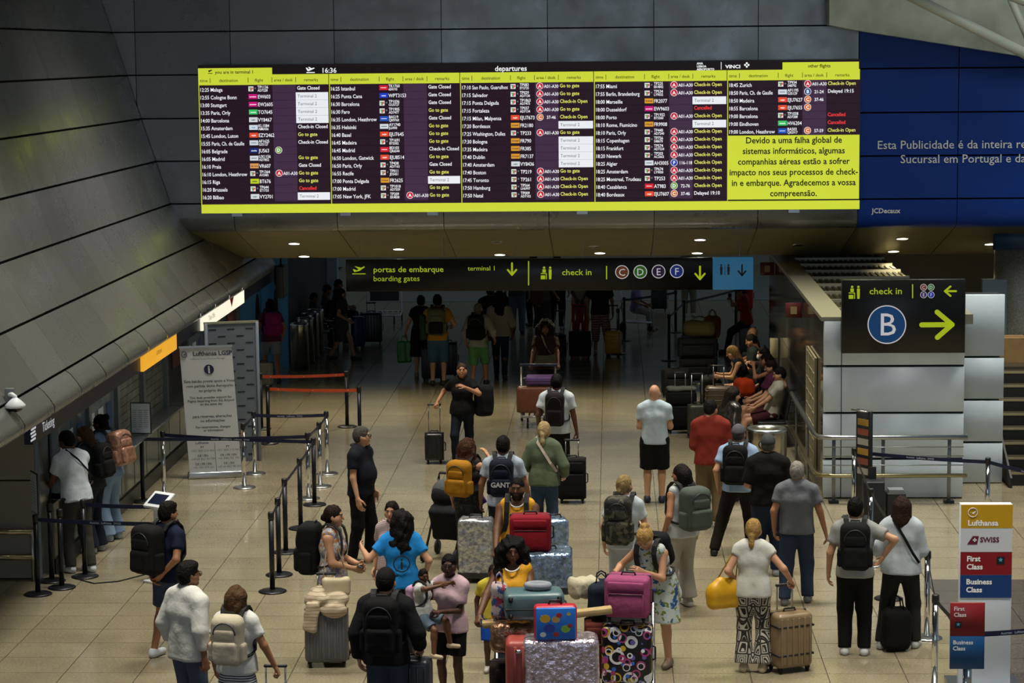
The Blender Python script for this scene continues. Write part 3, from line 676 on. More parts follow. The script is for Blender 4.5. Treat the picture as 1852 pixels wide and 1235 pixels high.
poly([[(1310.6, 478), (1311.6, 478), (1311.6, 497), (1310.6, 497)]], SBLK, 'toilet_rule', sign); arrow((1342, 498), (1342, 479), 3, 8, SBLK, 'arrow', sign)
for x in (650, 803, 931, 1054, 1184, 1338):
    t_ = spt(x, 466); s = MB(); zz = t_.z; y0 = .06
    top = 3.45-(so.y+.06-YS0)*SL-so.z
    k = 0
    while zz < top:
        s.tube([(t_.x+.008*math.cos(t+k), y0+.008*math.sin(t+k)*(1 if k % 2 else -1), zz+.022*math.sin(t)) for t in np.linspace(0, 6.283, 7)[:-1]], .004, 4, close=True); zz += .034; k += 1
    s.build('chain', METAL, sign)

# ================================================================== B sign on the white enclosure
YQ = YK-.061
bo2 = atY(1523, 638, YQ); S2 = YQ/F
def qpt(px, py, d=0): return atY(px, py, YQ-.06-d)-bo2
bs = root('gate_sign', 'black check in sign with large B disc and arrow on the white enclosure', 'sign', bo2)
a, b = qpt(1523, 506), qpt(1745, 638)
MB().rbox(((a.x+b.x)/2, 0, (a.z+b.z)/2), (b.x-a.x, .12, a.z-b.z), .006, seg=1).build('panel', SBLK, bs)
stext('check in', 1572, 526, 12, GRN, 'lettering', bs, bold=.008, f=qpt, sc=S2, sx=1.08)
family(1535, 528, 1.03, GRN, bs, qpt)
poly([[(1649.5, 514), (1651.5, 514), (1651.5, 539), (1649.5, 539)]], GRN, 'rule', bs, qpt)
for x, y, l, col in ((1670.5, 519.5, 'C', '#7c3722'), (1684, 519.5, 'D', '#2f7a2e'), (1670.5, 533, 'E', '#3a2660'), (1684, 533, 'F', '#1c3ca8')):
    poly([circ(x, y, 6.1)], SWH, 'badge_rim', bs, qpt, .004); poly([circ(x, y, 5.2)], em('bsign_badge_'+l, col, .6), 'badge', bs, qpt, .008)
    text(l, 6*S2*1.38, face_frame(qpt(x, y+3, .014)), 'badge_lettering', SWH, bs, 'CENTER')
arrow((1709, 526.5), (1729, 526.5), 3.6, 10, GRN, 'small_arrow', bs, qpt)
arrow((1722, 587), (1667, 587.5), 9, 27, GRN, 'large_arrow', bs, qpt)
poly([circ(1604, 587, 35, 48)], SWH, 'disc_rim', bs, qpt, .004); poly([circ(1604, 587, 33, 48)], em('sign_badge_B', '#0a4274', .5), 'disc', bs, qpt, .008)
text('B', 39*S2*1.5, face_frame(qpt(1605, 606.5, .014)), 'disc_lettering', SWH, bs, 'CENTER', 0)
# advert lettering
ADW = mat('advert_white_print', '#ffffff', .5)
def adpt(px, py, d=0): return atY(px, py, YB-.002-d)-Vector((0, YB, 0))
text('Esta Publicidade é da inteira responsabilidade', 15.5*YB/F*1.38, face_frame(adpt(1586, 269.5, .003)), 'lettering', ADW, adv, 'LEFT', .004)
text('Sucursal em Portugal e da sociedade', 15.5*YB/F*1.38, face_frame(adpt(1628, 295, .003)), 'lettering', ADW, adv, 'LEFT', .004)
text('JCDecaux', 9*YB/F*1.38, face_frame(adpt(1577, 385.5, .0)+Vector((0, .005, 0))), 'lettering', ADW, adv, 'LEFT', .02)
# lettering and lit signs on the ticket fascia
TKT = mat('fascia_white_print', '#e8e8ee', .5, emit=.7)
text('Ticketing', .16, face_frame((-6.575, 26.9, 2.14), (0, 1, 0)), 'lettering', TKT, trim_1)
for i in range(4): MB().box((-6.576, 26.45+.03*(i % 2), 2.13+.04*i), (.004, .22, .022)).build('symbol', TKT, trim_1)
def fsign(px0, px1, nm, label, col, e):
    ya, yb = atX(px0, 500, -6.56).y, atX(px1, 500, -6.56).y
    r_ = root(nm, label, 'sign', (-6.56, ya, 2.2)); MB().rbox((0, (yb-ya)/2, 0), (.06, yb-ya, .27), .008, seg=1).build('face', em(nm+'_lit', col, e), r_); return r_, yb-ya
ys, L = fsign(252, 313, 'yellow_lightbox', 'glowing orange yellow lightbox on the ticket counter fascia', '#e8a52a', .95)
text('Lufthansa', .11, face_frame((.034, .9, -.02), (0, 1, 0)), 'lettering', mat('amber_print', '#a8701c', .5), ys)
ws_, L = fsign(362, 438, 'white_lightbox', 'glowing white lightbox with red mark on the ticket counter fascia', '#f0ead2', 1.1)
text('Ticket Office', .12, face_frame((.034, .5, -.03), (0, 1, 0)), 'lettering', mat('grey_print', '#b9a98a', .5), ws_)
MB().prism([(.034, L*.62, .11), (.034, L*.72, .11), (.034, L*.66, -.05)], (.003, 0, 0)).build('red_mark', mat('red_print', '#c02020', .5), ws_)
# ================================================================== smooth solids on a grid (bodies, clothes, hair, bags)
A3 = lambda v: np.array(v, dtype=np.float64)
def unit(v): v = A3(v); return v/(np.linalg.norm(v)+1e-12)
def cone(a, b, ra, rb=None, k=.03, caps=()): return ('c', A3(a), A3(b), ra, ra if rb is None else rb, k, caps)
def ell(c, r, R=None, k=.03): return ('e', A3(c), A3((r, r, r) if np.isscalar(r) else r), np.eye(3) if R is None else R, k, ())
def rbx(c, half, r, R=None, k=.02): return ('b', A3(c), A3(half), r, np.eye(3) if R is None else R, k)
def _bounds(p, pad):
    if p[0] == 'c':
        m = max(p[3], p[4])+pad; return np.minimum(p[1], p[2])-m, np.maximum(p[1], p[2])+m
    if p[0] == 'e':
        m = np.max(p[2])+pad; return p[1]-m, p[1]+m
    m = np.linalg.norm(p[2])+pad; return p[1]-m, p[1]+m
def _dist(p, X, Y, Z):
    if p[0] == 'c':
        a, b, ra, rb = p[1], p[2], p[3], p[4]; d = b-a; L = d @ d+1e-12
        t = np.clip(((X-a[0])*d[0]+(Y-a[1])*d[1]+(Z-a[2])*d[2])/L, 0, 1)
        D = np.sqrt((X-a[0]-t*d[0])**2+(Y-a[1]-t*d[1])**2+(Z-a[2]-t*d[2])**2)-(ra+(rb-ra)*t)
        for pt, n in p[6]: D = np.maximum(D, (X-pt[0])*n[0]+(Y-pt[1])*n[1]+(Z-pt[2])*n[2])
        return D
    if p[0] == 'e':
        c, r, R = p[1], p[2], p[3]
        q = [((X-c[0])*R[0][i]+(Y-c[1])*R[1][i]+(Z-c[2])*R[2][i]) for i in range(3)]
        k0 = np.sqrt((q[0]/r[0])**2+(q[1]/r[1])**2+(q[2]/r[2])**2); k1 = np.sqrt((q[0]/r[0]**2)**2+(q[1]/r[1]**2)**2+(q[2]/r[2]**2)**2)+1e-9
        return k0*(k0-1)/k1
    c, hf, r, R = p[1], p[2], p[3], p[4]
    q = [np.abs((X-c[0])*R[0][i]+(Y-c[1])*R[1][i]+(Z-c[2])*R[2][i])-(hf[i]-r) for i in range(3)]
    o = np.sqrt(np.maximum(q[0], 0)**2+np.maximum(q[1], 0)**2+np.maximum(q[2], 0)**2)
    return o+np.minimum(np.maximum(np.maximum(q[0], q[1]), q[2]), 0)-r
def _ripple(X, Y, Z, amp, freq, seed):
    rs = np.random.RandomState(seed); out = 0
    for i in range(5):
        d = rs.normal(size=3); d /= np.linalg.norm(d); f = freq*(.6+rs.rand()*1.1); out = out+np.sin((X*d[0]+Y*d[1]+Z*d[2]*.6)*f+rs.rand()*6.28)
    return amp*out/3
def solid(prims, h, subs=(), planes=(), ripple=None):
    """union of primitives, minus subs, clipped by planes (pt, n): keep (p-pt).n<0 -> verts, quads"""
    lo = np.min([_bounds(p, .03)[0] for p in prims], 0)-2*h; hi = np.max([_bounds(p, .03)[1] for p in prims], 0)+2*h
    dim = np.ceil((hi-lo)/h).astype(int)+1
    ax = [lo[i]+h*np.arange(dim[i]) for i in range(3)]
    Fv = np.full(dim, .5, dtype=np.float64)
    def sl(p, pad):
        a, b = _bounds(p, pad); i0 = np.clip(np.floor((a-lo)/h).astype(int), 0, dim-1); i1 = np.clip(np.ceil((b-lo)/h).astype(int)+1, 1, dim)
        S = tuple(slice(i0[i], i1[i]) for i in range(3))
        return S, ax[0][S[0]][:, None, None], ax[1][S[1]][None, :, None], ax[2][S[2]][None, None, :]
    for p in prims:
        k = p[5] if p[0] != 'e' else p[4]
        S, X, Y, Z = sl(p, k+2.5*h); D = _dist(p, X, Y, Z); G_ = Fv[S]
        if k > 1e-6:
            hh = np.maximum(k-np.abs(G_-D), 0)/k; Fv[S] = np.minimum(G_, D)-hh*hh*k*.25
        else: Fv[S] = np.minimum(G_, D)
    if ripple:
        X, Y, Z = ax[0][:, None, None], ax[1][None, :, None], ax[2][None, None, :]
        Fv = np.where(np.abs(Fv) < .06, Fv+_ripple(X, Y, Z, *ripple), Fv)
    for p in subs:
        S, X, Y, Z = sl(p, .03); D = -_dist(p, X, Y, Z); Fv[S] = np.maximum(Fv[S], D)
    for pt, n in planes:
        X, Y, Z = ax[0][:, None, None], ax[1][None, :, None], ax[2][None, None, :]
        Fv = np.maximum(Fv, (X-pt[0])*n[0]+(Y-pt[1])*n[1]+(Z-pt[2])*n[2])
    return nets(Fv, lo, h)
def nets(Fv, lo, h):
    S = Fv < 0; n = np.array(S.shape)-1
    if not S.any(): return np.zeros((0, 3)), np.zeros((0, 4), int)
    cnt = np.zeros(n, np.int8)
    for dx in (0, 1):
        for dy in (0, 1):
            for dz in (0, 1): cnt += S[dx:n[0]+dx, dy:n[1]+dy, dz:n[2]+dz]
    act = (cnt > 0) & (cnt < 8); I = np.argwhere(act); idx = np.full(n, -1, np.int64); idx[act] = np.arange(len(I))
    pos = np.zeros((len(I), 3)); num = np.zeros(len(I))
    for ax_ in range(3):
        o = [i for i in range(3) if i != ax_]
        for u in (0, 1):
            for v in (0, 1):
                a = I.copy(); a[:, o[0]] += u; a[:, o[1]] += v; b = a.copy(); b[:, ax_] += 1
                fa, fb = Fv[a[:, 0], a[:, 1], a[:, 2]], Fv[b[:, 0], b[:, 1], b[:, 2]]
                c = (fa < 0) != (fb < 0); t = np.where(c, fa/np.where(c, fa-fb, 1), 0)
                q = a.astype(float); q[:, ax_] += t; pos[c] += q[c]; num += c
    V = lo+h*pos/np.maximum(num, 1)[:, None]
    Q = []
    for ax_ in range(3):
        o1, o2 = [(1, 2), (2, 0), (0, 1)][ax_]
        sa = [slice(0, s) for s in S.shape]; sb = list(sa); sa[ax_] = slice(0, -1); sb[ax_] = slice(1, None)
        A, B = S[tuple(sa)], S[tuple(sb)]; E_ = np.argwhere(A != B)
        ok = (E_[:, o1] > 0) & (E_[:, o2] > 0) & (E_[:, o1] < n[o1]) & (E_[:, o2] < n[o2]); E_ = E_[ok]
        if not len(E_): continue
        ins = A[E_[:, 0], E_[:, 1], E_[:, 2]]
        def cell(d1, d2):
            c = E_.copy(); c[:, o1] += d1; c[:, o2] += d2; return idx[c[:, 0], c[:, 1], c[:, 2]]
        q = np.stack([cell(-1, -1), cell(0, -1), cell(0, 0), cell(-1, 0)], 1)
        q[~ins] = q[~ins][:, ::-1]; Q.append(q)
    return V, (np.concatenate(Q) if Q else np.zeros((0, 4), int))
def np_mesh(name, V, Q, mats, col=None):
    me = bpy.data.meshes.new(name); nv, nq = len(V), len(Q)
    me.vertices.add(nv); me.vertices.foreach_set('co', np.ascontiguousarray(V, np.float32).ravel())
    me.loops.add(nq*4); me.loops.foreach_set('vertex_index', np.ascontiguousarray(Q, np.int32).ravel())
    me.polygons.add(nq); me.polygons.foreach_set('loop_start', np.arange(0, nq*4, 4, dtype=np.int32))
    me.polygons.foreach_set('use_smooth', np.ones(nq, bool))
    for m in (mats if isinstance(mats, (list, tuple)) else [mats]): me.materials.append(m)
    if col is not None:
        at = me.color_attributes.new('Col', 'FLOAT_COLOR', 'POINT'); c4 = np.ones((nv, 4), np.float32); c4[:, :3] = col; at.data.foreach_set('color', c4.ravel())
    me.update(calc_edges=True); return me
SKINM = mat('skin', '#b08060', .5, spec=.35)
_a = SKINM.node_tree.nodes.new('ShaderNodeVertexColor'); _a.layer_name = 'Col'
SKINM.node_tree.links.new(_a.outputs['Color'], SKINM.node_tree.nodes['Principled BSDF'].inputs['Base Color'])
# ---- templates: heads, hands, hair
def rotmat(yaw=0, pitch=0, roll=0):
    """yaw clockwise seen from above, pitch down positive (degrees)"""
    y, p, r = -math.radians(yaw), -math.radians(pitch), math.radians(roll)
    return np.array(Matrix.Rotation(y, 3, 'Z') @ Matrix.Rotation(p, 3, 'X') @ Matrix.Rotation(r, 3, 'Y'))
_heads = {}
def head_mesh(fem):
    if fem in _heads: return _heads[fem]
    P = [ell((0, -.008, .012), (.076, .097, .103), k=.02), cone((0, .02, -.045), (0, .058, -.088), .058 if not fem else .054, .032 if not fem else .028, .035),
         cone((-.04, .03, -.03), (.04, .03, -.03), .045, k=.03), cone((0, .088, .01), (0, .108, -.026), .008, .013, .012),
         ell((0, .086, -.058), (.024, .012, .011), k=.008), cone((-.03, .080, .024), (.03, .080, .024), .013, k=.012),
         ell((-.078, -.008, -.01), (.010, .021, .031), k=.008), ell((.078, -.008, -.01), (.010, .021, .031), k=.008),
         cone((0, -.02, -.06), (0, -.035, -.21), .052 if fem else .058, .056 if fem else .064, .03)]
    V, Q = solid(P, .0085, subs=[ell((-.032, .098, .004), (.016, .012, .010)), ell((.032, .098, .004), (.016, .012, .010))])
    _heads[fem] = (V, Q); return V, Q
_hands = {}
def hand_mesh(grip):
    if grip in _hands: return _hands[grip]
    P = [cone((-.03, 0, 0), (.01, 0, 0), .024, .021, .02)]
    ys = (-.031, -.0105, .0105, .031); Ls = (.92, 1.05, 1.0, .8)
    for y, L in zip(ys, Ls):
        P.append(cone((.0, y*.55, 0), (.085+.006*(L-1)*8, y, 0), .0145, .0125, .018))
    ang = (22, 24, 18) if not grip else (55, 75, 45)
    for y, L in zip(ys, Ls):
        p = A3((.085+.006*(L-1)*8, y, 0)); th = 0; r = .0098
        for seg, da in zip((.043, .028, .022), ang):
            th += math.radians(da); q = p+A3((math.cos(th), .06*np.sign(y)*(0 if grip else 1), -math.sin(th)))*seg*L; P.append(cone(p, q, r, r*.92, .004)); p = q; r *= .93
    t1, t2, t3 = ((.05, -.058, -.012), (.078, -.066, -.024), (.098, -.066, -.036)) if not grip else ((.045, -.052, -.022), (.066, -.044, -.042), (.074, -.028, -.055))
    P += [cone((.02, -.024, -.004), t1, .015, .0125, .012), cone(t1, t2, .0115, .0105, .004), cone(t2, t3, .0105, .009, .003)]
    V, Q = solid(P, .0068); _hands[grip] = (V, Q); return V, Q
_hair = {}
def hair_mesh(kind, seed=0):
    key = (kind, seed)
    if key in _hair: return _hair[key]
    base = [ell((0, -.016, .022), (.087, .106, .108), k=.02), ell((0, -.045, -.01), (.080, .075, .09), k=.02)]
    subs = [ell((0, .108, -.032), (.086, .085, .10)), ell((-.1, .03, -.05), (.04, .05, .05)), ell((.1, .03, -.05), (.04, .05, .05))]
    rip = (.004, 95, seed); pl = []; h = .011
    if kind == 'short': pl = [((0, 0, -.07), unit((0, .3, -1)))]
    elif kind == 'buzz':
        base = [ell((0, -.012, .018), (.080, .101, .102), k=.02), ell((0, -.04, -.01), (.076, .07, .085), k=.02)]; pl = [((0, 0, -.06), unit((0, .4, -1)))]; rip = (.0015, 120, seed)
    elif kind == 'top':   # short back and sides, more on top
        base.append(ell((0, .01, .085), (.075, .09, .05), k=.03)); pl = [((0, 0, -.055), unit((0, .4, -1)))]
    elif kind in ('long', 'wavy', 'curly', 'shoulder'):
        L = {'long': .36, 'wavy': .34, 'curly': .30, 'shoulder': .17}[kind]; b = {'long': 0, 'wavy': .018, 'curly': .035, 'shoulder': .006}[kind]
        for sx in (-1, 1): base.append(cone((sx*.066, -.03, .02), (sx*(.075+b), -.055, -L*.8), .038+b*.6, .034+b*.7, .03))
        base += [cone((0, -.07, .0), (0, -.095, -L), .062+b*.7, .05+b, .04), cone((-.04, -.07, 0), (-.05, -.09, -L*.92), .05+b*.6, .04+b*.6, .04), cone((.04, -.07, 0), (.05, -.09, -L*.92), .05+b*.6, .04+b*.6, .04)]
        subs = [ell((0, .11, -.05), (.082, .095, .11))]; rip = ({'long': .005, 'wavy': .009, 'curly': .014, 'shoulder': .005}[kind], 70 if kind != 'curly' else 85, seed); h = .013
    elif kind == 'afro':
        base = [ell((0, -.035, .03), (.155, .15, .15), k=.02), ell((-.10, -.03, -.06), (.075, .09, .10), k=.05), ell((.10, -.03, -.06), (.075, .09, .10), k=.05), ell((0, -.08, -.07), (.12, .08, .10), k=.05)]
        subs = [ell((0, .125, -.045), (.075, .115, .105))]; rip = (.014, 90, seed); h = .013
    elif kind == 'bigcurl':
        base = [ell((0, -.04, .02), (.14, .14, .14), k=.02)]
        for sx in (-1, 1): base += [cone((sx*.09, -.03, -.02), (sx*.13, -.02, -.22), .085, .07, .05)]
        base.append(cone((0, -.09, 0), (0, -.11, -.25), .11, .10, .05)); subs = [ell((0, .12, -.05), (.07, .11, .12))]; rip = (.016, 80, seed); h = .014
    elif kind == 'pony':
        base += [ell((0, -.115, .02), .032, k=.02), cone((0, -.125, .01), (0, -.135, -.10), .034, .036, .02), cone((0, -.135, -.10), (0, -.115, -.24), .036, .016, .02)]; pl = []
    elif kind == 'lowpony':
        base += [ell((0, -.10, -.055), .034, k=.02), cone((0, -.11, -.06), (0, -.115, -.15), .03, .03, .02), cone((0, -.115, -.15), (0, -.10, -.22), .03, .014, .02)]
    elif kind == 'bun':
        base += [ell((0, -.085, .10), (.048, .046, .042), k=.01)]; pl = [((0, 0, -.085), (0, 0, -1))]
    elif kind == 'lowbun':
        base += [ell((0, -.112, -.02), (.046, .042, .042), k=.01)]; pl = [((0, 0, -.085), (0, 0, -1))]
    elif kind == 'braids':
        for i, x in enumerate((-.07, -.045, -.015, .015, .045, .07)): base.append(cone((x, -.07, 0), (x*1.25, -.10, -.30-.02*(i % 2)), .022, .014, .012))
        base += [ell((0, -.1, .08), (.055, .05, .05), k=.02)]
    V, Q = solid(base, h, subs, pl, rip); _hair[key] = (V, Q); return V, Q
def cap_mesh():
    if 'cap' in _hair: return _hair['cap']
    V, Q = solid([ell((0, -.012, .028), (.092, .112, .108), k=.01)], .012, planes=[((0, .02, .025), unit((0, .12, -1)))]); _hair['cap'] = (V, Q); return V, Q
def brim_mesh():
    if 'brim' in _hair: return _hair['brim']
    V, Q = solid([rbx((0, .125, .036), (.068, .062, .008), .007, rotmat(0, 8))], .008); _hair['brim'] = (V, Q); return V, Q
# ---- people
def ik(a, t, l1, l2, pole):
    a, t = A3(a), A3(t); d = t-a; L = np.linalg.norm(d); L2 = min(max(L, abs(l1-l2)+.02), l1+l2-.004); t = a+d/L*L2; d = unit(d)
    x = (l1*l1-l2*l2+L2*L2)/(2*L2); hgt = math.sqrt(max(l1*l1-x*x, 0)); p = A3(pole); p = unit(p-d*(p @ d)); return a+d*x+p*hgt, t
SK = {'pale': '#c99c80', 'light': '#b98a6c', 'tan': '#a06f50', 'olive': '#8f6446', 'brown': '#5f3d29', 'dark': '#4b2f22'}
FALLBACK = []
class Person: pass
PEOPLE = {}
def person(key, label, foot, H=1.72, yaw=0, fem=False, skin='light', hair=('short', '#17120e'), head=(0, 0), lean=0, side=0, twist=0, LH=None, RH=None, lg=False, rg=False,
           LF=None, RF=None, seat=None, fat=0, top=('tee', '#888888'), bottom=('trousers', '#222222'), shoes='#222222', cap=None, glasses=False, mask=False, beard=None, h=.0175, group=None, lpole=None, rpole=None, build=1.0, z=0.0):
    s = H/1.75
    loc = ground(*foot) if len(foot) == 2 else Vector(foot)
    if z: loc.z = z
    R = root('person', label, 'person', loc, -math.radians(yaw), group)
    f = A3((0, 1, 0)); th = math.radians(lean); sd = math.radians(side)
    hipz = .945 if seat is None else seat/s+.10
    P = A3((0, 0, hipz))
    u = unit((math.sin(sd), math.sin(th), math.cos(th)*math.cos(sd))); Rt = rotmat(twist); r = unit(Rt @ A3((1, 0, 0))); r = unit(r-u*(r @ u)); fw = unit(np.cross(u, r))
    sw = .155 if fem else .178
    Wt, C, S, N = P+u*.16, P+u*.33, P+u*.485, P+u*.52
    sh = {-1: S-r*sw-u*.03, 1: S+r*sw-u*.03}; Hc = N+unit(u+A3((0, .22, 0)))*.152
    hip = {-1: P+A3((-.088, 0, -.03)), 1: P+A3((.088, 0, -.03))}
    def ft(v, sg):
        if v is not None: return A3(v)/s
        return A3((sg*.105, 0, 0)) if seat is None else A3((sg*.12, .46, 0))
    FT = {-1: ft(LF, -1), 1: ft(RF, 1)}
    for sg in (-1, 1):   # keep feet at true floor
        FT[sg] = FT[sg]+A3((0, 0, 0))
    if seat is None:     # drop the pelvis if the feet are far apart
        need = max(np.linalg.norm(FT[q][:2]-hip[q][:2]) for q in (-1, 1))
        drop = max(0, .835-math.sqrt(max(.838**2-need**2, .2)))
        if drop > 0:
            for v in (P, Wt, C, S, N, Hc): v -= A3((0, 0, drop))
            for q in (-1, 1): sh[q] = sh[q]-A3((0, 0, drop)); hip[q] = hip[q]-A3((0, 0, drop))
    kn, an, el, wr = {}, {}, {}, {}
    for sg in (-1, 1):
        kn[sg], an[sg] = ik(hip[sg], FT[sg]+A3((0, -.02, .085)), .422, .418, (sg*.12, 1, .0 if seat is None else .6))
        t = {-1: LH, 1: RH}[sg]; t = A3((sg*(sw+.09), .03, .90)) if t is None else A3(t)/s
        if t is not None and seat is not None and {-1: LH, 1: RH}[sg] is None: t = A3((sg*.16, .30, hipz+.10))
        pl = {-1: lpole, 1: rpole}[sg]
        el[sg], wr[sg] = ik(sh[sg], t, .285, .255, pl or (sg*.55, -1, -.25))
    # --- body
    g = build; fb = fat*.45
    def torso(inf, hipw=1.0):
        o = []; pr = .112 if fem else .104; wt = .083 if fem else .095; cr = .094 if fem else .104
        for q in (-1, 1):
            o += [cone(P+r*.062*q, Wt+r*.045*q, pr*g+inf, wt*g+inf+fb*.03, .05), cone(Wt+r*.045*q, C+r*.066*q, wt*g+inf+fb*.03, cr*g+inf, .05),
                  cone(C+r*.066*q, S+r*.085*q-u*.02, cr*g+inf, .068*g+inf, .05)]
        if fb: o.append(ell(Wt+fw*(.05+.02*fb)+u*.02, (.15+.03*fb+inf, .12+.03*fb+inf, .15+inf), np.stack([r, fw, u], 1), .06))
        if fem: o += [ell(C+fw*.085+r*.07*q-u*.02, .058+inf*.8, None, .04) for q in (-1, 1)]
        return o
    bp_ = torso(0)
    for q in (-1, 1):
        bp_ += [cone(S+r*.08*q-u*.01, sh[q]-u*.015, .062*g, .052*g, .05), cone(sh[q]-u*.012, el[q], (.047 if fem else .054)*g, .040*g, .03), cone(el[q], wr[q], .041*g, .027*g, .02),
                cone(hip[q], kn[q], .088*g, .056*g, .04), cone(kn[q], an[q], .056*g, .038*g, .02), ell(kn[q]+(an[q]-kn[q])*.28-unit(np.cross(an[q]-kn[q], (1, 0, 0)))*(-.012), (.05*g, .05*g, .10), None, .03)]
        toe = an[q]+A3((sg*0+q*.022, .15, -.045)); bp_.append(cone(an[q]+A3((0, -.025, -.045)), toe, .036, .030, .03))
    bp_.append(cone(N-u*.06, N+u*.05, .07 if not fem else .06, .052, .04))
    V, Q = solid(bp_, h)
    sc = lin(SK[skin]); col = [np.tile(sc, (len(V), 1))]; VV, QQ = [V], [Q]; base = len(V)
    Rh = rotmat(head[0], head[1]); hv, hq = head_mesh(fem)
    hc = np.tile(sc, (len(hv), 1))
    d = lambda c: np.linalg.norm(hv-A3(c), axis=1)
    lips = (np.abs(hv[:, 2]+.058) < .011) & (np.abs(hv[:, 0]) < .026) & (hv[:, 1] > .08); hc[lips] = A3(sc)*A3((.8, .5, .5))
    hcol = A3(lin(hair[1]))
    for x in (-.032, .032):
        hc[(d((x, .088, .004)) < .0095)] = (.014, .011, .01)
        br = (np.abs(hv[:, 0]-x) < .024) & (np.abs(hv[:, 2]-.026) < .007) & (hv[:, 1] > .06); hc[br] = hcol*.7+A3(sc)*.3*.5
    if beard: hc[(hv[:, 2] < -.035) & (hv[:, 2] > -.13) & (hv[:, 1] > .0) & ~lips] = lin(beard)
    HV = hv @ Rh.T+Hc
    VV.append(HV); QQ.append(hq+base); base += len(hv); col.append(hc)
    for q in (-1, 1):
        gv, gq = hand_mesh({-1: lg, 1: rg}[q]); x = unit(wr[q]-el[q]); inn = unit(A3((-q, .15, 0)) if not {-1: lg, 1: rg}[q] else A3((-q*.35, .1, -1)))
        zz = -unit(inn-x*(x @ inn)); yy = np.cross(zz, x); M = np.stack([x, yy, zz], 1); gv = gv.copy()
        if yy @ A3((0, 1, 0)) > 0: gv[:, 1] *= -1; gq = gq[:, ::-1]     # thumb to the front
        VV.append(gv @ M.T*(.93 if fem else 1.02)+wr[q]+x*.012); QQ.append(gq+base); base += len(gv); col.append(np.tile(sc, (len(gv), 1)))
    body = link('body', np_mesh('body', np.concatenate(VV)*s, np.concatenate(QQ), SKINM, np.concatenate(col)), R)
    # --- clothes
    seed = len(PEOPLE)*7+3
    def M_(c): return c if not isinstance(c, str) else fabric(c)
    def put(name, prims, c, subs=(), planes=(), rip=(.0035, 42), hh=None):
        V, Q = solid(prims, hh or h, subs, planes, (rip[0], rip[1], seed) if rip else None)
        if len(Q): return link(name, np_mesh(name, V*s, Q, M_(c)), R)
    kind, tc = top[0], top[1]; loose = top[2] if len(top) > 2 else .018
    hem = {'tee': .075, 'long': .075, 'shirt': .12, 'tank': .07, 'crop': -.02, 'dress': .12, 'hoodie': .09, 'sweater': .08, 'half': .07}[kind]
    tp = torso(loose); slv = {'tee': .62, 'long': 9, 'shirt': 9, 'tank': 0, 'dress': .45, 'crop': .5, 'hoodie': 9, 'sweater': 9, 'half': 1.35}[kind]
    if len(top) > 3: slv = top[3]
    for q in (-1, 1):
        if slv > 0:
            tp += [cone(S+r*.08*q-u*.01, sh[q]-u*.015, .064*g+loose, .056*g+loose, .05)]
            a, b = sh[q]-u*.012, el[q]; fr = min(slv, 1.0); e = a+(b-a)*fr
            tp.append(cone(a, e, .053*g+loose, (.048 if slv < 9 else .044)*g+loose*1.1, .03, [(e, unit(b-a))] if slv <= 1 else ()))
            if slv > 1:
                fr = min(slv-1, 1.0); e2 = el[q]+(wr[q]-el[q])*fr
                tp.append(cone(el[q], e2, .043*g+loose, .034*g+loose*.9, .02, [(e2-(wr[q]-el[q])*.0, unit(wr[q]-el[q]))]))
        else: tp += [cone(S+r*.08*q-u*.0, S+r*.115*q, .058*g+loose, .05*g+loose, .03)]
    for q in (-1, 1): tp.append(cone(P+u*.06+r*.062*q, P+r*.068*q-u*(hem+.05), (.112 if fem else .104)*g+loose+.004, (.122 if fem else .114)*g+loose+.012, .03))
    if kind != 'tank': tp.append(cone(S-u*.10, N-u*.01, .088*g+loose*.6, .066*g+loose*.6, .05))
    subs = [ell(N+fw*.03+u*.055, (.066, .07, .05), np.stack([r, fw, u], 1))]
    if kind == 'tank': subs = [ell(N+fw*.05+u*.03, (.085, .10, .085), np.stack([r, fw, u], 1))]
    if kind == 'hoodie':
        tp += [cone(N+r*.07-u*.03-fw*.05, N-r*.07-u*.03-fw*.05, .055, k=.03), cone(N+r*.075-u*.02-fw*.03, N+r*.05-u*.03+fw*.08, .04, .03, .02), cone(N-r*.075-u*.02-fw*.03, N-r*.05-u*.03+fw*.08, .04, .03, .02)]; subs = [ell(N+u*.07, .075)]
    if kind == 'shirt': tp += [cone(N+r*.055+u*.015, N-fw*.045+u*.025, .022, k=.015), cone(N-r*.055+u*.015, N-fw*.045+u*.025, .022, k=.015)]; subs = [ell(N+fw*.03+u*.06, (.06, .06, .06))]
    nm = {'tee': 't_shirt', 'long': 'long_sleeved_top', 'shirt': 'shirt', 'tank': 'sleeveless_top', 'crop': 'top', 'dress': 'dress', 'hoodie': 'hoodie', 'sweater': 'sweater', 'half': 'top'}[kind]
    pln = [(P-u*hem, -u)]
    if kind == 'dress':
        L = top[4] if len(top) > 4 else .42
        if seat is None:
            e = P-A3((0, 0, L)); tp += [cone(P+r*.05*q, e+r*.10*q, .125*g+loose, .15*g, .05) for q in (-1, 1)]; pln = [(e, A3((0, 0, -1)))]
        else: pln = []; tp += [cone(hip[q], hip[q]+(kn[q]-hip[q])*.8, .11, .09, .05) for q in (-1, 1)]
    put(nm, tp, tc, subs, pln)
    bk, bc = bottom[0], bottom[1]; bl = bottom[2] if len(bottom) > 2 else .018
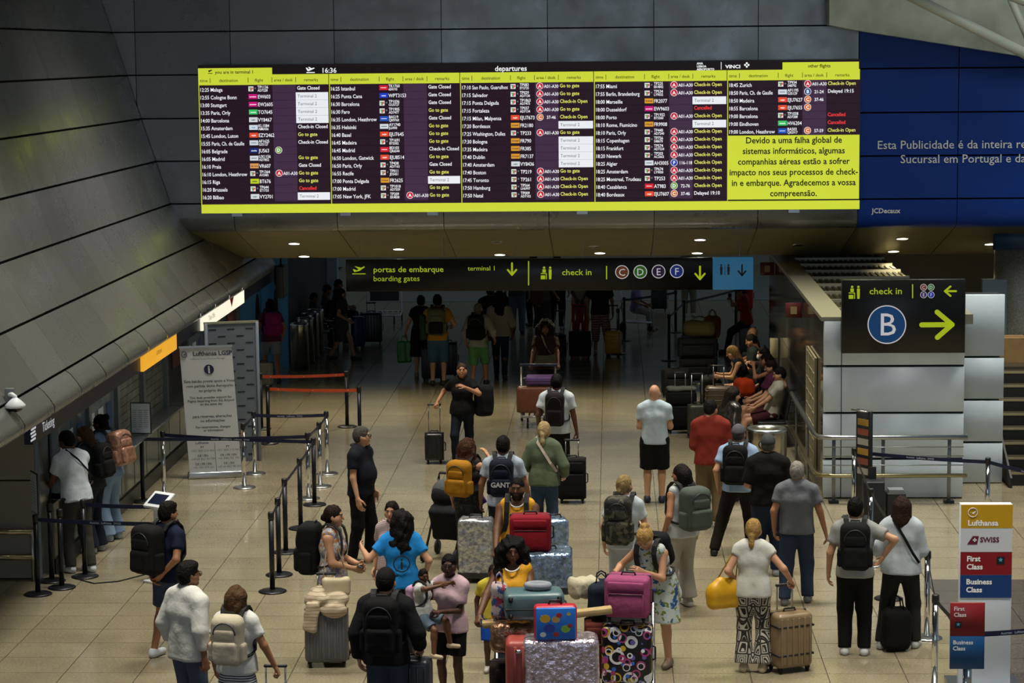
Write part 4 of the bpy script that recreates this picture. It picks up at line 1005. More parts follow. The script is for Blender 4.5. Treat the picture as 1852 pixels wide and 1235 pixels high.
    if bk in ('trousers', 'shorts', 'jeans', 'wide', 'leggings'):
        if bk == 'leggings': bl = .007
        bt = [cone(P+r*.062*q+u*.04, hip[q], (.104 if fem else .098)*g+.010, .098*g+.012, .04) for q in (-1, 1)]
        bt.append(cone(P-u*.01, P-u*.075, .095*g+.012, .085*g, .04))
        fr = {'shorts': .82}.get(bk, 9); fr = bottom[3] if len(bottom) > 3 else fr
        for q in (-1, 1):
            a, b = hip[q], kn[q]; e = a+(b-a)*min(fr, 1)
            bt.append(cone(a, e, .092*g+bl*.9, (.062*g if fr > 1 else .075*g)+bl, .03, [(e, unit(b-a))] if fr <= 1 else ()))
            if fr > 1:
                e2 = an[q]+(an[q]-kn[q])*.02; f2 = min(fr-1, 1); e2 = kn[q]+(e2-kn[q])*f2; wd = .04 if bk == 'wide' else 0
                bt.append(cone(kn[q], e2, .060*g+bl, .044*g+bl*1.1+wd, .03, [(e2, unit(an[q]-kn[q]))]))
        put({'jeans': 'jeans', 'shorts': 'shorts', 'leggings': 'leggings'}.get(bk, 'trousers'), bt, bc, (), [(P+u*.06, u)], rip=(.003, 48))
    elif bk == 'skirt':
        L = bottom[3] if len(bottom) > 3 else .55; e = P-A3((0, 0, L))
        put('skirt', [cone(P+u*.05+r*.05*q, e+r*.08*q, .108, .15+bl, .05) for q in (-1, 1)], bc, (), [(e, A3((0, 0, -1))), (P+u*.08, u)], rip=(.006, 40))
    for q in (-1, 1):
        if shoes is None: break
        yv = A3((q*.022, .155, -.045)); 
        sp_ = [cone(an[q]+A3((0, -.028, -.043)), an[q]+yv, .047, .040, .03), cone(an[q]+A3((0, -.01, -.01)), an[q]+A3((0, .01, -.04)), .046, .05, .02)]
        zf = an[q][2]-.083
        put('shoe', sp_, mat('shoe_'+shoes, shoes, .55, var=.1) if isinstance(shoes, str) else shoes, (), [((0, 0, zf), (0, 0, -1)), (an[q]+A3((0, 0, .02)), (0, 0, 1))], None, min(h, .014))
    # --- hair, cap, glasses
    T = Matrix([[*(Rh[i]*s), Hc[i]*s] for i in range(3)]+[[0, 0, 0, 1]])
    def onhead(name, VQ, m): 
        o = link(name, np_mesh(name, (VQ[0] @ Rh.T+Hc)*s, VQ[1], m), R); return o
    hm = mat('hair_'+hair[1], hair[1], .6, bump=.8, bscale=55, var=.3, vscale=25, spec=.12)
    if hair[0] != 'bald': onhead('hair', hair_mesh(hair[0], seed % 3), hm)
    if cap:
        c_ = onhead('cap', cap_mesh(), fabric(cap)); b_ = np_mesh('brim', (brim_mesh()[0] @ Rh.T+Hc)*s, brim_mesh()[1], fabric(cap)); link('brim', b_, c_)
    if glasses:
        gm = mat('glasses_frame', '#15161a', .3); sb = MB()
        for x in (-.034, .034): sb.tube([(x+.024*math.cos(t), .106, .003+.019*math.sin(t)) for t in np.linspace(0, 6.283, 11)[:-1]], .003, 5, close=True)
        for x in (-1, 1): sb.tube([(x*.058, .104, .006), (x*.078, .05, .008), (x*.082, -.01, .002)], .0028, 5)
        sb.tube([(-.01, .107, .006), (.01, .107, .006)], .003, 5)
        o = sb.build('glasses', gm, R); o.data.transform(T)
    if mask:
        o = MB().ball((0, .088, -.05), .055, 12, None, (1, .55, .9)).build('face_mask', mat('mask_white', '#e6e6e2', .8), R); o.data.transform(T)
    p_ = Person(); p_.R, p_.s, p_.wr, p_.el, p_.S, p_.P, p_.u, p_.r, p_.fw, p_.C, p_.N, p_.sh, p_.hip, p_.loc, p_.yaw, p_.kn = R, s, wr, el, S, P, u, r, fw, C, N, sh, hip, loc, yaw, kn
    p_.M = Matrix.Translation(loc) @ Matrix.Rotation(-math.radians(yaw), 4, 'Z')
    p_.W = lambda v: p_.M @ Vector([float(c)*s for c in v])
    p_.hand = {q: p_.W(wr[q]+unit(wr[q]-el[q])*.085) for q in (-1, 1)}
    PEOPLE[key] = p_; return p_
# ================================================================== bags, cases, trolleys
def backpack(p, label, col, w=.30, d=.17, hh=.46, off=0, accent=None, kind='day', one=None, tall=0, m=None, group=None):
    """backpack worn by person p; its own top-level thing placed on the person's back"""
    s = p.s; fabm = m or fabric(col); dk = mat('webbing_black', '#0f0f10', .8)
    cen = p.S*.999-p.u*(.19-tall)-p.fw*(.135+d/2); cen = cen+p.r*off
    org = p.W(cen-p.u*hh/2)
    b = root('backpack', label, 'backpack', org, -math.radians(p.yaw), group)
    fr = np.stack([p.r, p.fw, p.u], 1); c0 = p.u*hh/2
    loc = lambda x, y, z: c0+p.r*x+p.fw*y+p.u*z
    V, Q = solid([rbx(loc(0, 0, 0), (w/2, d/2, hh/2), min(.075, d*.45), fr, .03), rbx(loc(0, .01, hh*.33), (w*.40, d*.42, hh*.2), .06, fr, .05)], .016, ripple=(.003, 35, 5))
    bd = link('pack_body', np_mesh('pack_body', V*s, Q, fabm), b)
    V, Q = solid([rbx(loc(0, -d*.42, -hh*.2), (w*.40, d*.26, hh*.24), .045, fr, .02)], .014, ripple=(.0025, 40, 8)); link('front_pocket', np_mesh('front_pocket', V*s, Q, fabm if not accent else fabric(accent)), b)
    if kind != 'small':
        V, Q = solid([rbx(loc(0, -d*.42, hh*.16), (w*.36, d*.16, hh*.13), .035, fr, .02)], .014); link('upper_pocket', np_mesh('upper_pocket', V*s, Q, fabm), b)
        for q in (-1, 1):
            V, Q = solid([rbx(loc(q*w*.5, -.01, -hh*.22), (.03, d*.3, hh*.2), .025, fr, .02)], .014); link('side_pocket', np_mesh('side_pocket', V*s, Q, fabm), b)
    z = mat('zip_grey', '#3d3f42', .4, .5); sb = MB()
    arc = [loc(w*.36*math.cos(t), -d*.5-.002, hh*.17+hh*.24*math.sin(t)) for t in np.linspace(0, math.pi, 12)]
    sb.tube([v*s for v in arc], .006, 5).build('zip', z, b)
    hd = [loc(-.05, d*.3, hh*.49), loc(-.045, d*.3, hh*.56), loc(.045, d*.3, hh*.56), loc(.05, d*.3, hh*.49)]
    MB().tube([v*s for v in hd], .009, 6).build('grab_handle', dk, b)
    for q in ((-1, 1) if one is None else (one,)):
        o = p.S-(cen-c0); P = lambda x, y, zz: (o+p.r*x*q+p.fw*y+p.u*zz)*s
        xs = .105
        pts = [P(xs*.8, -.125, .02), P(xs*.95, -.085, .085), P(xs, -.02, .112), P(xs, .05, .10), P(xs, .115, .04), P(xs+.005, .142, -.06), P(xs+.01, .145, -.18), P(xs+.035, .12, -.27), P(.17, .03, -.33), P(.165, -.07, -.36), P(.14, -.13, -.37)]
        MB().ribbon(pts, .055*s, .014, None, tuple(p.r*.9+p.fw*.0)).build('shoulder_strap', dk if accent != 'same' else fabm, b)
    return b
def suitcase(label, loc, w=.44, d=.26, hh=.62, col='#222222', rz=0, kind='hard', handle=0.0, m=None, ribs='v', lying=False, name='suitcase', z=None, group=None, tilt=0, band='#151515', wheels=True, grip=True):
    """w across the front, d deep, hh tall (without wheels); front faces local -Y"""
    if len(loc) == 2: loc = ground(*loc)
    loc = Vector(loc)
    if z is not None: loc.z = z
    b = root(name, label, 'suitcase', loc, math.radians(rz), group); mm = m or (shell(col) if kind == 'hard' else fabric(col)); dk = mat('band_'+band, band, .6)
    wz = .055 if wheels else 0.0; T = Matrix.Identity(4)
    if lying == 'side': T = Matrix.Translation((0, 0, w/2)) @ Matrix.Rotation(math.pi/2, 4, 'Y') @ Matrix.Translation((0, 0, -hh/2-wz))
    elif lying == 'flat': T = Matrix.Translation((0, 0, d/2)) @ Matrix.Rotation(-math.pi/2, 4, 'X') @ Matrix.Translation((0, 0, -hh/2-wz))
    elif tilt: T = Matrix.Rotation(math.radians(tilt), 4, 'X')
    zc = wz+hh/2; r = .055 if kind == 'hard' else .045
    MB().rbox((0, 0, zc), (w, d, hh), min(r, d*.3), T, 4).build('shell', mm, b)
    MB().rbox((0, d*.08, zc), (w+.006, .022, hh+.006), .01, T, 2).build('zip_band', dk, b)
    if kind == 'hard':
        if ribs == 'v':
            n_ = max(4, int(w/.065))
            for i in range(n_):
                x = -w*.40+w*.80*i/(n_-1)
                for y in (-1, 1): MB().rbox((x, y*(d/2+.002), zc), (.024, .014, hh*.84), .006, T, 2).build('rib', mm, b)
        elif ribs == 'h':
            for i in range(7):
                zz = zc-hh*.40+hh*.80*i/6; MB().rbox((0, 0, zz), (w+.012, d+.012, .016), .007, T, 2).build('rib', mm, b)
    else:
        MB().rbox((0, -d/2-.008, zc-hh*.13), (w*.82, .05, hh*.52), .02, T, 2).build('front_pocket', mm, b)
        MB().rbox((0, -d/2-.004, zc+hh*.30), (w*.82, .035, hh*.22), .015, T, 2).build('upper_pocket', mm, b)
        MB().tube([(-w*.40, -d/2-.034, zc+hh*.12), (w*.40, -d/2-.034, zc+hh*.12)], .005, 5, M=T).build('zip', mat('zip_grey', '#3d3f42', .4, .5), b)
    MB().tube([(-.07, 0, zc+hh/2-.005), (-.06, 0, zc+hh/2+.03), (.06, 0, zc+hh/2+.03), (.07, 0, zc+hh/2-.005)], .011, 6, M=T).build('carry_handle', dk, b)
    MB().tube([(w/2-.004, -.0, zc-.07), (w/2+.025, 0, zc-.06), (w/2+.025, 0, zc+.06), (w/2-.004, 0, zc+.07)], .01, 6, M=T).build('side_handle', dk, b)
    if wheels:
        for x in (-1, 1):
            for y in (-1, 1):
                s_ = MB(); s_.cyl((0, 0, 0), .027, .022, 14, T @ Matrix.Translation((x*(w/2-.05), y*(d/2-.05), .027)) @ Matrix.Rotation(math.pi/2, 4, 'Y'))
                s_.box((x*(w/2-.05), y*(d/2-.05), .056), (.04, .04, .03), T); s_.build('wheel', RUBBER, b)
    if handle:
        for x in (-.09, .09): MB().tube([(x, d/2-.05, zc+hh/2-.02), (x, d/2-.05, zc+hh/2+handle)], .009, 6, M=T).build('telescopic_rod', METAL, b)
        MB().rbox((0, d/2-.05, zc+hh/2+handle), (.22, .032, .03), .012, T, 2).build('handle_grip', BLACKP, b)
    return b
def foil(name, tint, rough=.22):
    m = mat(name, tint, rough, .75, bump=1.0, bscale=16, var=.5, vscale=22); return m
def wrap(name, parent, c, dims, m, M=None):
    """crumpled stretch-film skin around a case"""
    V, Q = solid([rbx(c, (dims[0]/2, dims[1]/2, dims[2]/2), .05)], .016, ripple=(.007, 60, 11)); 
    return link(name, np_mesh(name, V, Q, m), parent)
def trolley(label, loc, rz=0, L=.95, w=.62):
    """luggage cart: pushed from +Y end (handle) with load platform toward -Y"""
    if len(loc) == 2: loc = ground(*loc)
    t = root('luggage_trolley', label, 'trolley', loc, math.radians(rz))
    fr = MB()
    for x in (-1, 1): fr.tube([(x*w*.42, -L*.55, .20), (x*w*.46, L*.38, .22), (x*w*.46, L*.46, .95)], .018, 8)
    fr.tube([(-w*.42, -L*.55, .20), (w*.42, -L*.55, .20)], .018, 8); fr.tube([(-w*.46, L*.38, .22), (w*.46, L*.38, .22)], .016, 8); fr.tube([(-w*.46, L*.45, .75), (w*.46, L*.45, .75)], .014, 8)
    fr.build('frame', METAL, t)
    for i in range(6): MB().box((-w*.36+i*w*.145, -.08, .225), (.03, L*.9, .012)).build('slat', METAL, t)
    MB().tube([(-w*.52, L*.48, .98), (w*.52, L*.48, .98)], .022, 10).build('handle_bar', mat('trolley_blue_grip', '#1d2d5c', .5), t)
    MB().box((0, L*.44, .60), (w*.78, .015, .26)).build('advert_plate', mat('trolley_plate', '#3a3d40', .5), t)
    for x, y in ((-1, 1), (1, 1), (-.55, -1), (.55, -1)):
        s_ = MB(); s_.cyl((0, 0, 0), .085 if y > 0 else .06, .035, 16, Matrix.Translation((x*w*.46, L*.40 if y > 0 else -L*.5, .085 if y > 0 else .06)) @ Matrix.Rotation(math.pi/2, 4, 'Y'))
        s_.box((x*w*.46, L*.40 if y > 0 else -L*.5, .15), (.03, .04, .1)); s_.build('wheel', RUBBER, t)
    return t
def soft_bag(name, label, cat, loc, dims, m, rz=0, r=.08, handles=True, ripple=(.008, 30, 3), hm=None, strap=None, extra=None):
    b = root(name, label, cat, loc, math.radians(rz)); x, y, z = dims
    V, Q = solid([rbx((0, 0, z/2), (x/2, y/2, z/2), min(r, y*.45, z*.45), None, .03)]+(extra or []), .016, ripple=ripple); link('bag_body', np_mesh('bag_body', V, Q, m), b)
    hm = hm or m
    if handles:
        for q in (-1, 1): MB().tube([(-x*.22, q*y*.25, z*.93), (-x*.16, q*y*.2, z*1.18), (0, q*y*.12, z*1.27), (x*.16, q*y*.2, z*1.18), (x*.22, q*y*.25, z*.93)], .008, 6).build('handle', hm, b)
    if strap: MB().tube([Vector(q)-Vector(loc) for q in strap] if rz == 0 else [Matrix.Rotation(-math.radians(rz), 3, 'Z') @ (Vector(q)-Vector(loc)) for q in strap], .008, 6).build('strap', hm, b)
    return b
# ---- belt barriers
POSTS = {}
BELTB = mat('navy_belt', '#10163c', .6); BELTO = mat('orange_belt', '#c8481c', .6); BELTK = mat('black_belt', '#14181c', .6); BELTW = mat('belt_print', '#b9c0d0', .6)
def post(key, px, py, kind='black', H=.98, label=None, loc=None):
    l = loc or ground(px, py); m = {'black': mat('post_navy_black', '#12141c', .35, .2), 'chrome': CHROME, 'green': mat('post_dark_green', '#0e1b18', .4)}[kind]
    b = root('belt_post', label, 'barrier post', l, 0, 'belt barrier posts')
    MB().lathe([(.17, 0), (.17, .012), (.15, .022), (.05, .03), (.035, .034)], 28).build('base', m if kind != 'chrome' else METAL, b)
    MB().lathe([(.032, .03), (.032, H-.09), (.032, H-.09)], 16).build('shaft', m, b)
    MB().lathe([(.032, H-.09), (.038, H-.085), (.038, H-.01), (.032, H)], 16).build('belt_head', BLACKP, b)
    POSTS[key] = (l, H); return b
def belt(a, b, m, label, sag=.015, mark=True, z=.06):
    (la, ha), (lb, hb) = POSTS[a], POSTS[b]; A_, B_ = la+Vector((0, 0, ha-z)), lb+Vector((0, 0, hb-z)); d = B_-A_
    o = root('barrier_belt', label, 'barrier belt', A_, 0, 'barrier belts'); n = 9; e = .036
    dn = d.normalized(); pts = [d*t+Vector((0, 0, -sag*4*t*(1-t))) for t in np.linspace(e/d.length, 1-e/d.length, n)]
    s = MB(); s.ribbon(pts, .05, .003, None, (0, 0, 1)); s.build('webbing', m, o)
    if mark and d.length > .6:
        nn = Vector((dn.y, -dn.x, 0)); nn = nn if nn.y < 0 else -nn
        xd = Vector((0, 0, 1)).cross(nn)
        mid = d*.5+Vector((0, 0, -sag-.011))+nn*.004
        if m is BELTB:
            text('Austrian   Lufthansa   SWISS', .034, face_frame(mid, xd), 'belt_lettering', BELTW, o, 'CENTER', .01)
        else:
            for q in np.linspace(.12, .88, max(3, int(d.length/.45))): text('>', .04, face_frame(d*q+Vector((0, 0, -sag*4*q*(1-q)-.012))+nn*.004, xd), 'belt_mark', BELTW, o, 'CENTER', .02)
    return o
# ================================================================== people (with what they wear) and what they carry
def pattern(name, base, cols, scale, kind='voronoi', thr=.5, rough=.8, coords='Object'):
    """printed cloth: patches of several colours on a base"""
    if name in MATS: return MATS[name]
    m = mat(name, base, rough); nt = m.node_tree; b = nt.nodes['Principled BSDF']; tc = nt.nodes.new('ShaderNodeTexCoord'); prev = None
    for i, c in enumerate(cols):
        v = nt.nodes.new('ShaderNodeTexVoronoi' if kind == 'voronoi' else 'ShaderNodeTexNoise'); v.inputs['Scale'].default_value = scale*(1+.35*i)
        mp = nt.nodes.new('ShaderNodeMapping'); mp.inputs['Location'].default_value = (i*3.7, i*1.3, i*2.1); nt.links.new(tc.outputs[coords], mp.inputs[0]); nt.links.new(mp.outputs[0], v.inputs['Vector'])
        cr = nt.nodes.new('ShaderNodeMath'); cr.operation = 'LESS_THAN' if kind == 'voronoi' else 'GREATER_THAN'; cr.inputs[1].default_value = thr
        nt.links.new(v.outputs[0], cr.inputs[0]); mx = nt.nodes.new('ShaderNodeMix'); mx.data_type = 'RGBA'; nt.links.new(cr.outputs[0], mx.inputs[0])
        if prev is None: mx.inputs[6].default_value = (*lin(base), 1)
        else: nt.links.new(prev.outputs[2], mx.inputs[6])
        mx.inputs[7].default_value = (*lin(c), 1); prev = mx
    nt.links.new(prev.outputs[2], b.inputs['Base Color']); return m
def stripes(name, a, c, scale, axis=2, duty=.5, wob=0, rough=.8):
    if name in MATS: return MATS[name]
    m = mat(name, a, rough); nt = m.node_tree; b = nt.nodes['Principled BSDF']; tc = nt.nodes.new('ShaderNodeTexCoord')
    w = nt.nodes.new('ShaderNodeTexWave'); w.bands_direction = 'XYZ'[axis]; w.inputs['Scale'].default_value = scale; w.inputs['Distortion'].default_value = wob; w.inputs['Detail Scale'].default_value = 2
    g = nt.nodes.new('ShaderNodeMath'); g.operation = 'GREATER_THAN'; g.inputs[1].default_value = duty; mx = nt.nodes.new('ShaderNodeMix'); mx.data_type = 'RGBA'
    nt.links.new(tc.outputs['Object'], w.inputs['Vector']); nt.links.new(w.outputs['Fac'], g.inputs[0]); nt.links.new(g.outputs[0], mx.inputs[0])
    mx.inputs[6].default_value = (*lin(a), 1); mx.inputs[7].default_value = (*lin(c), 1); nt.links.new(mx.outputs[2], b.inputs['Base Color']); return m
def ikat():
    m = mat('black_white_ikat', '#b8b3a6', .8); nt = m.node_tree; b = nt.nodes['Principled BSDF']; tc = nt.nodes.new('ShaderNodeTexCoord')
    v = nt.nodes.new('ShaderNodeTexVoronoi'); v.feature = 'DISTANCE_TO_EDGE'; v.inputs['Scale'].default_value = 8; v.inputs['Randomness'].default_value = .25; nt.links.new(tc.outputs['Object'], v.inputs['Vector'])
    a = nt.nodes.new('ShaderNodeMath'); a.operation = 'MULTIPLY'; a.inputs[1].default_value = 44; s = nt.nodes.new('ShaderNodeMath'); s.operation = 'SINE'; g = nt.nodes.new('ShaderNodeMath'); g.operation = 'GREATER_THAN'; g.inputs[1].default_value = .1
    nt.links.new(v.outputs[0], a.inputs[0]); nt.links.new(a.outputs[0], s.inputs[0]); nt.links.new(s.outputs[0], g.inputs[0]); mx = nt.nodes.new('ShaderNodeMix'); mx.data_type = 'RGBA'; nt.links.new(g.outputs[0], mx.inputs[0])
    mx.inputs[6].default_value = (*lin('#b4afa2'), 1); mx.inputs[7].default_value = (*lin('#12110f'), 1); nt.links.new(mx.outputs[2], b.inputs['Base Color']); return m
JEAN, DJEAN, BLK = '#3c4f6b', '#1f2836', '#0f0f12'
# -- ticket windows
A = person('counter_man', 'man in white polo and grey trousers leaning on the ticket window ledge', (143, 1034), 1.82, -50, top=('tee', '#c4ccd6', .022), bottom=('trousers', '#3e3c38', .022), shoes='#c9cdd2', skin='brown', hair=('short', '#0b0908'), head=(-10, 18), lean=12, LH=(-.15, .42, 1.02), RH=(.12, .45, 1.04), LF=(-.1, .05, 0), RF=(.1, -.1, 0))
MB().ribbon([A.W(A.S+A.r*x+A.fw*y+A.u*z)-A.loc for x, y, z in ((-.10, -.06, .08), (.0, -.145, -.06), (.12, -.15, -.22), (.20, -.06, -.36), (.19, .08, -.38))], .03, .006, None, (0, 0, 1)).build('crossbody_strap', fabric(BLK), None, label='thin black crossbody strap over the white polo at the ticket window', cat='strap', loc=A.loc)
B = person('counter_woman', 'woman with long brown hair and dark trousers at the ticket window', (172, 998), 1.68, -70, fem=True, top=('tee', '#2b2d33'), bottom=('wide', '#1b2030', .02), shoes='#b8b8b4', hair=('long', '#4a3420'), head=(-8, 12), lean=8, RH=(.2, .4, 1.05))
backpack(B, 'black backpack on the woman beside the white polo man', BLK, w=.32)
C_ = person('copper_woman', 'woman with black braids in light blue wide jeans at the ticket windows', (203, 976), 1.72, -65, lean=10, fem=True, top=('tee', '#7f95b8'), bottom=('wide', '#7f97b4', .016), shoes='#b9c2cc', skin='dark', hair=('braids', '#0b090a'), head=(-8, 5), LH=(-.1, .35, 1.05), RH=(.15, .35, 1.1))
backpack(C_, 'crinkled copper pink backpack on the woman with braids', '#a2694f', w=.36, d=.22, hh=.46, m=mat('copper_film', '#9a705c', .35, .2, bump=1, bscale=14, var=.45, vscale=16))
# -- left foreground
A = person('navy_man', 'man in navy tee and denim shorts with hands held behind his back', (308, 1187), 1.71, 35, top=('tee', '#141b33', .02), bottom=('shorts', '#39455c', .02), shoes='#c4c8cc', skin='tan', hair=('top', '#15100d'), head=(15, 0), LH=(-.10, -.16, .93), RH=(.08, -.16, .95), lpole=(-1, -.2, 0), rpole=(1, -.2, 0), LF=(-.12, -.1, 0), RF=(.1, .12, 0))
backpack(A, 'bulky black backpack on the man in the navy tee', '#131315', w=.36, d=.24, hh=.52, off=-.04)
A = person('white_shirt_man', 'man in loose white linen shirt and jeans wearing glasses', (345, 1345), 1.76, 40, top=('shirt', '#c9c8c2', .03, 1.7), bottom=('jeans', '#4a5566', .018), skin='olive', hair=('top', '#15110f'), head=(18, -4), glasses=True, RH=(.30, -.05, .82), rg=True)
suitcase('black cabin case beside the man in the white linen shirt', (376, 1376), .38, .22, .52, '#121214', 10, 'soft', .0)
MB().box((0, 0, 0), (.03, .01, .05)).build('luggage_tag', mat('red_tag', '#c0392b', .6), None, label='small red luggage tag beside the white linen shirt man', cat='tag', loc=ground(300, 1385)+Vector((0, 0, .62)))
A = person('striped_woman', 'woman in white tee and striped skirt with wavy hair pulling a case', (433, 1369), 1.63, 12, fem=True, top=('tee', '#d0d0cc', .02), bottom=('skirt', stripes('striped_cloth', '#c9ccd0', '#14151a', 14, 2, .62), .02, .55), shoes='#c9c9c9', skin='tan', hair=('wavy', '#4b3521'), head=(0, 0), RH=(.36, .10, .80), rg=True)
backpack(A, 'cream backpack with dark straps on the woman in the striped skirt', '#b7ad98', w=.32, d=.2, hh=.48)
suitcase('silver handled case pulled by the woman in the striped skirt', (500, 1366), .36, .22, .42, '#2b2d30', 0, 'hard', .36)
# -- info group
A = person('polo_man', 'grey haired man in dark navy polo and black trousers standing beside the belt posts', (655, 1018), 1.78, 112, top=('tee', '#11141f', .022), bottom=('trousers', '#0c0c10', .02), shoes='#14151a', hair=('short', '#45423d'), head=(-22, 0), glasses=True, fat=.8, LF=(-.13, .06, 0), RF=(.12, -.06, 0), RH=(.27, .10, .84))
A = person('tank_woman', 'woman in bright printed tank top and dark jeans looking over her suitcase', (604, 1189), 1.68, 98, fem=True, top=('tank', pattern('bright_print', '#b9b6b2', ['#6a6f98', '#b0713a', '#8c8c98'], 16, 'noise', .56)), bottom=('jeans', '#141a2a', .012), shoes='#3a1a16', skin='light', hair=('lowbun', '#20140f'), head=(-5, 2), build=1.08, LH=(-.04, .27, 1.03), RH=(.07, .25, 1.0), lpole=(-.8, -1, -.6), rpole=(.8, -1, -.6))
MB().rbox((0, 0, 0), (.075, .15, .01), .005, Matrix.Rotation(math.radians(20), 4, 'Y'), 2).build('phone', BLACKP, None, label='dark phone held by the woman in the printed tank top', cat='phone', loc=A.hand[1]+Vector((0, .02, .05)))
backpack(A, 'large black backpack on the woman in the printed tank top', '#0f1011', w=.34, d=.24, hh=.56)
q = A.W(A.P+A.fw*.05+A.r*.24+A.u*.06)
soft_bag('handbag', 'cream handbag at the hip of the woman in the printed tank top', 'handbag', q+Vector((.06, -.05, -.22)), (.30, .12, .20), mat('cream_leather', '#b9ac8c', .5, var=.1), 8, .05, False, strap=[q+Vector((-.08, -.05, -.03)), A.W(A.S+A.r*.10+A.u*.09), q+Vector((.18, 0, -.03))])
sc1 = suitcase('grey ribbed suitcase with a beige quilted scarf tied on top', (592, 1203), .46, .27, .56, '#55565a', 4, 'hard', .36)
G1 = ground(592, 1203); puff = stripes('quilted_beige', '#b5a48c', '#8f8069', 9, 2, .86, 1.2)
sc_ = root('quilted_jacket', 'beige quilted jacket knotted over the grey ribbed suitcase', 'jacket', G1+Vector((0, 0, .62)))
V, Q = solid([ell((-.10, -.04, .10), (.13, .10, .10)), ell((.11, -.03, .10), (.14, .11, .09)), ell((-.01, -.11, .11), .055), rbx((-.14, -.165, -.06), (.075, .035, .16), .03, rotmat(0, 0, 8)), ell((.09, -.12, .01), (.15, .07, .085)), ell((-.06, .03, .17), (.12, .08, .07)), ell((.05, .04, .16), (.12, .07, .08))], .014, ripple=(.007, 60, 4)); link('quilted_body', np_mesh('quilted_body', V, Q, puff), sc_)
A = person('info_woman', 'woman with long curly dark hair in blue info tee raising her hand', (728, 1200), 1.68, -8, fem=True, top=('tee', '#1f7fc8', .022), bottom=('trousers', '#15161c'), shoes='#222222', skin='light', hair=('curly', '#120d0c'), head=(-20, 0), LH=(-.40, .18, 1.22), lpole=(-1, -.3, -1), RH=(.28, .12, .98))
TB = mat('tee_print_black', '#10182a', .8)
def on_back(p, name, dz, fn, dist=.128):
    o = p.S-p.u*dz-p.fw*dist; Mx = Matrix([[*(p.r[i], p.u[i], -p.fw[i]), o[i]*p.s] for i in range(3)]+[[0, 0, 0, 1]]); return Mx
Mb = on_back(A, '', .27, None, .155)
s_ = MB(); s_.tube([Mb @ Vector((.085*math.cos(t), .085*math.sin(t), 0)) for t in np.linspace(0, 6.283, 25)[:-1]], .007, 5, close=True); s_.build('printed_ring', TB, A.R)
text('i', .17, Mb @ Matrix.Translation((0, -.058, .0)), 'printed_letter', TB, A.R, 'CENTER', .02)
A = person('info_listener', 'woman in pale top facing the blue info tee woman', (714, 1158), 1.58, 200, fem=True, top=('tee', stripes('pink_white_stripe', '#c4b6b4', '#8d6f74', 20, 2)), bottom=('trousers', '#22242c'), hair=('lowbun', '#120d0b'), skin='light', head=(-10, 0))
A = person('hoodie_man', 'man in black hoodie and jeans with a hand on a ribbed case', (702, 1360), 1.75, 6, top=('hoodie', '#0e0f13', .035), bottom=('jeans', '#323d4c', .022), skin='light', hair=('short', '#0d0b0a'), head=(5, 5), cap='#0e0e10', RH=(.28, .16, .98), rg=True)
backpack(A, 'black laptop backpack with pale zip pulls on the man in the black hoodie', '#0a0a0c', w=.32, d=.2, hh=.52)
suitcase('dark blue grey ribbed case under the hand of the hoodie man', (748, 1350), .36, .24, .80, '#262c33', -8, 'hard', 0)
A = person('carrying_girl', 'girl in pink tee and black shorts with blue glasses carrying a toddler', (818, 1278), 1.56, 205, fem=True, top=('tee', '#b79aa4', .024, .7), bottom=('shorts', '#0d0d10', .024, .75), shoes='#3a2a20', skin='dark', hair=('lowbun', '#0a0808'), head=(-18, 0), glasses=True, LH=(-.02, .26, 1.02), RH=(.22, .26, .98), lg=True, build=.88)
Gc = A
tl = A.W(A.C)+Vector((-.27, -.16, -.45))
A = person('toddler', 'toddler in white tee and denim held on the hip of the girl in pink', tuple(tl), .95, 110, fem=True, seat=.26, top=('tee', '#b4b4b2', .02), bottom=('shorts', '#5a6878', .02), shoes='#b9a58a', skin='brown', hair=('short', '#0c0908'), head=(40, 5), LH=(-.04, .30, .62), RH=(.12, .24, .62), LF=(-.10, .26, -.05), RF=(.16, .20, -.10), build=1.15, h=.014)
backpack(A, 'small pink lilac backpack on the toddler', '#b58fae', w=.26, d=.16, hh=.34, kind='small')
# -- yellow jerseys
YEL = mat('jersey_yellow', '#d89a10', .7, bump=.2, bscale=40)
A = person('jersey_man', 'bearded man in yellow basketball jersey pushing a loaded trolley', (938, 1143), 1.78, 182, top=('tank', YEL, .022), bottom=('shorts', '#1a1a1e', .02), skin='brown', hair=('buzz', '#0a0808'), beard='#0d0908', head=(5, 0), LH=(-.22, .42, .98), RH=(.22, .42, .98), lg=True, rg=True, build=1.1)
WP = mat('jersey_trim_white', '#d4d4d0', .8)
def trim(p, nm='neck_trim'):
    N_ = p.N; MB().tube([Vector([float(c)*p.s for c in N_+p.r*.083*math.sin(t)+p.fw*(.045+.085*math.cos(t))+p.u*(.012-.055*math.cos(t))]) for t in np.linspace(0, 6.283, 19)[:-1]], .009, 5, close=True).build(nm, WP, p.R)
trim(A)
for q in (-1, 1): pass
backpack(A, 'dark backpack straps over the yellow jersey of the bearded man', BLK, w=.28, d=.15, hh=.42)
A = person('jersey_woman', 'woman with an afro in yellow basketball jersey pushing a tall luggage load', (930, 1275), 1.70, 185, fem=True, top=('tank', YEL, .024), bottom=('jeans', '#28324a', .018), skin='brown', hair=('bigcurl', '#0b0807'), head=(-12, 0), LH=(-.24, .40, .98), RH=(.30, .36, .96), rg=True, lg=True, build=1.12)
trim(A)
A = person('jersey_boy', 'child in yellow shirt and bright blue shorts beside the yellow jersey woman', (894, 1214), 1.16, 178, top=('tee', '#b9a83c', .022), bottom=('shorts', '#1148a8', .03, .95), shoes='#a8a49a', skin='dark', hair=('buzz', '#0b0908'), head=(0, 8))
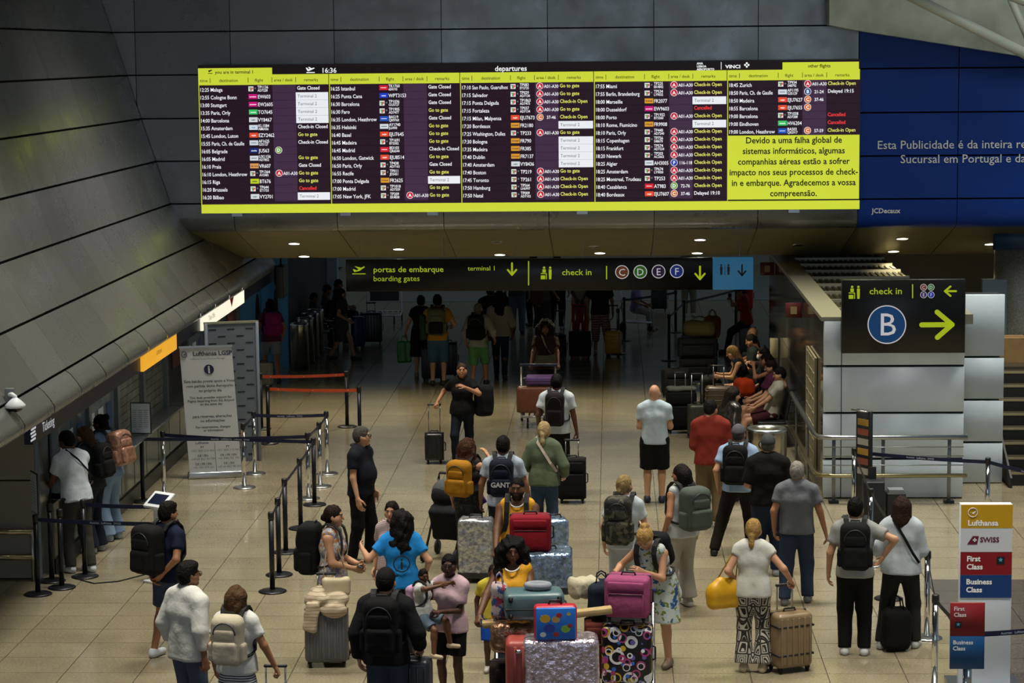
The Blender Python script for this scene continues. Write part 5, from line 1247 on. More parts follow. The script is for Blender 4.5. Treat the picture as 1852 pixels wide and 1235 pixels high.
# -- queue group behind the foil-wrapped cases
A = person('mustard_woman', 'woman with curly brown hair in black sleeveless top holding a neck pillow', (848, 1030), 1.68, 25, fem=True, top=('tank', pattern('dark_floral', '#111013', ['#3a3230'], 26, 'noise', .6)), bottom=('trousers', pattern('dark_floral', '#111013', ['#3a3230'], 26, 'noise', .6)), skin='light', hair=('curly', '#3a2114'), head=(10, 0), RH=(.15, .26, 1.42), rpole=(1, .1, -1))
backpack(A, 'mustard yellow backpack on the woman with curly brown hair', '#9a6a14', w=.33, d=.2, hh=.46)
A = person('grey_tee_man', 'dark haired man in pale grey tee resting a hand on a foil wrapped case', (912, 1037), 1.75, 3, top=('tee', '#9ba6b4', .02), bottom=('jeans', '#20262f'), skin='olive', hair=('short', '#100c0a'), head=(4, 4), LH=(-.30, .10, .90), RH=(.32, .1, .9))
gb = backpack(A, 'dark navy backpack with white lettering on the man in the pale grey tee', '#101626', w=.30, d=.18, hh=.46)
cen = A.S*.999-A.u*.19-A.fw*(.135+.09); o = (A.S-A.u*.27-A.fw*.385)-(cen-A.u*.23)
text('GANT', .085, Matrix([[*(A.r[i], A.u[i], -A.fw[i]), o[i]*A.s] for i in range(3)]+[[0, 0, 0, 1]]), 'printed_lettering', mat('white_print', '#d0d4dc', .7), gb, 'CENTER', .03)
for x, col, nm in ((-.14, '#5a2f8c', 'purple'), (.10, '#7fae8c', 'mint green')):
    l = A.loc+Vector((x-.17 if x < 0 else x-.12, .18, 1.0))
    s_ = MB(); s_.tube([(.10*math.cos(t), .02, .11*math.sin(t)) for t in np.linspace(.9, 5.4, 14)], .055, 10); s_.build('neck_pillow', fabric(col), None, label=nm+' neck pillow carried between the curly woman and the grey tee man', cat='neck pillow', loc=l)
A = person('green_woman', 'blonde woman in sage green top and jeans with a pale crossbody strap', (985, 990), 1.68, 8, fem=True, top=('long', '#56604c', .03), bottom=('jeans', '#34475f', .016), skin='pale', hair=('lowpony', '#a08a62'), head=(0, 6), LH=(-.2, .2, 1.0), RH=(.25, .15, .95))
MB().ribbon([A.W(A.S+A.r*x+A.fw*y+A.u*z)-A.loc for x, y, z in ((-.10, .0, .105), (-.07, -.10, .04), (.03, -.148, -.10), (.12, -.15, -.24), (.19, -.08, -.36))], .035, .008, None, (.7, 0, .7)).build('crossbody_strap', fabric('#b9ab9c'), None, label='pale woven crossbody strap over the sage green top', cat='strap', loc=A.loc)
A = person('white_tee_man', 'dark haired man in white tee and black trousers walking with a black case', (1008, 888), 1.76, 6, top=('tee', '#b9c0c4', .026), bottom=('trousers', BLK), shoes='#18181a', skin='brown', hair=('short', '#0a0808'), head=(0, 8), RH=(.30, .06, .82), rg=True)
backpack(A, 'dark brown backpack on the man in the white tee', '#1c1416', w=.28, d=.17, hh=.48, kind='small')
suitcase('large black soft case beside the man in the white tee', (1035, 908), .40, .26, .60, '#101012', 0, 'soft', .24)
A = person('walking_woman', 'woman in black v-neck top walking with a backpack over one shoulder and a cabin case', (838, 838), 1.64, 188, fem=True, top=('tee', '#0d0b0e', .024), bottom=('leggings', '#121722'), shoes='#2b2320', skin='tan', hair=('lowbun', '#3a2a1e'), head=(-12, -6), RH=(.40, .05, .98), rg=True, LH=(-.10, .25, 1.25), lpole=(-1, -.2, -.6), LF=(-.08, -.2, 0), RF=(.1, .15, 0), build=1.06)
q = A.W(A.S-A.r*.30-A.u*.30)
soft_bag('shoulder_backpack', 'black rucksack slung on one shoulder of the walking woman', 'backpack', q+Vector((.06, .05, -.28)), (.30, .22, .50), fabric('#0d0d0f'), 0, .09, False, strap=[q+Vector((-.02, .05, .2)), A.W(A.sh[-1]+A.u*.08), q+Vector((.0, -.1, .1))])
suitcase('small black ribbed cabin case pulled by the walking woman', (786, 838), .30, .2, .44, '#0e0e10', 0, 'hard', .44)
# -- middle distance
A = person('trolley_woman', 'woman with big curly hair in dark brown tee pushing a trolley with copper case', (988, 752), 1.72, 182, fem=True, top=('tee', '#2a1712', .024), bottom=('trousers', BLK), skin='brown', hair=('bigcurl', '#0c0908'), head=(0, 4), LH=(-.24, .36, .98), RH=(.24, .36, .98), lg=True, rg=True)
MB().ribbon([A.W(A.S+A.r*x+A.fw*y+A.u*z)-A.loc for x, y, z in ((.09, -.03, .10), (.06, .10, .04), (0, .155, -.12), (-.09, .15, -.26))], .05, .008, None, (.7, 0, -.7)).build('crossbody_strap', fabric('#8a7f5e'), None, label='khaki crossbody strap over the dark brown tee', cat='strap', loc=A.loc)
q = A.W(A.P+A.fw*.17+A.u*.10); soft_bag('waist_bag', 'khaki belt bag worn by the woman behind the copper case', 'bag', q+Vector((0, -.03, -.06)), (.36, .10, .15), fabric('#57553f'), 0, .04, False)
hF = .02
A = person('yellow_tee_man', 'man in yellow tee and blue denim shorts wearing sandals', (793, 697), 1.80, 2, top=('tee', '#b07a18', .024), bottom=('shorts', '#3d5a72', .03, 1.1), shoes='#2a1c14', skin='light', hair=('short', '#17110d'), h=hF, LH=(-.2, .2, 1.2), RH=(.28, .15, 1.15))
backpack(A, 'olive grey rolltop backpack on the man in the yellow tee', '#56583f', w=.34, d=.2, hh=.5, accent='#14140f')
soft_bag('green_jacket', 'folded green jacket hanging at the side of the yellow tee man', 'jacket', A.W(A.S-A.r*.27-A.u*.55)-Vector((0, .05, 0)), (.14, .2, .5), fabric('#2f4234'), 0, .06, False)
A = person('green_bag_woman', 'woman in black dress carrying a green plastic bag', (763, 682), 1.66, 8, fem=True, top=('dress', '#0b0b0d', .024, .45, .50), bottom=('none', ''), shoes='#8d8a7c', skin='light', hair=('bun', '#14100d'), h=hF, LH=(-.36, .10, .84), lg=True)
q = A.hand[-1]; soft_bag('plastic_bag', 'bright green plastic carrier bag held by the woman in black', 'bag', q+Vector((0, -.02, -.52)), (.29, .12, .44), mat('green_plastic', '#1f7a2c', .35, var=.2, vscale=6), 10, .04, True)
A = person('green_shorts_man', 'grey haired man in pale shirt and bright green shorts', (866, 697), 1.64, 8, top=('shirt', '#8f8d7e', .026, 1.6), bottom=('shorts', '#558a50', .035, 1.08), shoes='#2a1712', skin='tan', hair=('buzz', '#6a6458'), h=hF, head=(20, 0), LF=(-.10, -.1, 0), RF=(.12, .12, 0), RH=(.30, .12, .9))
backpack(A, 'black backpack on the man in green shorts', '#0d0d0e', w=.34, d=.22, hh=.5)
A = person('beige_tee_woman', 'woman with bushy black hair in beige tee and dark jeans walking away', (905, 684), 1.74, 2, fem=True, top=('half', '#8c8471', .03), bottom=('leggings', '#1c2533'), shoes='#2e201a', skin='brown', hair=('bigcurl', '#0a0808'), h=hF, RF=(.10, -.18, 0), LF=(-.08, .16, 0), build=1.08)
A = person('brown_tee_man', 'man in dark brown tee walking behind the green shorts man', (888, 666), 1.74, 0, top=('tee', '#2a1a15'), bottom=('shorts', '#9a4a20', .02), skin='brown', hair=('buzz', '#0b0808'), h=hF)
for k, (fx, fy, H_, c1, c2, sh_, yw, lab) in enumerate(((936, 604, 1.76, '#55585c', '#6f7d92', '#1a1a1c', 0, 'person in light blue jeans standing below the hanging sign'), (966, 590, 1.75, '#7c2230', '#12141c', '#141414', -30, 'person in dark trousers and red top below the hanging sign'), (1246, 572, 1.75, '#5a5a50', '#8b8168', '#b9b2a2', 0, 'person in beige trousers walking beyond the belt posts'), (1008, 596, 1.78, '#14151a', '#14151c', '#9a9a9a', 10, 'person in black clothes beyond the pink backpack'))):
    person('far%d' % k, lab, (fx, fy), H_, yw, top=('tee', c1), bottom=('jeans', c2, .022), shoes=sh_, h=.024, hair=('short', '#17120f'))
A = person('pink_pack', 'person in grey tee and long skirt pulling a small case, pink backpack slung in front', (982, 612), 1.70, 130, fem=True, top=('tee', '#5c584c'), bottom=('skirt', '#3c3a34', .02, .7), shoes='#161616', skin='tan', hair=('long', '#1a1310'), h=.022, LH=(-.22, .24, .95), lg=True)
q = A.W(A.S+A.r*.16-A.u*.40+A.fw*.12); soft_bag('pink_backpack', 'dusty pink rucksack slung on the person in grey tee', 'backpack', q+Vector((-.10, -.12, -.2)), (.30, .2, .40), fabric('#6f4d44'), 20, .09, True)
A = person('orange_trousers', 'person in printed grey tee and orange trousers leaning on a black case handle', (1050, 618), 1.72, 178, top=('tee', pattern('grey_print', '#7f7f76', ['#2d2822'], 14, 'noise', .58), .026), bottom=('trousers', '#b04a18', .03), shoes='#1a1a1a', skin='brown', h=.022, LH=(-.06, .28, .98), RH=(.10, .30, 1.0), lg=True, rg=True)
A = person('tie_dye', 'person in black tee and red and white tie dye trousers', (1086, 640), 1.74, 175, top=('tee', '#0c0c0e', .03), bottom=('trousers', stripes('tie_dye', '#8d8478', '#7c1a1a', 6, 2, .5, 3), .03, 1.5), shoes='#8a7a66', skin='tan', h=.022, LF=(-.16, .06, 0))
A = person('sitting_child', 'child in lilac top and white trousers sitting on a luggage trolley', tuple(ground(1150, 596)+Vector((0, 0, .0))), 1.45, 110, fem=True, seat=.42, top=('tee', '#8a7fa8'), bottom=('trousers', '#a8a49a'), shoes='#b9ae98', skin='tan', hair=('long', '#4a3020'), h=.022)
trolley('small trolley under the child in the lilac top', (1148, 598), 90, .7, .45)
A = person('dress_woman', 'woman with long dark hair in dark patterned dress walking past the steel bins', (618, 650), 1.58, 88, fem=True, top=('dress', pattern('grey_green_print', '#2b2c26', ['#45453a'], 40, 'noise', .55), .024, .55, .44), bottom=('none', ''), shoes='#17171a', skin='light', hair=('long', '#0c0a0a'), h=hF, LF=(-.07, -.24, 0), RF=(.08, .28, 0), RH=(.22, .16, .86), build=1.1)
backpack(A, 'dark backpack on the woman in the patterned dress', '#120d12', w=.3, d=.2, hh=.42)
A = person('magenta_pack', 'dark haired person in grey shorts walking past the blue portal', (492, 690), 1.70, -20, fem=True, top=('tee', '#5a2440'), bottom=('shorts', '#8d9296', .02, .8), shoes='#2a1a24', skin='tan', hair=('long', '#140e0c'), h=hF, RF=(.08, -.25, 0), LF=(-.08, .2, 0), LH=(-.3, 0, .9))
backpack(A, 'magenta backpack on the person in grey shorts', '#8c1a5e', w=.32, d=.2, hh=.46)
suitcase('pale grey case behind the person with the magenta backpack', (478, 702), .34, .22, .46, '#6f6d68', 15, 'hard', .0)
# -- right hand queue
A = person('bald_man', 'bald man in tight white tee and black shorts', (1184, 908), 1.72, 4, top=('tee', '#aebcc6', .016), bottom=('shorts', '#0c0c0f', .035, 1.0), shoes='#1d2438', skin='light', hair=('bald', '#6a5040'), head=(12, 6), LH=(-.10, .22, 1.1), RH=(.12, .24, 1.08), build=1.08, fat=.3)
A = person('red_man', 'dark haired man in rust red sweater and khaki trousers', (1285, 952), 1.76, 5, top=('sweater', '#7a2a20', .032), bottom=('trousers', '#6d5b40', .03), shoes='#b9b4ac', skin='light', hair=('short', '#120e0d'), head=(25, 12), LH=(-.10, .24, 1.1), RH=(.12, .26, 1.1), build=1.06)
A = person('leather_woman', 'person in dark leather jacket leaning past the red sweater man', (1312, 905), 1.68, 60, fem=True, top=('long', mat('black_leather', '#17130f', .3, spec=.6), .03), bottom=('jeans', '#2c4660'), skin='light', hair=('long', '#1a120e'), head=(10, 15), lean=14, side=-6)
A = person('light_blue_cap', 'man in pale blue shirt and grey cap with a black backpack', (1335, 1002), 1.73, 6, top=('tee', '#8fa6c4', .026), bottom=('trousers', '#1c1510', .022), shoes='#0d0c0b', skin='light', hair=('buzz', '#4d4740'), cap='#57555c', head=(10, 0), LF=(-.30, -.10, 0), RF=(.16, .06, 0))
backpack(A, 'black backpack with small white mark on the man in the pale blue shirt', '#0b0b0d', w=.32, d=.18, hh=.5, off=-.03)
A = person('black_tee_cap', 'man in black tee and jeans wearing a dark grey cap', (1388, 1040), 1.77, 4, top=('tee', '#0b0a0c', .028, .95), bottom=('jeans', '#202c40', .02), shoes='#8a8f96', skin='light', hair=('buzz', '#5a5650'), cap='#3b3d40', LH=(-.15, .2, 1.05), RH=(.2, .2, 1.0), build=1.1)
A = person('grey_tee_old', 'grey haired man in heather grey tee and blue jeans', (1440, 1090), 1.70, 6, top=('tee', '#62656b', .026), bottom=('jeans', '#29364a', .024), shoes='#6b6c6e', skin='tan', hair=('short', '#87837c'), head=(0, 4), build=1.06, fat=.4, LF=(-.13, -.12, 0), RF=(.13, .06, 0), RH=(.33, .05, .86))
A = person('yellow_bag_woman', 'blonde woman in white blouse and black and white patterned trousers', (1362, 1214), 1.63, 8, fem=True, top=('tee', '#c3c3bc', .02, .3), bottom=('wide', ikat(), .02, 1.95), shoes='#b9a98a', skin='light', hair=('lowpony', '#9c7c48'), head=(8, 2), RH=(.38, .10, .96), rg=True, LH=(-.2, .1, .95))
q = A.W(A.P-A.r*.30+A.u*.02); soft_bag('handbag', 'bright yellow leather handbag on the shoulder of the blonde woman', 'handbag', q+Vector((-.02, -.05, -.22)), (.40, .15, .20), mat('yellow_leather', '#c79408', .4, var=.08), 20, .07, False, extra=[cone((-.10, 0, .20), (.10, 0, .20), .075, k=.08), cone((-.05, 0, .29), (.05, 0, .29), .04, k=.07)], hm=mat('yellow_leather_dark', '#a87c10', .5), strap=[q+Vector((-.10, -.05, .08)), A.W(A.sh[-1]+A.u*.09), q+Vector((.10, .05, .08))])
gs = suitcase('champagne gold ribbed suitcase with black bands held by the blonde woman', (1427, 1212), .42, .30, .58, '#7c674c', 25, 'hard', .26, ribs='v')
for z_ in (.20, .50): MB().rbox((0, 0, z_), (.428, .308, .022), .004, None, 1).build('black_strap', BLACKP, gs)
A = person('light_tee_man', 'dark haired man in pale grey tee and black trousers with white trainers', (1545, 1183), 1.72, 6, top=('tee', '#8d8e8c', .026), bottom=('trousers', '#0c0c0f', .026), shoes='#cfd0ce', skin='light', hair=('short', '#0e0b0a'), head=(8, 6), RH=(.30, -.02, 1.08), rpole=(1, -.5, 0), LH=(-.28, .06, .88))
backpack(A, 'black and grey backpack on the man with white trainers', '#101114', w=.32, d=.2, hh=.50)
A = person('white_jacket_woman', 'woman with brown bob in white jacket and dark grey trousers', (1628, 1172), 1.69, 14, fem=True, top=('long', '#b4bcc2', .035), bottom=('trousers', '#22221f', .022), shoes='#c3c7c4', skin='light', hair=('shoulder', '#2b1c14'), head=(0, 6), LF=(-.20, -.05, 0), RF=(.15, .08, 0), LH=(-.22, .08, 1.0), RH=(.1, .26, 1.12))
MB().ribbon([A.W(A.S+A.r*x+A.fw*y+A.u*z)-A.loc for x, y, z in ((-.10, -.03, .115), (-.06, -.12, .04), (.05, -.165, -.12), (.15, -.165, -.30), (.21, -.08, -.42))], .03, .008, None, (.7, 0, .7)).build('crossbody_strap', fabric(BLK), None, label='thin black crossbody strap over the white jacket', cat='strap', loc=A.loc)
soft_bag('floor_backpack', 'black backpack standing on the floor between the feet of the white jacket woman', 'backpack', ground(1620, 1176), (.32, .24, .48), fabric('#0c0c0e'), 10, .1, True)
A = person('camo_woman', 'blonde woman in white tee and white trousers', (1130, 1120), 1.68, 6, fem=True, top=('tee', '#b9c2c8', .02), bottom=('trousers', '#a9b0b4', .02), skin='pale', hair=('lowpony', '#8d764e'), head=(25, 0), RH=(.16, .26, 1.05))
backpack(A, 'camouflage backpack on the blonde woman in white', '#26281e', w=.32, d=.24, hh=.56, m=pattern('camouflage', '#1c1e17', ['#3a3d2a', '#0d0e0b', '#504c38'], 9, 'noise', .56), off=-.05)
A = person('brunette', 'brunette in sleeveless white top and pale linen trousers', (1234, 1100), 1.71, -35, fem=True, top=('tank', '#b9bdbf', .018), bottom=('wide', '#a29c92', .022, 1.93), shoes='#b9b6b0', skin='tan', hair=('long', '#17100d'), head=(-30, 4), LH=(-.22, .06, .92), LF=(-.14, .02, 0), RF=(.12, .06, 0))
backpack(A, 'grey green backpack on the brunette in linen trousers', '#4d564f', w=.36, d=.24, hh=.50)
FLO = pattern('white_floral', '#b9c0be', ['#22508a', '#6a7a2e', '#a8bcc8'], 12, 'noise', .60)
A = person('bending_woman', 'blonde woman in white floral dress bending over stacked cases', (1192, 1204), 1.68, 205, fem=True, top=('dress', FLO, .022, 0, .44), bottom=('none', ''), shoes='#6a5a4a', skin='light', hair=('bun', '#a8854e'), head=(0, 45), lean=32, LH=(-.06, .52, 1.12), RH=(.30, .46, 1.06))
backpack(A, 'dark backpack with lime trim on the woman in the floral dress', '#12151c', w=.28, d=.17, hh=.42, kind='small')
# -- seated along the stone wall
XB = xk[0]-.42
def sit(key, label, Y, dx=0, **kw): return person(key, label, (XB+dx, Y, 0), kw.pop('H', 1.68), kw.pop('yaw', -90), seat=.45, h=.02, **kw)
sit('s1', 'man in white tee and maroon patterned shorts sitting on the bench by the bin', 38.7, 0, top=('tee', '#9a978a', .024), bottom=('shorts', '#3a141c', .03), skin='light', hair=('short', '#0c0909'), shoes='#2a2a2e', lean=-14, head=(0, 10), LF=(-.1, .62, 0), RF=(.1, .55, 0))
sit('s2', 'person in plum top sitting beside the man in the white tee', 39.5, 0, fem=True, top=('tee', '#4a1a34', .024), bottom=('shorts', '#3a141c', .02), skin='light', hair=('short', '#1a0f0c'), head=(0, 14), lean=-6)
sit('s3', 'woman in dark top resting her head on her hand on the bench', 40.4, 0, fem=True, top=('tank', '#15151b', .02), bottom=('jeans', '#1c2c40'), skin='tan', hair=('wavy', '#0f0b0a'), head=(0, 10), LH=(-.14, .2, 1.1), lpole=(-1, 0, -1), lean=-4)
sit('s4', 'woman wearing a white face mask sitting by the wall', 41.3, .05, fem=True, top=('long', '#0e0f13', .024), bottom=('trousers', '#14161c'), skin='light', hair=('long', '#0d0909'), mask=True, head=(-10, 5), RH=(.10, .26, 1.02))
sit('s5', 'woman with long fair hair leaning forward on the bench', 42.0, -.2, fem=True, top=('tank', '#1a1a20', .02), bottom=('jeans', '#26405c'), skin='light', hair=('long', '#6b5230'), head=(0, 25), lean=24, RH=(.1, .50, .72), LH=(-.1, .5, .7))
sit('s6', 'dark haired man in dark tee sitting near the far end of the bench', 43.2, 0, top=('tee', '#1c2420', .024), bottom=('trousers', '#15171c'), skin='tan', hair=('short', '#0d0a09'), head=(0, 20), lean=4)
sit('s7', 'bald man sitting at the far end of the bench', 44.3, .05, top=('tee', '#3a2a22', .024), bottom=('trousers', '#1a1a1e'), skin='light', hair=('bald', '#4a382a'), head=(-20, 0))
A = person('s8', 'woman in orange top with a bun looking at her phone', tuple(ground(1350, 640)), 1.66, -85, fem=True, top=('tee', '#b03a1c', .02), bottom=('trousers', '#14141a'), skin='light', hair=('bun', '#2a1810'), head=(0, 25), lean=8, LH=(-.06, .34, 1.18), RH=(.06, .34, 1.16), seat=.62, h=.02)
suitcase('pale silver hard case under the woman in the orange top', A.loc+Vector((.02, 0, 0)), .36, .34, .52, '#8d9094', 0, 'hard', 0)
MB().rbox((0, 0, 0), (.075, .15, .01), .006, Matrix.Rotation(math.radians(-40), 4, 'X'), 2).build('phone', BLACKP, None, label='dark phone held by the woman in the orange top', cat='phone', loc=A.hand[-1]+Vector((0, 0, .04)))
# -- seated far left
for k, (fx, fy, yw, c1, lab) in enumerate(((568, 628, 80, '#20283a', 'child in dark blue top sitting behind the steel bins'), (592, 618, 80, '#77756c', 'person in grey top sitting past the steel bins'), (612, 606, 85, '#1a1a1e', 'dark haired person in black sitting at the end of the far seats'))):
    person('fs%d' % k, lab, (fx, fy), 1.66 if k else 1.5, yw, seat=.45, top=('tee', c1), bottom=('trousers', '#1a1c22'), h=.022, hair=('short', '#0f0c0b'), head=(0, 15), skin='tan')
person('clerk', 'person with light brown hair behind the perforated grey screen', tuple(ground(424, 800)), 1.66, 20, fem=True, top=('tee', '#23242a'), bottom=('trousers', '#1a1a1e'), hair=('short', '#5a4028'), h=.022)
# ================================================================== luggage, trolleys and loads
V3 = Vector
SILV = foil('silver_film', '#b9bcc0'); BSILV = foil('blue_silver_film', '#8fa6c4'); PKF = foil('pink_film', '#d9c6d2', .16); BRF = foil('brown_film', '#8d6a55')
# -- trolley of the man in the yellow jersey
L = PEOPLE['jersey_man'].loc
t1 = V3((L.x+.20, L.y-.92, 0)); trolley('luggage trolley loaded with red and foil wrapped cases', t1, 0, 1.0, .66)
def wrapped(label, loc, dims, film, rz=0, inner='#2a2c30', wheels=True):
    b = root('wrapped_suitcase', label, 'suitcase', loc, math.radians(rz)); w, d, h_ = dims; o = .05 if wheels else 0
    wrap('stretch_film', b, (0, 0, o+h_/2), dims, film)
    MB().rbox((0, 0, o+.05), (w+.012, d+.012, .09), .02).build('base', shell(inner), b)
    MB().tube([(-.08, 0, o+h_), (-.07, 0, o+h_+.035), (.07, 0, o+h_+.035), (.08, 0, o+h_)], .012, 6).build('carry_handle', BLACKP, b)
    if wheels:
        for x in (-1, 1):
            for y in (-1, 1):
                s_ = MB(); s_.cyl((0, 0, 0), .028, .024, 14, Matrix.Translation((x*(w/2-.05), y*(d/2-.05), .028)) @ Matrix.Rotation(math.pi/2, 4, 'Y')); s_.build('wheel', RUBBER, b)
    return b
wrapped('shiny foil wrapped case lying on the trolley under the red suitcase', t1+V3((.17, -.12, .72)), (.50, .50, .45), BSILV, 0, wheels=False)
wrapped('dark foil wrapped case low on the trolley of the yellow jersey man', t1+V3((.02, -.02, .235)), (.60, .7, .48), SILV, 0, wheels=False)
suitcase('dark red soft suitcase lying across the foil wrapped case', t1+V3((-.02, -.14, 1.17)), .44, .30, .38, '#7c1222', 0, 'soft', 0, wheels=False)
wrapped('tall blue foil wrapped case standing right of the red suitcase', ground(1004, 1050), (.30, .34, .74), BSILV, 12)
wrapped('silver foil wrapped case under the hand of the grey tee man', ground(862, 1050), (.42, .30, .74), SILV, -4)
# -- trolley of the woman in the yellow jersey
L = PEOPLE['jersey_woman'].loc
t2 = V3((L.x+.18, L.y-.92, 0)); trolley('trolley stacked high in front of the yellow jersey woman', t2, 0, 1.05, .7)
dark = suitcase('dark brown suitcase at the bottom of the tall luggage load', t2+V3((-.02, -.02, .235)), .70, .30, .46, '#241a16', 0, 'soft', 0, wheels=False)
pk = root('wrapped_suitcase', 'big coral pink suitcase wrapped in clear film', 'suitcase', t2+V3((.22, -.42, .52)), math.radians(3))
CORAL = shell('#9c463f')
MB().rbox((0, 0, .26), (.84, .34, .50), .06, None, 4).build('shell', CORAL, pk)
for i in range(4): MB().rbox((-.33+.07*i, -.172, .26), (.03, .012, .40), .005, None, 1).build('rib', CORAL, pk)
V, Q = solid([rbx((.09, -.0, .26), (.36, .185, .262), .06)], .016, ripple=(.006, 65, 13)); link('stretch_film', np_mesh('stretch_film', V, Q, PKF), pk)
MB().cyl((-.30, -.17, .42), .035, .03, 16, None).build('wheel', CHROME, pk)
bb = soft_bag('wrapped_bag', 'brown bag wrapped in clear film on the tall luggage load', 'bag', t2+V3((-.14, -.15, .82)), (.42, .34, .30), BRF, 0, .09, False, (.012, 45, 5))
tq = suitcase('teal grey hard suitcase lying on the tall luggage load', t2+V3((.06, -.16, 1.16)), .56, .26, .36, '#4f6a70', 6, 'hard', 0, ribs='n', lying='flat', wheels=True)
kid = root('kids_suitcase', 'small bright blue childrens case with red piping and colourful print', 'suitcase', t2+V3((.27, -.50, 1.025)), math.radians(5))
MB().rbox((0, 0, .17), (.40, .15, .33), .04, None, 4).build('shell', shell('#b01c34'), kid)
MB().rbox((0, -.075, .17), (.37, .03, .30), .012, None, 3).build('front_panel', mat('kids_blue', '#1f74d8', .4), kid)
MB().tube([(-.06, 0, .33), (-.05, 0, .37), (.05, 0, .37), (.06, 0, .33)], .012, 6).build('carry_handle', BLACKP, kid)
for x, z_, r_, c_ in ((-.10, .22, .05, '#d8a820'), (-.06, .13, .055, '#2a3f9c'), (.0, .21, .04, '#c99a5a'), (.03, .25, .03, '#b8302a'), (.09, .12, .045, '#7fae3c'), (-.12, .07, .03, '#d0d0d0'), (.0, .07, .03, '#9c2a2a'), (.12, .26, .02, '#d8c038'), (.13, .15, .025, '#a02a3a')):
    MB().prism([(x+r_*math.cos(t), -.0905, z_+r_*.8*math.sin(t)) for t in np.linspace(0, 6.283, 9)[:-1]], (0, -.002, 0)).build('printed_blob', mat('kids_print_'+c_, c_, .5), kid)
ring = MB(); ring.tube([(.10*math.cos(t), .06*math.sin(t), .04) for t in np.linspace(0, 6.283, 17)[:-1]], .035, 8, close=True)
ring.build('neck_pillow', fabric('#8a8f98'), None, label='pale grey ring pillow on top of the teal suitcase', cat='neck pillow', loc=t2+V3((.10, -.16, 1.42)))
soft_bag('tote_bag', 'printed tote bag beside the teal suitcase', 'bag', t2+V3((-.27, -.02, 1.12)), (.16, .2, .34), pattern('tote_print', '#a89a9c', ['#2f4a7a', '#8a2a3a'], 12, 'noise', .56), 0, .05, True)
cd = mat('pale_wood', '#a48c5e', .7, var=.2)
MB().rbox((0, 0, 0), (1.24, .12, .06), .008, None, 2, rz=.08, ry=-.10).build('wooden_board', cd, None, label='long pale board laid across the tall luggage load', cat='board', loc=t2+V3((.18, -.01, 1.12)))
# -- cases of the woman in the floral dress
L = PEOPLE['bending_woman'].loc
t3 = V3((L.x-.36, L.y-1.22, 0)); trolley('trolley under the pink and circle patterned cases', t3, 0, 1.0, .62)
def rings_mat():
    m = mat('ring_print', '#0d0c14', .3); nt = m.node_tree; b = nt.nodes['Principled BSDF']; tc = nt.nodes.new('ShaderNodeTexCoord'); prev = None
    for i, (sc_, a, bnd, c) in enumerate(((5.2, .30, .42, '#d8d8dc'), (6.4, .24, .34, '#c8a828'), (8.5, .0, .22, '#6a5aa8'), (7.4, .26, .36, '#a83a78'), (9.5, .0, .2, '#2f6ad0'), (8, .24, .31, '#e0e0e8'))):
        v = nt.nodes.new('ShaderNodeTexVoronoi'); v.inputs['Scale'].default_value = sc_; v.inputs['Randomness'].default_value = .8
        mp = nt.nodes.new('ShaderNodeMapping'); mp.inputs['Location'].default_value = (i*2.3, .11*i, i*1.7); nt.links.new(tc.outputs['Object'], mp.inputs[0]); nt.links.new(mp.outputs[0], v.inputs['Vector'])
        g = nt.nodes.new('ShaderNodeMath'); g.operation = 'GREATER_THAN'; g.inputs[1].default_value = a; l = nt.nodes.new('ShaderNodeMath'); l.operation = 'LESS_THAN'; l.inputs[1].default_value = bnd
        nt.links.new(v.outputs[0], g.inputs[0]); nt.links.new(v.outputs[0], l.inputs[0]); mu = nt.nodes.new('ShaderNodeMath'); mu.operation = 'MULTIPLY'; nt.links.new(g.outputs[0], mu.inputs[0]); nt.links.new(l.outputs[0], mu.inputs[1])
        mx = nt.nodes.new('ShaderNodeMix'); mx.data_type = 'RGBA'; nt.links.new(mu.outputs[0], mx.inputs[0]); mx.inputs[7].default_value = (*lin(c), 1)
        if prev is None: mx.inputs[6].default_value = (*lin('#0d0c14'), 1)
        else: nt.links.new(prev.outputs[2], mx.inputs[6])
        prev = mx
    nt.links.new(prev.outputs[2], b.inputs['Base Color']); return m
suitcase('black suitcase printed with coloured circles standing on the trolley', t3+V3((.02, -.25, .235)), .50, .30, .58, '#0d0c14', -6, 'hard', 0, m=rings_mat(), ribs='n', wheels=False)
suitcase('pink soft suitcase lying on the circle patterned suitcase', t3+V3((.03, -.25, .85)), .44, .34, .40, '#93456c', -10, 'soft', 0, wheels=True)
suitcase('rust brown suitcase left of the circle patterned suitcase', t3+V3((-.30, -.05, .235)), .22, .34, .58, '#5c2a22', 0, 'soft', 0, wheels=False)
soft_bag('holdall', 'navy holdall lying on the rust brown suitcase', 'bag', t3+V3((-.24, .0, .85)), (.26, .44, .34), fabric('#151d2c'), 0, .08, True)
soft_bag('parcel', 'crumpled white paper parcel on the navy holdall', 'parcel', t3+V3((-.42, .02, 1.02)), (.30, .22, .20), mat('paper_white', '#b4ac94', .7, bump=.6, bscale=18), 25, .06, False, (.012, 40, 6))
# -- trolley of the woman in the dark brown tee
L = PEOPLE['trolley_woman'].loc
t4 = V3((L.x-.12, L.y-.92, 0)); trolley('trolley with copper and purple cases in the middle of the hall', t4, 0, .95, .64)
suitcase('copper brown hard case standing on the trolley', t4+V3((-.02, -.2, .235)), .68, .26, .46, '#7a452c', 0, 'hard', 0, ribs='v', wheels=False)
suitcase('purple hard case lying on the copper case', t4+V3((.08, -.12, .73)), .56, .14, .36, '#6a4488', 0, 'hard', 0, ribs='n', lying='flat', wheels=False)
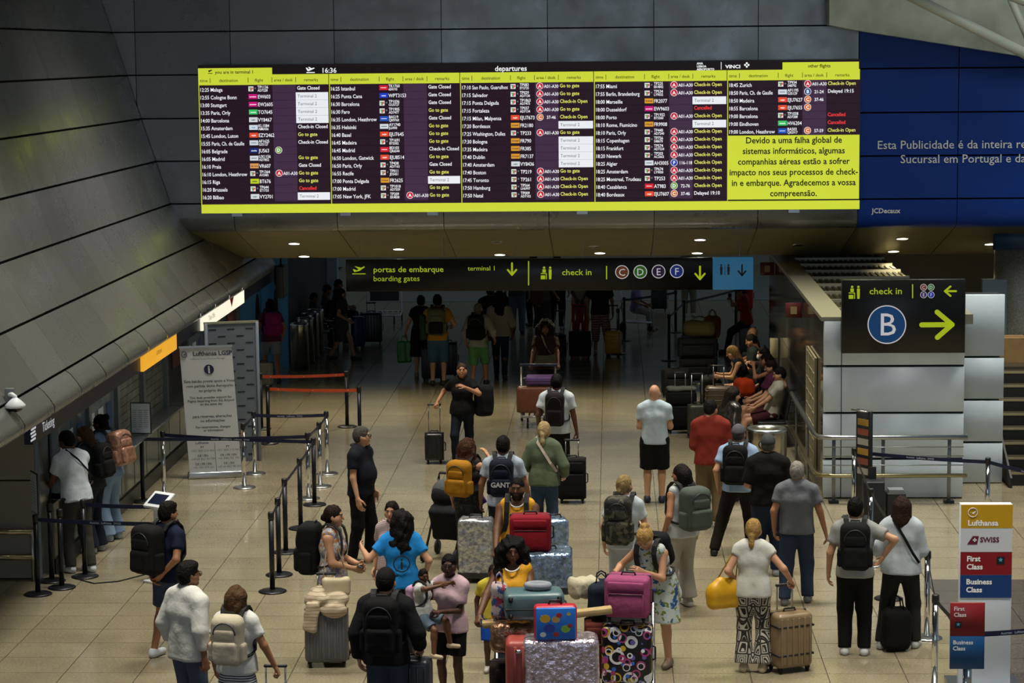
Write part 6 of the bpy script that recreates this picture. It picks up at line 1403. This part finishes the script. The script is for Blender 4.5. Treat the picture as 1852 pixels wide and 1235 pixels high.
# -- far cases
suitcase('bright yellow ribbed cabin case standing by the green belt posts', (1109, 644), .34, .24, .50, '#c79a0c', -6, 'hard', .52, ribs='h')
suitcase('wide black soft case in front of the orange trousers', (1049, 648), .46, .30, .52, '#121214', 4, 'soft', .52)
suitcase('slim black case behind the curly haired woman', (1012, 651), .28, .24, .48, '#101012', 0, 'soft', .5)
suitcase('navy case behind the man in the yellow tee', (783, 688), .44, .28, .62, '#151c33', 0, 'hard', 0)
suitcase('black case between the yellow tee and green shorts men', (812, 682), .34, .26, .66, '#111114', 8, 'hard', 0)
suitcase('blue hard case standing beside the far seats', (648, 630), .28, .26, .66, '#1c3a6c', 20, 'hard', 0)
suitcase('black hard case with grey band beside the blue case', (672, 622), .48, .3, .66, '#101014', 6, 'hard', .2, band='#777b80')
suitcase('tall dark grey case beyond the belt posts', (1192, 562), .40, .28, .62, '#1c2026', 0, 'hard', 0)
suitcase('bright red case at the far end below the blue sign', (1346, 562), .42, .28, .66, '#b02818', 0, 'soft', 0)
trolley('empty luggage trolley standing in the far hall', (696, 582), 5, .9, .9)
# -- cluster by the seats
t5 = ground(1268, 706); trolley('trolley loaded with black cases beside the seated travellers', t5, 0, 1.0, .7)
suitcase('black soft case low on the loaded trolley by the seats', t5+V3((-.06, -.25, .235)), .72, .30, .42, '#0e0f12', 0, 'soft', 0, wheels=False)
suitcase('second black soft case stacked on the loaded trolley by the seats', t5+V3((-.08, -.22, .68)), .74, .30, .36, '#14161b', 4, 'soft', 0, wheels=False)
soft_bag('duffel', 'olive duffel bag on top of the black cases by the seats', 'bag', t5+V3((-.04, -.22, 1.07)), (.62, .32, .30), fabric('#4d472b'), -6, .12, True)
soft_bag('brown_rucksack', 'amber brown rucksack behind the olive duffel', 'backpack', t5+V3((.22, .18, 1.0)), (.32, .2, .42), fabric('#6d3f14'), 15, .09, True)
suitcase('black case lying left of the loaded trolley', ground(1222, 718)+V3((0, 0, 0)), .50, .34, .48, '#0f1013', 12, 'soft', 0)
suitcase('large black case with a grey cloth on its handle', (1232, 782), .50, .30, .66, '#0f0f11', 8, 'soft', .30)
soft_bag('grey_cloth', 'folded grey jacket lying on the large black case', 'jacket', ground(1232, 782)+V3((0, 0, .72)), (.5, .26, .07), fabric('#6a6a60'), 8, .03, False, (.012, 28, 9))
suitcase('dark olive hard case with raised handle behind the red sweater man', (1262, 792), .34, .24, .52, '#33352c', 10, 'hard', .5)
suitcase('bronze shiny hard case behind the red sweater man', (1300, 770), .46, .30, .64, '#5e4d36', 0, 'hard', .34, ribs='h')
suitcase('black hard case lying beside the seats', ground(1290, 722), .30, .62, .30, '#121214', 10, 'hard', 0, wheels=False)
soft_bag('carrier_bag', 'pale plastic carrier bag with red print by the seated man', 'bag', ground(1333, 770)+V3((0, 0, .12)), (.32, .16, .36), pattern('carrier_print', '#9a947c', ['#8c1a22'], 5, 'noise', .58), 15, .05, True)
soft_bag('orange_bag', 'bright orange bag on the lap of a seated traveller', 'bag', V3((XB-.36, 40.25, .60)), (.3, .45, .3), fabric('#b83a14'), 15, .1, False)
soft_bag('black_rucksack', 'large black rucksack in front of the fair haired seated woman', 'backpack', V3((XB-.85, 42.1, 0)), (.36, .40, .70), fabric('#0c0c0e'), 10, .12, True)
# -- pushchair
ps = root('pushchair', 'folded grey and black pushchair standing by the foil wrapped case', 'pushchair', ground(808, 1010), math.radians(-15))
fr = MB()
for x in (-.2, .2): fr.tube([(x, .30, .98), (x, .20, .70), (x, -.25, .12)], .016, 8); fr.tube([(x, .28, .10), (x, -.05, .55)], .014, 8)
fr.build('frame', BLACKM, ps)
MB().tube([(-.2, .30, .98), (-.2, .34, 1.05), (.2, .34, 1.05), (.2, .30, .98)], .018, 8).build('push_handle', RUBBER, ps)
V, Q = solid([rbx((0, -.02, .48), (.19, .10, .24), .06, rotmat(0, -25)), ell((0, .02, .82), (.2, .16, .16))], .018, ripple=(.006, 30, 4)); link('seat_fabric', np_mesh('seat_fabric', V, Q, fabric('#1b1c20')), ps)
V, Q = solid([ell((0, .08, .86), (.21, .20, .17))], .018, planes=[((0, 0, .84), (0, 0, -1))]); link('hood', np_mesh('hood', V, Q, fabric('#4a4c50')), ps)
for x in (-.22, .22):
    for y in (-.27, .28):
        s_ = MB(); s_.lathe([(.05, -.015), (.085, -.02), (.09, 0), (.085, .02), (.05, .015)], 18, Matrix.Translation((x, y, .09)) @ Matrix.Rotation(math.pi/2, 4, 'Y')); s_.build('wheel', RUBBER, ps)
# ================================================================== barriers
lb = 'belt barriers'
PP = {'a1': (69, 1075, 'black', 'black belt post carrying a small framed notice by the column'), 'a2': (94, 1051, 'black', 'black belt post close to the column edge by the ticket windows'), 'a3': (112, 1063, 'black', 'black belt post in front of the man in the white polo'), 'a4': (154, 1043, 'black', 'black belt post right of the man in the white polo'),
 'b1': (259, 907, 'black', 'black belt post carrying a white framed price list'), 'b2': (297, 898, 'chrome', 'chrome belt post beside the tablet stand'),
 'c1': (493, 1070, 'black', 'first black belt post of the line, where the belt ends'), 'c2': (505, 1040, 'black', 'second black belt post of the line before the roll up banner'), 'c3': (517, 999, 'black', 'third black belt post of the line before the roll up banner'), 'c4': (544, 956, 'black', 'fourth black belt post of the line before the roll up banner'), 'c5': (569, 913, 'black', 'black corner belt post beside the chrome posts'),
 'd1': (558, 902, 'chrome', 'chrome belt post touching the black corner post'), 'd2': (579, 880, 'chrome', 'chrome belt post between the corner post and the far chrome post'), 'd3': (592, 857, 'chrome', 'chrome belt post at the far corner of the navy belts'), 'd4': (442, 882, 'chrome', 'chrome belt post in front of the roll up banner'), 'd5': (461, 857, 'chrome', 'chrome belt post just behind the roll up banner edge'),
 'e1': (486, 802, 'black', 'black belt post with orange belt beside the perforated screen'), 'e2': (651, 805, 'black', 'black belt post at the end of the nearer orange belt'), 'e3': (628, 772, 'black', 'black belt post at the end of the farther orange belt'), 'e0': (473, 776, 'black', 'black belt post behind the perforated screen'),
 'f1': (1544, 936, 'chrome', 'steel belt post beside the dark frame sign by the railing'), 'f2': (1574, 1022, 'chrome', 'steel belt post behind the man with white trainers'), 'f3': (1607, 1083, 'black', 'black topped belt post between the couple'), 'f4': (1690, 1246, 'chrome', 'chrome belt post next to the class signs'), 'f5': (1785, 957, 'chrome', 'chrome belt post behind the airline totem'), 'f6': (1676, 1154, 'chrome', 'chrome belt post behind the legs of the white jacket woman'), 'f7': (1945, 1000, 'chrome', 'chrome belt post at the end of the navy belt by the stairs'), 'f8': (1750, 1318, 'chrome', 'chrome belt post carrying the small class sign'), 'f9': (1930, 1300, 'chrome', 'chrome belt post right of the airline totem'),
 'g1': (1210, 652, 'green', 'dark green belt post beside the olive duffel'), 'g2': (1222, 601, 'green', 'dark green belt post on a pale base in the far hall'), 'g3': (1237, 622, 'green', 'dark green belt post behind the loaded trolley'), 'g4': (1129, 616, 'green', 'dark green belt post near the yellow case'), 'g5': (1331, 596, 'green', 'dark green belt post below the blue sign panel'), 'g6': (1118, 640, 'green', 'dark green belt post just behind the yellow case')}
for k, (x, y, kd, lab) in PP.items(): post(k, x, y, kd, label=lab)
def virt(key, loc): POSTS[key] = (loc, .98)
BL = [('c1', 'c2', BELTB, 'short navy belt between the first and second black posts'), ('c2', 'c3', BELTB, 'navy belt between the second and third black posts'), ('c3', 'c4', BELTB, 'navy belt between the third and fourth black posts'), ('c4', 'c5', BELTB, 'navy belt from the fourth black post to the corner post'),
 ('b1', 'd1', BELTB, 'long navy belt with airline lettering crossing the roll up banner'), ('b2', 'c5', BELTB, 'second long navy belt crossing the roll up banner'), ('d1', 'd2', BELTB, 'navy belt between the two nearer chrome corner posts'), ('d2', 'd3', BELTB, 'navy belt between the two farther chrome corner posts'), ('d5', 'd3', BELTB, 'navy belt behind the roll up banner to the far corner'), ('d4', 'd5', BELTB, 'short navy belt beside the roll up banner edge'),
 ('e1', 'e2', BELTO, 'nearer orange belt beside the perforated screen'), ('e0', 'e3', BELTO, 'farther orange belt beside the perforated screen'),
 ('f1', 'f5', BELTB, 'navy belt with airline lettering along the railing of the white enclosure'), ('f5', 'f7', BELTB, 'navy belt with airline lettering before the stairs'), ('f1', 'f2', BELTK, 'slack dark belt from the frame sign post'), ('f2', 'f3', BELTK, 'dark belt between the steel post and the black topped post'), ('f6', 'f4', BELTK, 'dark belt running beside the white jacket woman'), ('f4', 'f8', BELTK, 'dark belt ending at the small class sign'), ('f8', 'f9', BELTB, 'navy belt crossing the white base of the airline totem'),
 ('g1', 'g3', BELTK, 'dark belt from the post by the olive duffel'), ('g3', 'g5', BELTK, 'long dark belt running toward the wall in the far hall'), ('g4', 'g2', BELTK, 'dark belt between far green posts'), ('g6', 'g4', BELTK, 'short dark belt behind the yellow case')]
for a_, b_, m, lab in BL: belt(a_, b_, m, lab, mark=m is not BELTK)
# navy belts at the ticket windows run from the posts to the tablet stand
tsl = ground(292, 1052)
post('a5', 322, 1085, 'black', label='black belt post hidden behind the man in the navy tee')
virt('t2', tsl+V3((0, .12, 0)))
belt('a1', 'a5', BELTB, 'nearer navy belt at the ticket windows', mark=True); belt('a4', 't2', BELTB, 'farther navy belt at the ticket windows', mark=False)
# framed notices on posts
def framed(key, label, w_, h_, tilt, rz, zoff=.02, cols=3, fm=None):
    l, H_ = POSTS[key]; r_ = root('framed_notice', label, 'sign', l+V3((0, 0, H_+zoff)), math.radians(rz))
    MB().rbox((0, 0, h_/2), (w_, .02, h_), .004, None, 1).build('frame', BLACKM, r_); MB().box((0, -.011, h_/2), (w_-.03, .003, h_-.03)).build('sheet', PAPER, r_)
    for c in range(cols):
        for k in range(9): MB().box((-w_*.30+c*w_*.28, -.0135, h_*(.75-.065*k)), (w_*(.18 if k % 3 else .22), .001, .007)).build('print_line', mat('grey_ink', '#6f7885', .7), r_)
    return r_
framed('b1', 'white framed price list on a post by the ticket windows', .31, .46, 0, -6)
framed('a1', 'narrow framed notice on a post beside the column', .30, .50, 0, -62)
# tablet stand
ts = root('tablet_stand', 'white tilted tablet kiosk on a white stem by the ticket windows', 'kiosk', tsl, math.radians(-35))
MB().rbox((0, 0, .015), (.34, .30, .03), .01).build('base', WHITEP, ts); MB().rbox((0, 0, .5), (.16, .08, .98), .02).build('stem', WHITEP, ts)
Mt = Matrix.Translation((0, 0, 1.02)) @ Matrix.Rotation(math.radians(35), 4, 'X'); MB().rbox((0, 0, 0), (.34, .27, .04), .012, Mt).build('tablet_case', WHITEP, ts); MB().box((0, 0, .022), (.24, .17, .004), Mt).build('screen', mat('tablet_screen', '#26304a', .2, emit=.25), ts)
# cable on the floor
MB().tube([ground(130, 1045)+V3((0, 0, .008)), ground(170, 1056)+V3((0, 0, .008)), ground(215, 1052)+V3((0, 0, .008)), ground(262, 1040)+V3((0, 0, .008))], .008, 6).build('floor_cable', RUBBER, None, label='black cable lying on the floor between the ticket posts', cat='cable')
# dome camera on the column
dc = root('dome_camera', 'white dome camera on a wall bracket above the column', 'camera', atY(26, 722, 25.7))
MB().rbox((-.06, .03, .02), (.10, .06, .20), .01).build('wall_plate', GREYP, dc); MB().tube([(-.05, 0, .05), (.0, -.10, .07), (.045, -.14, .05), (.045, -.14, 0)], .024, 8).build('arm', WHITEP, dc)
MB().lathe([(.02, .06), (.06, .03), (.11, -.02), (.11, -.05)], 24, None, (.045, -.14, -.02)).build('housing', WHITEP, dc); MB().ball((.045, -.14, -.07), .085, 16, None, (1, 1, .6)).build('dome', mat('smoked_dome', '#1a1a1c', .1), dc)
# ================================================================== perforated screen and roll up banner
p0, p1 = ground(378, 838), ground(470, 833)
pf = root('perforated_screen', 'grey metal screen with rows of slots standing behind the banner', 'screen', p0); wv = p1-p0; pw = wv.length
ang = math.atan2(wv.y, wv.x); pf.rotation_euler = (0, 0, ang); ph = 6.45-(586-98)*p0.y/F
GM = mat('slate_metal', '#666d76', .5, .2)
MB().box((pw/2, .02, ph/2), (pw, .04, ph)).build('sheet', GM, pf)
for x in (0, pw): MB().rbox((x, .0, ph/2), (.05, .07, ph), .008, None, 1).build('upright', mat('upright_metal', '#8b93a0', .4, .4), pf)
MB().box((pw/2, .02, ph), (pw+.05, .07, .03)).build('top_rail', mat('pale_rail', '#9a9a80', .4, .4), pf)
k = 0; zz = .12
while zz < ph-.08:
    for x in ((.10, .38, .66) if k % 2 == 0 else (.24, .52)):
        if x+.06 < pw: MB().box((x*pw/.78, -.002, zz), (.115*pw/.78, .006, .017)).build('slot_shade', DFRAME, pf)  # dark strips on the sheet paint the darkness behind each slot
    zz += .112; k += 1
bl, br = ground(344, 866), ground(438, 862)
bn_ = root('roll_up_banner', 'white roll up banner with airline desk information leaning behind navy belts', 'banner', bl); wv = br-bl; bw_ = wv.length; bn_.rotation_euler = (0, 0, math.atan2(wv.y, wv.x))
bh = 6.45-(630-98)*bl.y/F
lean = Matrix(((1, 0, -.055, 0), (0, 1, .02, 0), (0, 0, 1, 0), (0, 0, 0, 1)))
CREAM = mat('banner_white', '#c9ccd0', .6)
MB().rbox((bw_/2, .02, .05), (bw_+.06, .14, .10), .02).build('cassette', METAL, bn_)
s_ = MB(); s_.box((bw_/2, 0, bh/2+.05), (bw_, .006, bh-.1), lean); s_.build('sheet', CREAM, bn_)
s_ = MB(); s_.box((bw_/2, 0, bh), (bw_+.02, .03, .03), lean); s_.build('top_rail', METAL, bn_)
INK = mat('banner_ink', '#15182c', .7); INKN = mat('banner_navy', '#141a48', .6); INKG = mat('banner_grey_ink', '#6a6e78', .7)
sb_ = bw_/100.0
def bt(t_, u, v, h_, m=INK, al='CENTER', bold=.012):   # u 0..100 across, v px from banner top (0..236)
    zz = bh*(1-v/236.0); text(t_, h_*bh/236*1.38, lean @ face_frame((u*sb_, -.006, zz)), {INK: 'lettering', INKN: 'navy_lettering', INKG: 'grey_lettering'}[m], m, bn_, al, bold)
bt('Lufthansa LGSP', 62, 16, 8, INKN, bold=.02); bt('Lufthansa Ground Services Portugal', 52, 23, 3, INKG)
s_ = MB(); s_.tube([lean @ V3(((8+5*math.cos(t))*sb_, -.006, bh*(1-13/236)+5.5*sb_*math.sin(t))) for t in np.linspace(0, 6.283, 17)[:-1]], .005, 5, close=True)
s_.prism([lean @ V3(((8+x)*sb_, -.006, bh*(1-13/236)+y*sb_)) for x, y in ((-4, 0), (-1, -1), (4, 3), (1, -2))], (0, -.002, 0)); s_.build('crane_logo', INKN, bn_)
MB().prism([lean @ V3(((53+9.5*math.cos(t))*sb_, -.005, bh*(1-41/236)+9.5*sb_*math.sin(t))) for t in np.linspace(0, 6.283, 29)[:-1]], (0, -.003, 0)).build('info_disc', INKN, bn_)
text('i', 14*bh/236*1.38, lean @ face_frame((53*sb_, -.011, bh*(1-47.5/236))), 'info_letter', CREAM, bn_, 'CENTER', .03)
for t_, v in (('Este balcão presta apoio a Voos', 64), ('com partida deste Aeroporto', 72.5), ('no próprio dia', 81), ('This desk provides support for', 93), ('Flights departing from this Airport', 99), ('on the same day', 105), ('para reservas, alterações', 127), ('ou informações', 135), ('For reservations, changes', 146), ('or information', 152)): bt(t_, 52, v, 5 if v in (64, 72.5, 81, 127, 135) else 4.3)
bt('Lufthansa', 28, 174, 4.5, INKN); MB().box((0, 0, 0), (.006, .002, bh*.24), lean @ Matrix.Translation((52*sb_, -.005, bh*.15))).build('rule', INK, bn_)
for u, ts_ in ((28, (('PT', '+351 800 210 466'), ('DE | EN', '+49 69 867 99 799'), ('DE | FR | EN', '+41 435 479 631'))), (77, (('PT', '+351 800 210 466'), ('DE | FR | EN', '+41 848 700 700'), ('DE | EN', '+49 69 867 98 000')))):
    for k, (x1, x2) in enumerate(ts_): bt(x1, u, 182+k*15, 4); bt(x2, u, 188+k*15, 4, INKG, bold=0)
# ================================================================== totem and class signs on the right
TY = 23.7; ta, tb = atY(1738, 912, TY), atY(1832, 912, TY); tw = tb.x-ta.x
tt = root('airline_totem', 'tall white totem with Lufthansa, SWISS, First Class and Business Class panels', 'sign', V3((ta.x, TY, 0)))
hz = lambda py: atY(1785, py, TY).z
MB().rbox((tw/2, .06, ta.z/2), (tw, .12, ta.z), .006, None, 1).build('column', mat('totem_white', '#dfe6f0', .4), tt)
MB().box((tw/2, .1, .02), (tw+.2, .5, .04)).build('foot_plate', METAL, tt)
for a_, b_, c_, nm in ((912, 955, '#c79a10', 'yellow_panel'), (955, 998, '#d2d6dc', 'white_panel'), (998, 1039.5, '#8a1018', 'red_panel'), (1039.5, 1081, '#123a78', 'blue_panel')):
    MB().box((tw/2, -.003, (hz(a_)+hz(b_))/2), (tw-.004, .008, hz(a_)-hz(b_)-.004)).build(nm, mat('totem_'+nm, c_, .35, emit=0), tt)
SW = mat('totem_white_print', '#ffffff', .5); SWR = mat('totem_maroon_print', '#641226', .5); DKS = mat('totem_dark_square', '#10161c', .4)
px2 = tw/94
def ttx(t_, px, py, h_, m, nm, par=tt, org=None, bold=.03): text(t_, h_*px2*1.38, face_frame(((px-1738)*px2, -.0095, hz(py))), nm, m, par, 'LEFT', bold)
ttx('Lufthansa', 1750.5, 950, 10.5, SW, 'airline_lettering'); ttx('SWISS', 1773, 980, 9.5, SWR, 'swiss_lettering'); ttx('First', 1749.5, 1014.5, 10, SW, 'class_lettering'); ttx('Class', 1749.5, 1029, 10, SW, 'class_lettering'); ttx('Business', 1749, 1056, 10, SW, 'class_lettering'); ttx('Class', 1749, 1070.5, 10, SW, 'class_lettering')
s_ = MB(); cx_, cz_ = (1759.5-1738)*px2, hz(926.5); s_.tube([(cx_+8.3*px2*math.cos(t), -.01, cz_+8.3*px2*math.sin(t)) for t in np.linspace(0, 6.283, 21)[:-1]], .0035, 5, close=True); s_.prism([(cx_+x*px2, -.011, cz_+y*px2) for x, y in ((-6, 1), (-2, -1), (6, 3), (1, -3))], (0, .003, 0)); s_.build('crane_logo', SW, tt)
MB().prism([((x-1738)*px2, -.0095, hz(y)) for x, y in ((1750, 984), (1760, 969), (1771, 969), (1768, 984))], (0, .002, 0)).build('tail_logo', SWR, tt)
cx_, cz_ = (1763.5-1738)*px2, hz(976)
for w_, h_ in ((7, 2.2), (2.2, 7)): MB().box((cx_, -.0115, cz_), (w_*px2, .002, h_*px2)).build('cross_logo', SW, tt)
def star(par, x, z_, y_, s_=1): 
    MB().box((x, y_, z_), (14*px2*s_, .002, 14*px2*s_)).build('star_square', DKS, par)
    MB().prism([(x+(4.6 if q % 2 == 0 else 2)*px2*s_*math.sin(q*.6283), y_-.002, z_+(4.6 if q % 2 == 0 else 2)*px2*s_*math.cos(q*.6283)+.006) for q in range(10)], (0, .001, 0)).build('star', mat('star_teal', '#58b0c0', .5), par)
star(tt, (1811-1738)*px2, hz(1013), -.0095)
YC = POSTS['f8'][0].y-.0; ca, cb_ = atY(1719, 1090, YC-.06), atY(1780, 1210, YC-.06); cw = cb_.x-ca.x
cs = root('class_sign', 'small red and blue First Class and Business Class sign on a chrome post', 'sign', V3((ca.x, YC-.06, cb_.z)))
chh = ca.z-cb_.z
MB().rbox((cw/2, .01, chh*.25), (cw, .02, chh*.5), .003, None, 1).build('blue_panel', mat('class_blue', '#124a7c', .4), cs); MB().rbox((cw/2, .01, chh*.75), (cw, .02, chh*.5), .003, None, 1).build('red_panel', mat('class_red', '#8a1c20', .4), cs)
px3 = cw/61
for t_, u, v in (('First', 6, 14), ('Class', 6, 25), ('Business', 5, 75), ('Class', 5, 86)): text(t_, 7.6*px3*1.38, face_frame((u*px3, -.003, chh-v*px3)), 'class_lettering', SW, cs, 'LEFT', .02)
star(cs, 14*px3, chh-40*px3, -.003, .8)
MB().tube([(cw/2, .06, -cb_.z), (cw/2, .06, .1)], .03, 14).build('stem', CHROME, cs)
# ================================================================== railing, frame sign and sizer before the enclosure
rl = root('railing', 'steel railing with two tubes along the white enclosure and side wall', 'railing', V3((0, 0, 0)))
ry = YK-.35; rx0, rx1 = xk[0]-.12, xk[2]+.0
for z_ in (.40, .95):
    MB().tube([V3((rx0-.02, 38.1, z_)), V3((rx0, ry+.3, z_)), V3((rx0+.03, ry+.08, z_)), V3((rx0+.22, ry, z_)), V3((rx1, ry, z_))], .035 if z_ > .5 else .03, 10).build('tube_rail', BRASS if z_ < .5 else METAL, rl)
for z_ in (.55, .68, .81): MB().tube([V3((rx0+.1, ry, z_)), V3((rx1-.05, ry, z_))], .008, 6).build('thin_rail', METAL, rl)
for x in (rx0+.25, rx0+.95, rx1-.25): MB().rbox((x, ry+.03, .48), (.05, .03, .96), .005, None, 1).build('upright', STEELF, rl); MB().box((x, ry+.03, .02), (.14, .14, .04)).build('upright_foot', BLACKM, rl)
for y in np.arange(ry+1.5, 38, 2.2): MB().rbox((rx0-.0, y, .48), (.03, .05, .96), .005, None, 1).build('upright', STEELF, rl)
fs_l = ground(1562, 945); fsn = root('frame_sign', 'tall dark frame sign with hooked top by the railing', 'sign', fs_l, math.radians(-55))
MB().rbox((0, 0, .78), (.30, .05, 1.56), .008, None, 1).build('frame', BLACKM, fsn); MB().tube([(-.15, 0, 1.54), (-.15, -.10, 1.56), (.1, -.10, 1.56), (.12, 0, 1.54)], .012, 6).build('hook', METAL, fsn)
for i in range(6): MB().box((-.0, -.027, .72+i*.135), (.22, .003, .09)).build('pictogram', mat('picto_%d' % (i % 3), ('#a8a59a', '#8a4a3a', '#b08a3a')[i % 3], .6), fsn)
sz = root('bag_sizer', 'black cabin bag sizer standing by the railing', 'bag sizer', ground(1592, 952))
MB().rbox((-.10, 0, .32), (.28, .3, .64), .02).build('tall_bin', BLACKM, sz); MB().rbox((.20, .02, .24), (.26, .3, .48), .02).build('short_bin', BLACKM, sz); MB().box((-.10, .12, .70), (.10, .06, .2)).build('back_plate', BLACKM, sz); MB().box((.2, -.02, .50), (.2, .2, .05)).build('rim', GREYP, sz)
# fire signs, notice frame and dispenser on the side wall
def wallbox(nm, label, cat, px, py, w_, h_, d_, m, face=None):
    p = atX(px, py, xk[0]); r_ = root(nm, label, cat, p); MB().rbox((-d_/2, 0, 0), (d_, w_, h_), .004, None, 1).build('case', m, r_)
    if face: MB().box((-d_-.002, 0, 0), (.004, w_*.6, h_*.6)).build('symbol', face, r_)
    return r_
RED = mat('fire_red', '#561614', .5); CRM = mat('cream_plastic', '#a8a286', .5)
for px, py, dep, lab in ((1379, 486, 44.5, 'small red fire sign projecting from the wall under the soffit'), (1438, 561, 38.0, 'red fire hose sign projecting from the stone wall')):
    p = atY(px, py, dep); r_ = root('fire_sign', lab, 'sign', V3((xk[0]-.16, dep, p.z))); MB().rbox((.04, 0, 0), (.26, .03, .24), .003, None, 1).build('plate', RED, r_); MB().box((.04, -.017, 0), (.10, .003, .12)).build('pictogram', mat('fire_sign_print', '#94805a', .5), r_)
wallbox('dispenser', 'cream wall dispenser above the bench', 'dispenser', 1407, 629, .25, .34, .14, CRM)
wf = root('wall_frame', 'beige framed panel with grid lines hanging on the stone wall', 'panel', V3((xk[0]+.015, 35.9, 0)))
MB().box((-.02, 0, 1.05), (.03, 1.5, 1.7)).build('board', mat('beige_board', '#8a8262', .6), wf)
for y in (-.73, -.35, .35, .73): MB().box((-.04, y, 1.05), (.012, .03, 1.7)).build('mullion', CRM, wf)
for i in range(9): MB().box((-.038, 0, .25+i*.2), (.008, 1.5, .012)).build('grid_line', CRM, wf)
# seats along the wall
for i, (y0, y1) in enumerate(((38.3, 40.8), (40.9, 43.0), (43.0, 45.0))):
    bn2 = root('bench', ('black perforated bench end nearest the steel bin', 'middle black perforated bench along the stone wall', 'black perforated bench at the far end of the stone wall')[i], 'bench', V3((XB, (y0+y1)/2, 0))); L_ = y1-y0
    n_ = 4
    for k in range(n_):
        yy_ = -L_/2+(k+.5)*L_/n_; MB().rbox((-.02, yy_, .42), (.46, L_/n_-.05, .04), .015).build('seat', BLACKM, bn2); MB().rbox((.25, yy_, .68), (.04, L_/n_-.05, .44), .015, ry=.18).build('backrest', BLACKM, bn2)
    MB().box((0, 0, .37), (.06, L_, .05)).build('beam', METAL, bn2)
    for y in (-L_*.35, L_*.35): MB().tube([(-.25, y, .02), (0, y, .06), (0, y, .36)], .022, 8).build('leg', CHROME, bn2); MB().tube([(0, y, .06), (.24, y, .02)], .02, 8).build('leg', CHROME, bn2)
# steel bins
BINM = mat('bin_steel', '#b4aa92', .2, .95)
def steel_bin(label, loc, r_=.26, h_=.95, sticker=False, grp=None):
    b = root('steel_bin', label, 'bin', loc, 0, grp); MB().lathe([(r_, .0), (r_, h_-.03), (r_*.99, h_)], 36).build('drum', BINM, b); MB().lathe([(r_*1.01, h_-.03), (r_*1.02, h_-.01), (r_*.95, h_+.015), (r_*.7, h_+.01), (r_*.65, h_-.05)], 36, caps=False).build('lid_ring', METAL, b); MB().cyl((0, 0, .015), r_*1.01, .03, 36).build('plinth', BLACKM, b)
    MB().cyl((0, 0, h_-.045), r_*.66, .01, 24).build('opening', RUBBER, b)  # black disc painted in for the shade inside the bin
    if sticker:
        Ms = Matrix.Translation((-.06, -r_-.002, h_*.82)) @ Matrix.Rotation(math.pi/2, 4, 'X'); MB().cyl((0, 0, 0), .075, .008, 24, Ms).build('sticker_ring', mat('plum_ring', '#2a1826', .5), b); MB().cyl((0, 0, .004), .058, .008, 24, Ms).build('sticker', mat('sticker_pale', '#b9b4b8', .5), b)
    return b
for i, (x, y) in enumerate(((543, 668), (552, 660), (560, 653), (568, 647))):
    steel_bin(('polished steel bin standing first in the row by the portal', 'second polished steel bin in the row by the portal', 'third polished steel bin in the row by the portal', 'polished steel bin at the seat end of the row')[i], ground(x, y)+V3((-.02*i, .25*i, 0)), .19, .95)
steel_bin('large steel bin with a round pale sticker at the end of the bench', ground(1386, 905)+V3((0, 0, 0)), .29, 1.05, True)
# far left seats
fb_ = root('far_seat_row', 'chrome and black seat row against the far dark wall', 'bench', ground(578, 634), math.radians(0))
for k in range(4):
    MB().rbox((.08*k, .5*k, .42), (.44, .44, .04), .015).build('seat', BLACKM, fb_); MB().rbox((-.24+.08*k, .5*k, .66), (.04, .44, .42), .015).build('backrest', BLACKM, fb_)
    MB().tube([(.08*k, .5*k-.24, .42), (.20+.08*k, .5*k-.24, .62), (-.2+.08*k, .5*k-.24, .62)], .015, 6).build('armrest', CHROME, fb_)
for k in (0, 3): MB().tube([(.25+.08*k, .5*k, .03), (.08*k, .5*k, .08), (.08*k, .5*k, .4)], .02, 8).build('leg', CHROME, fb_)
flush_text()
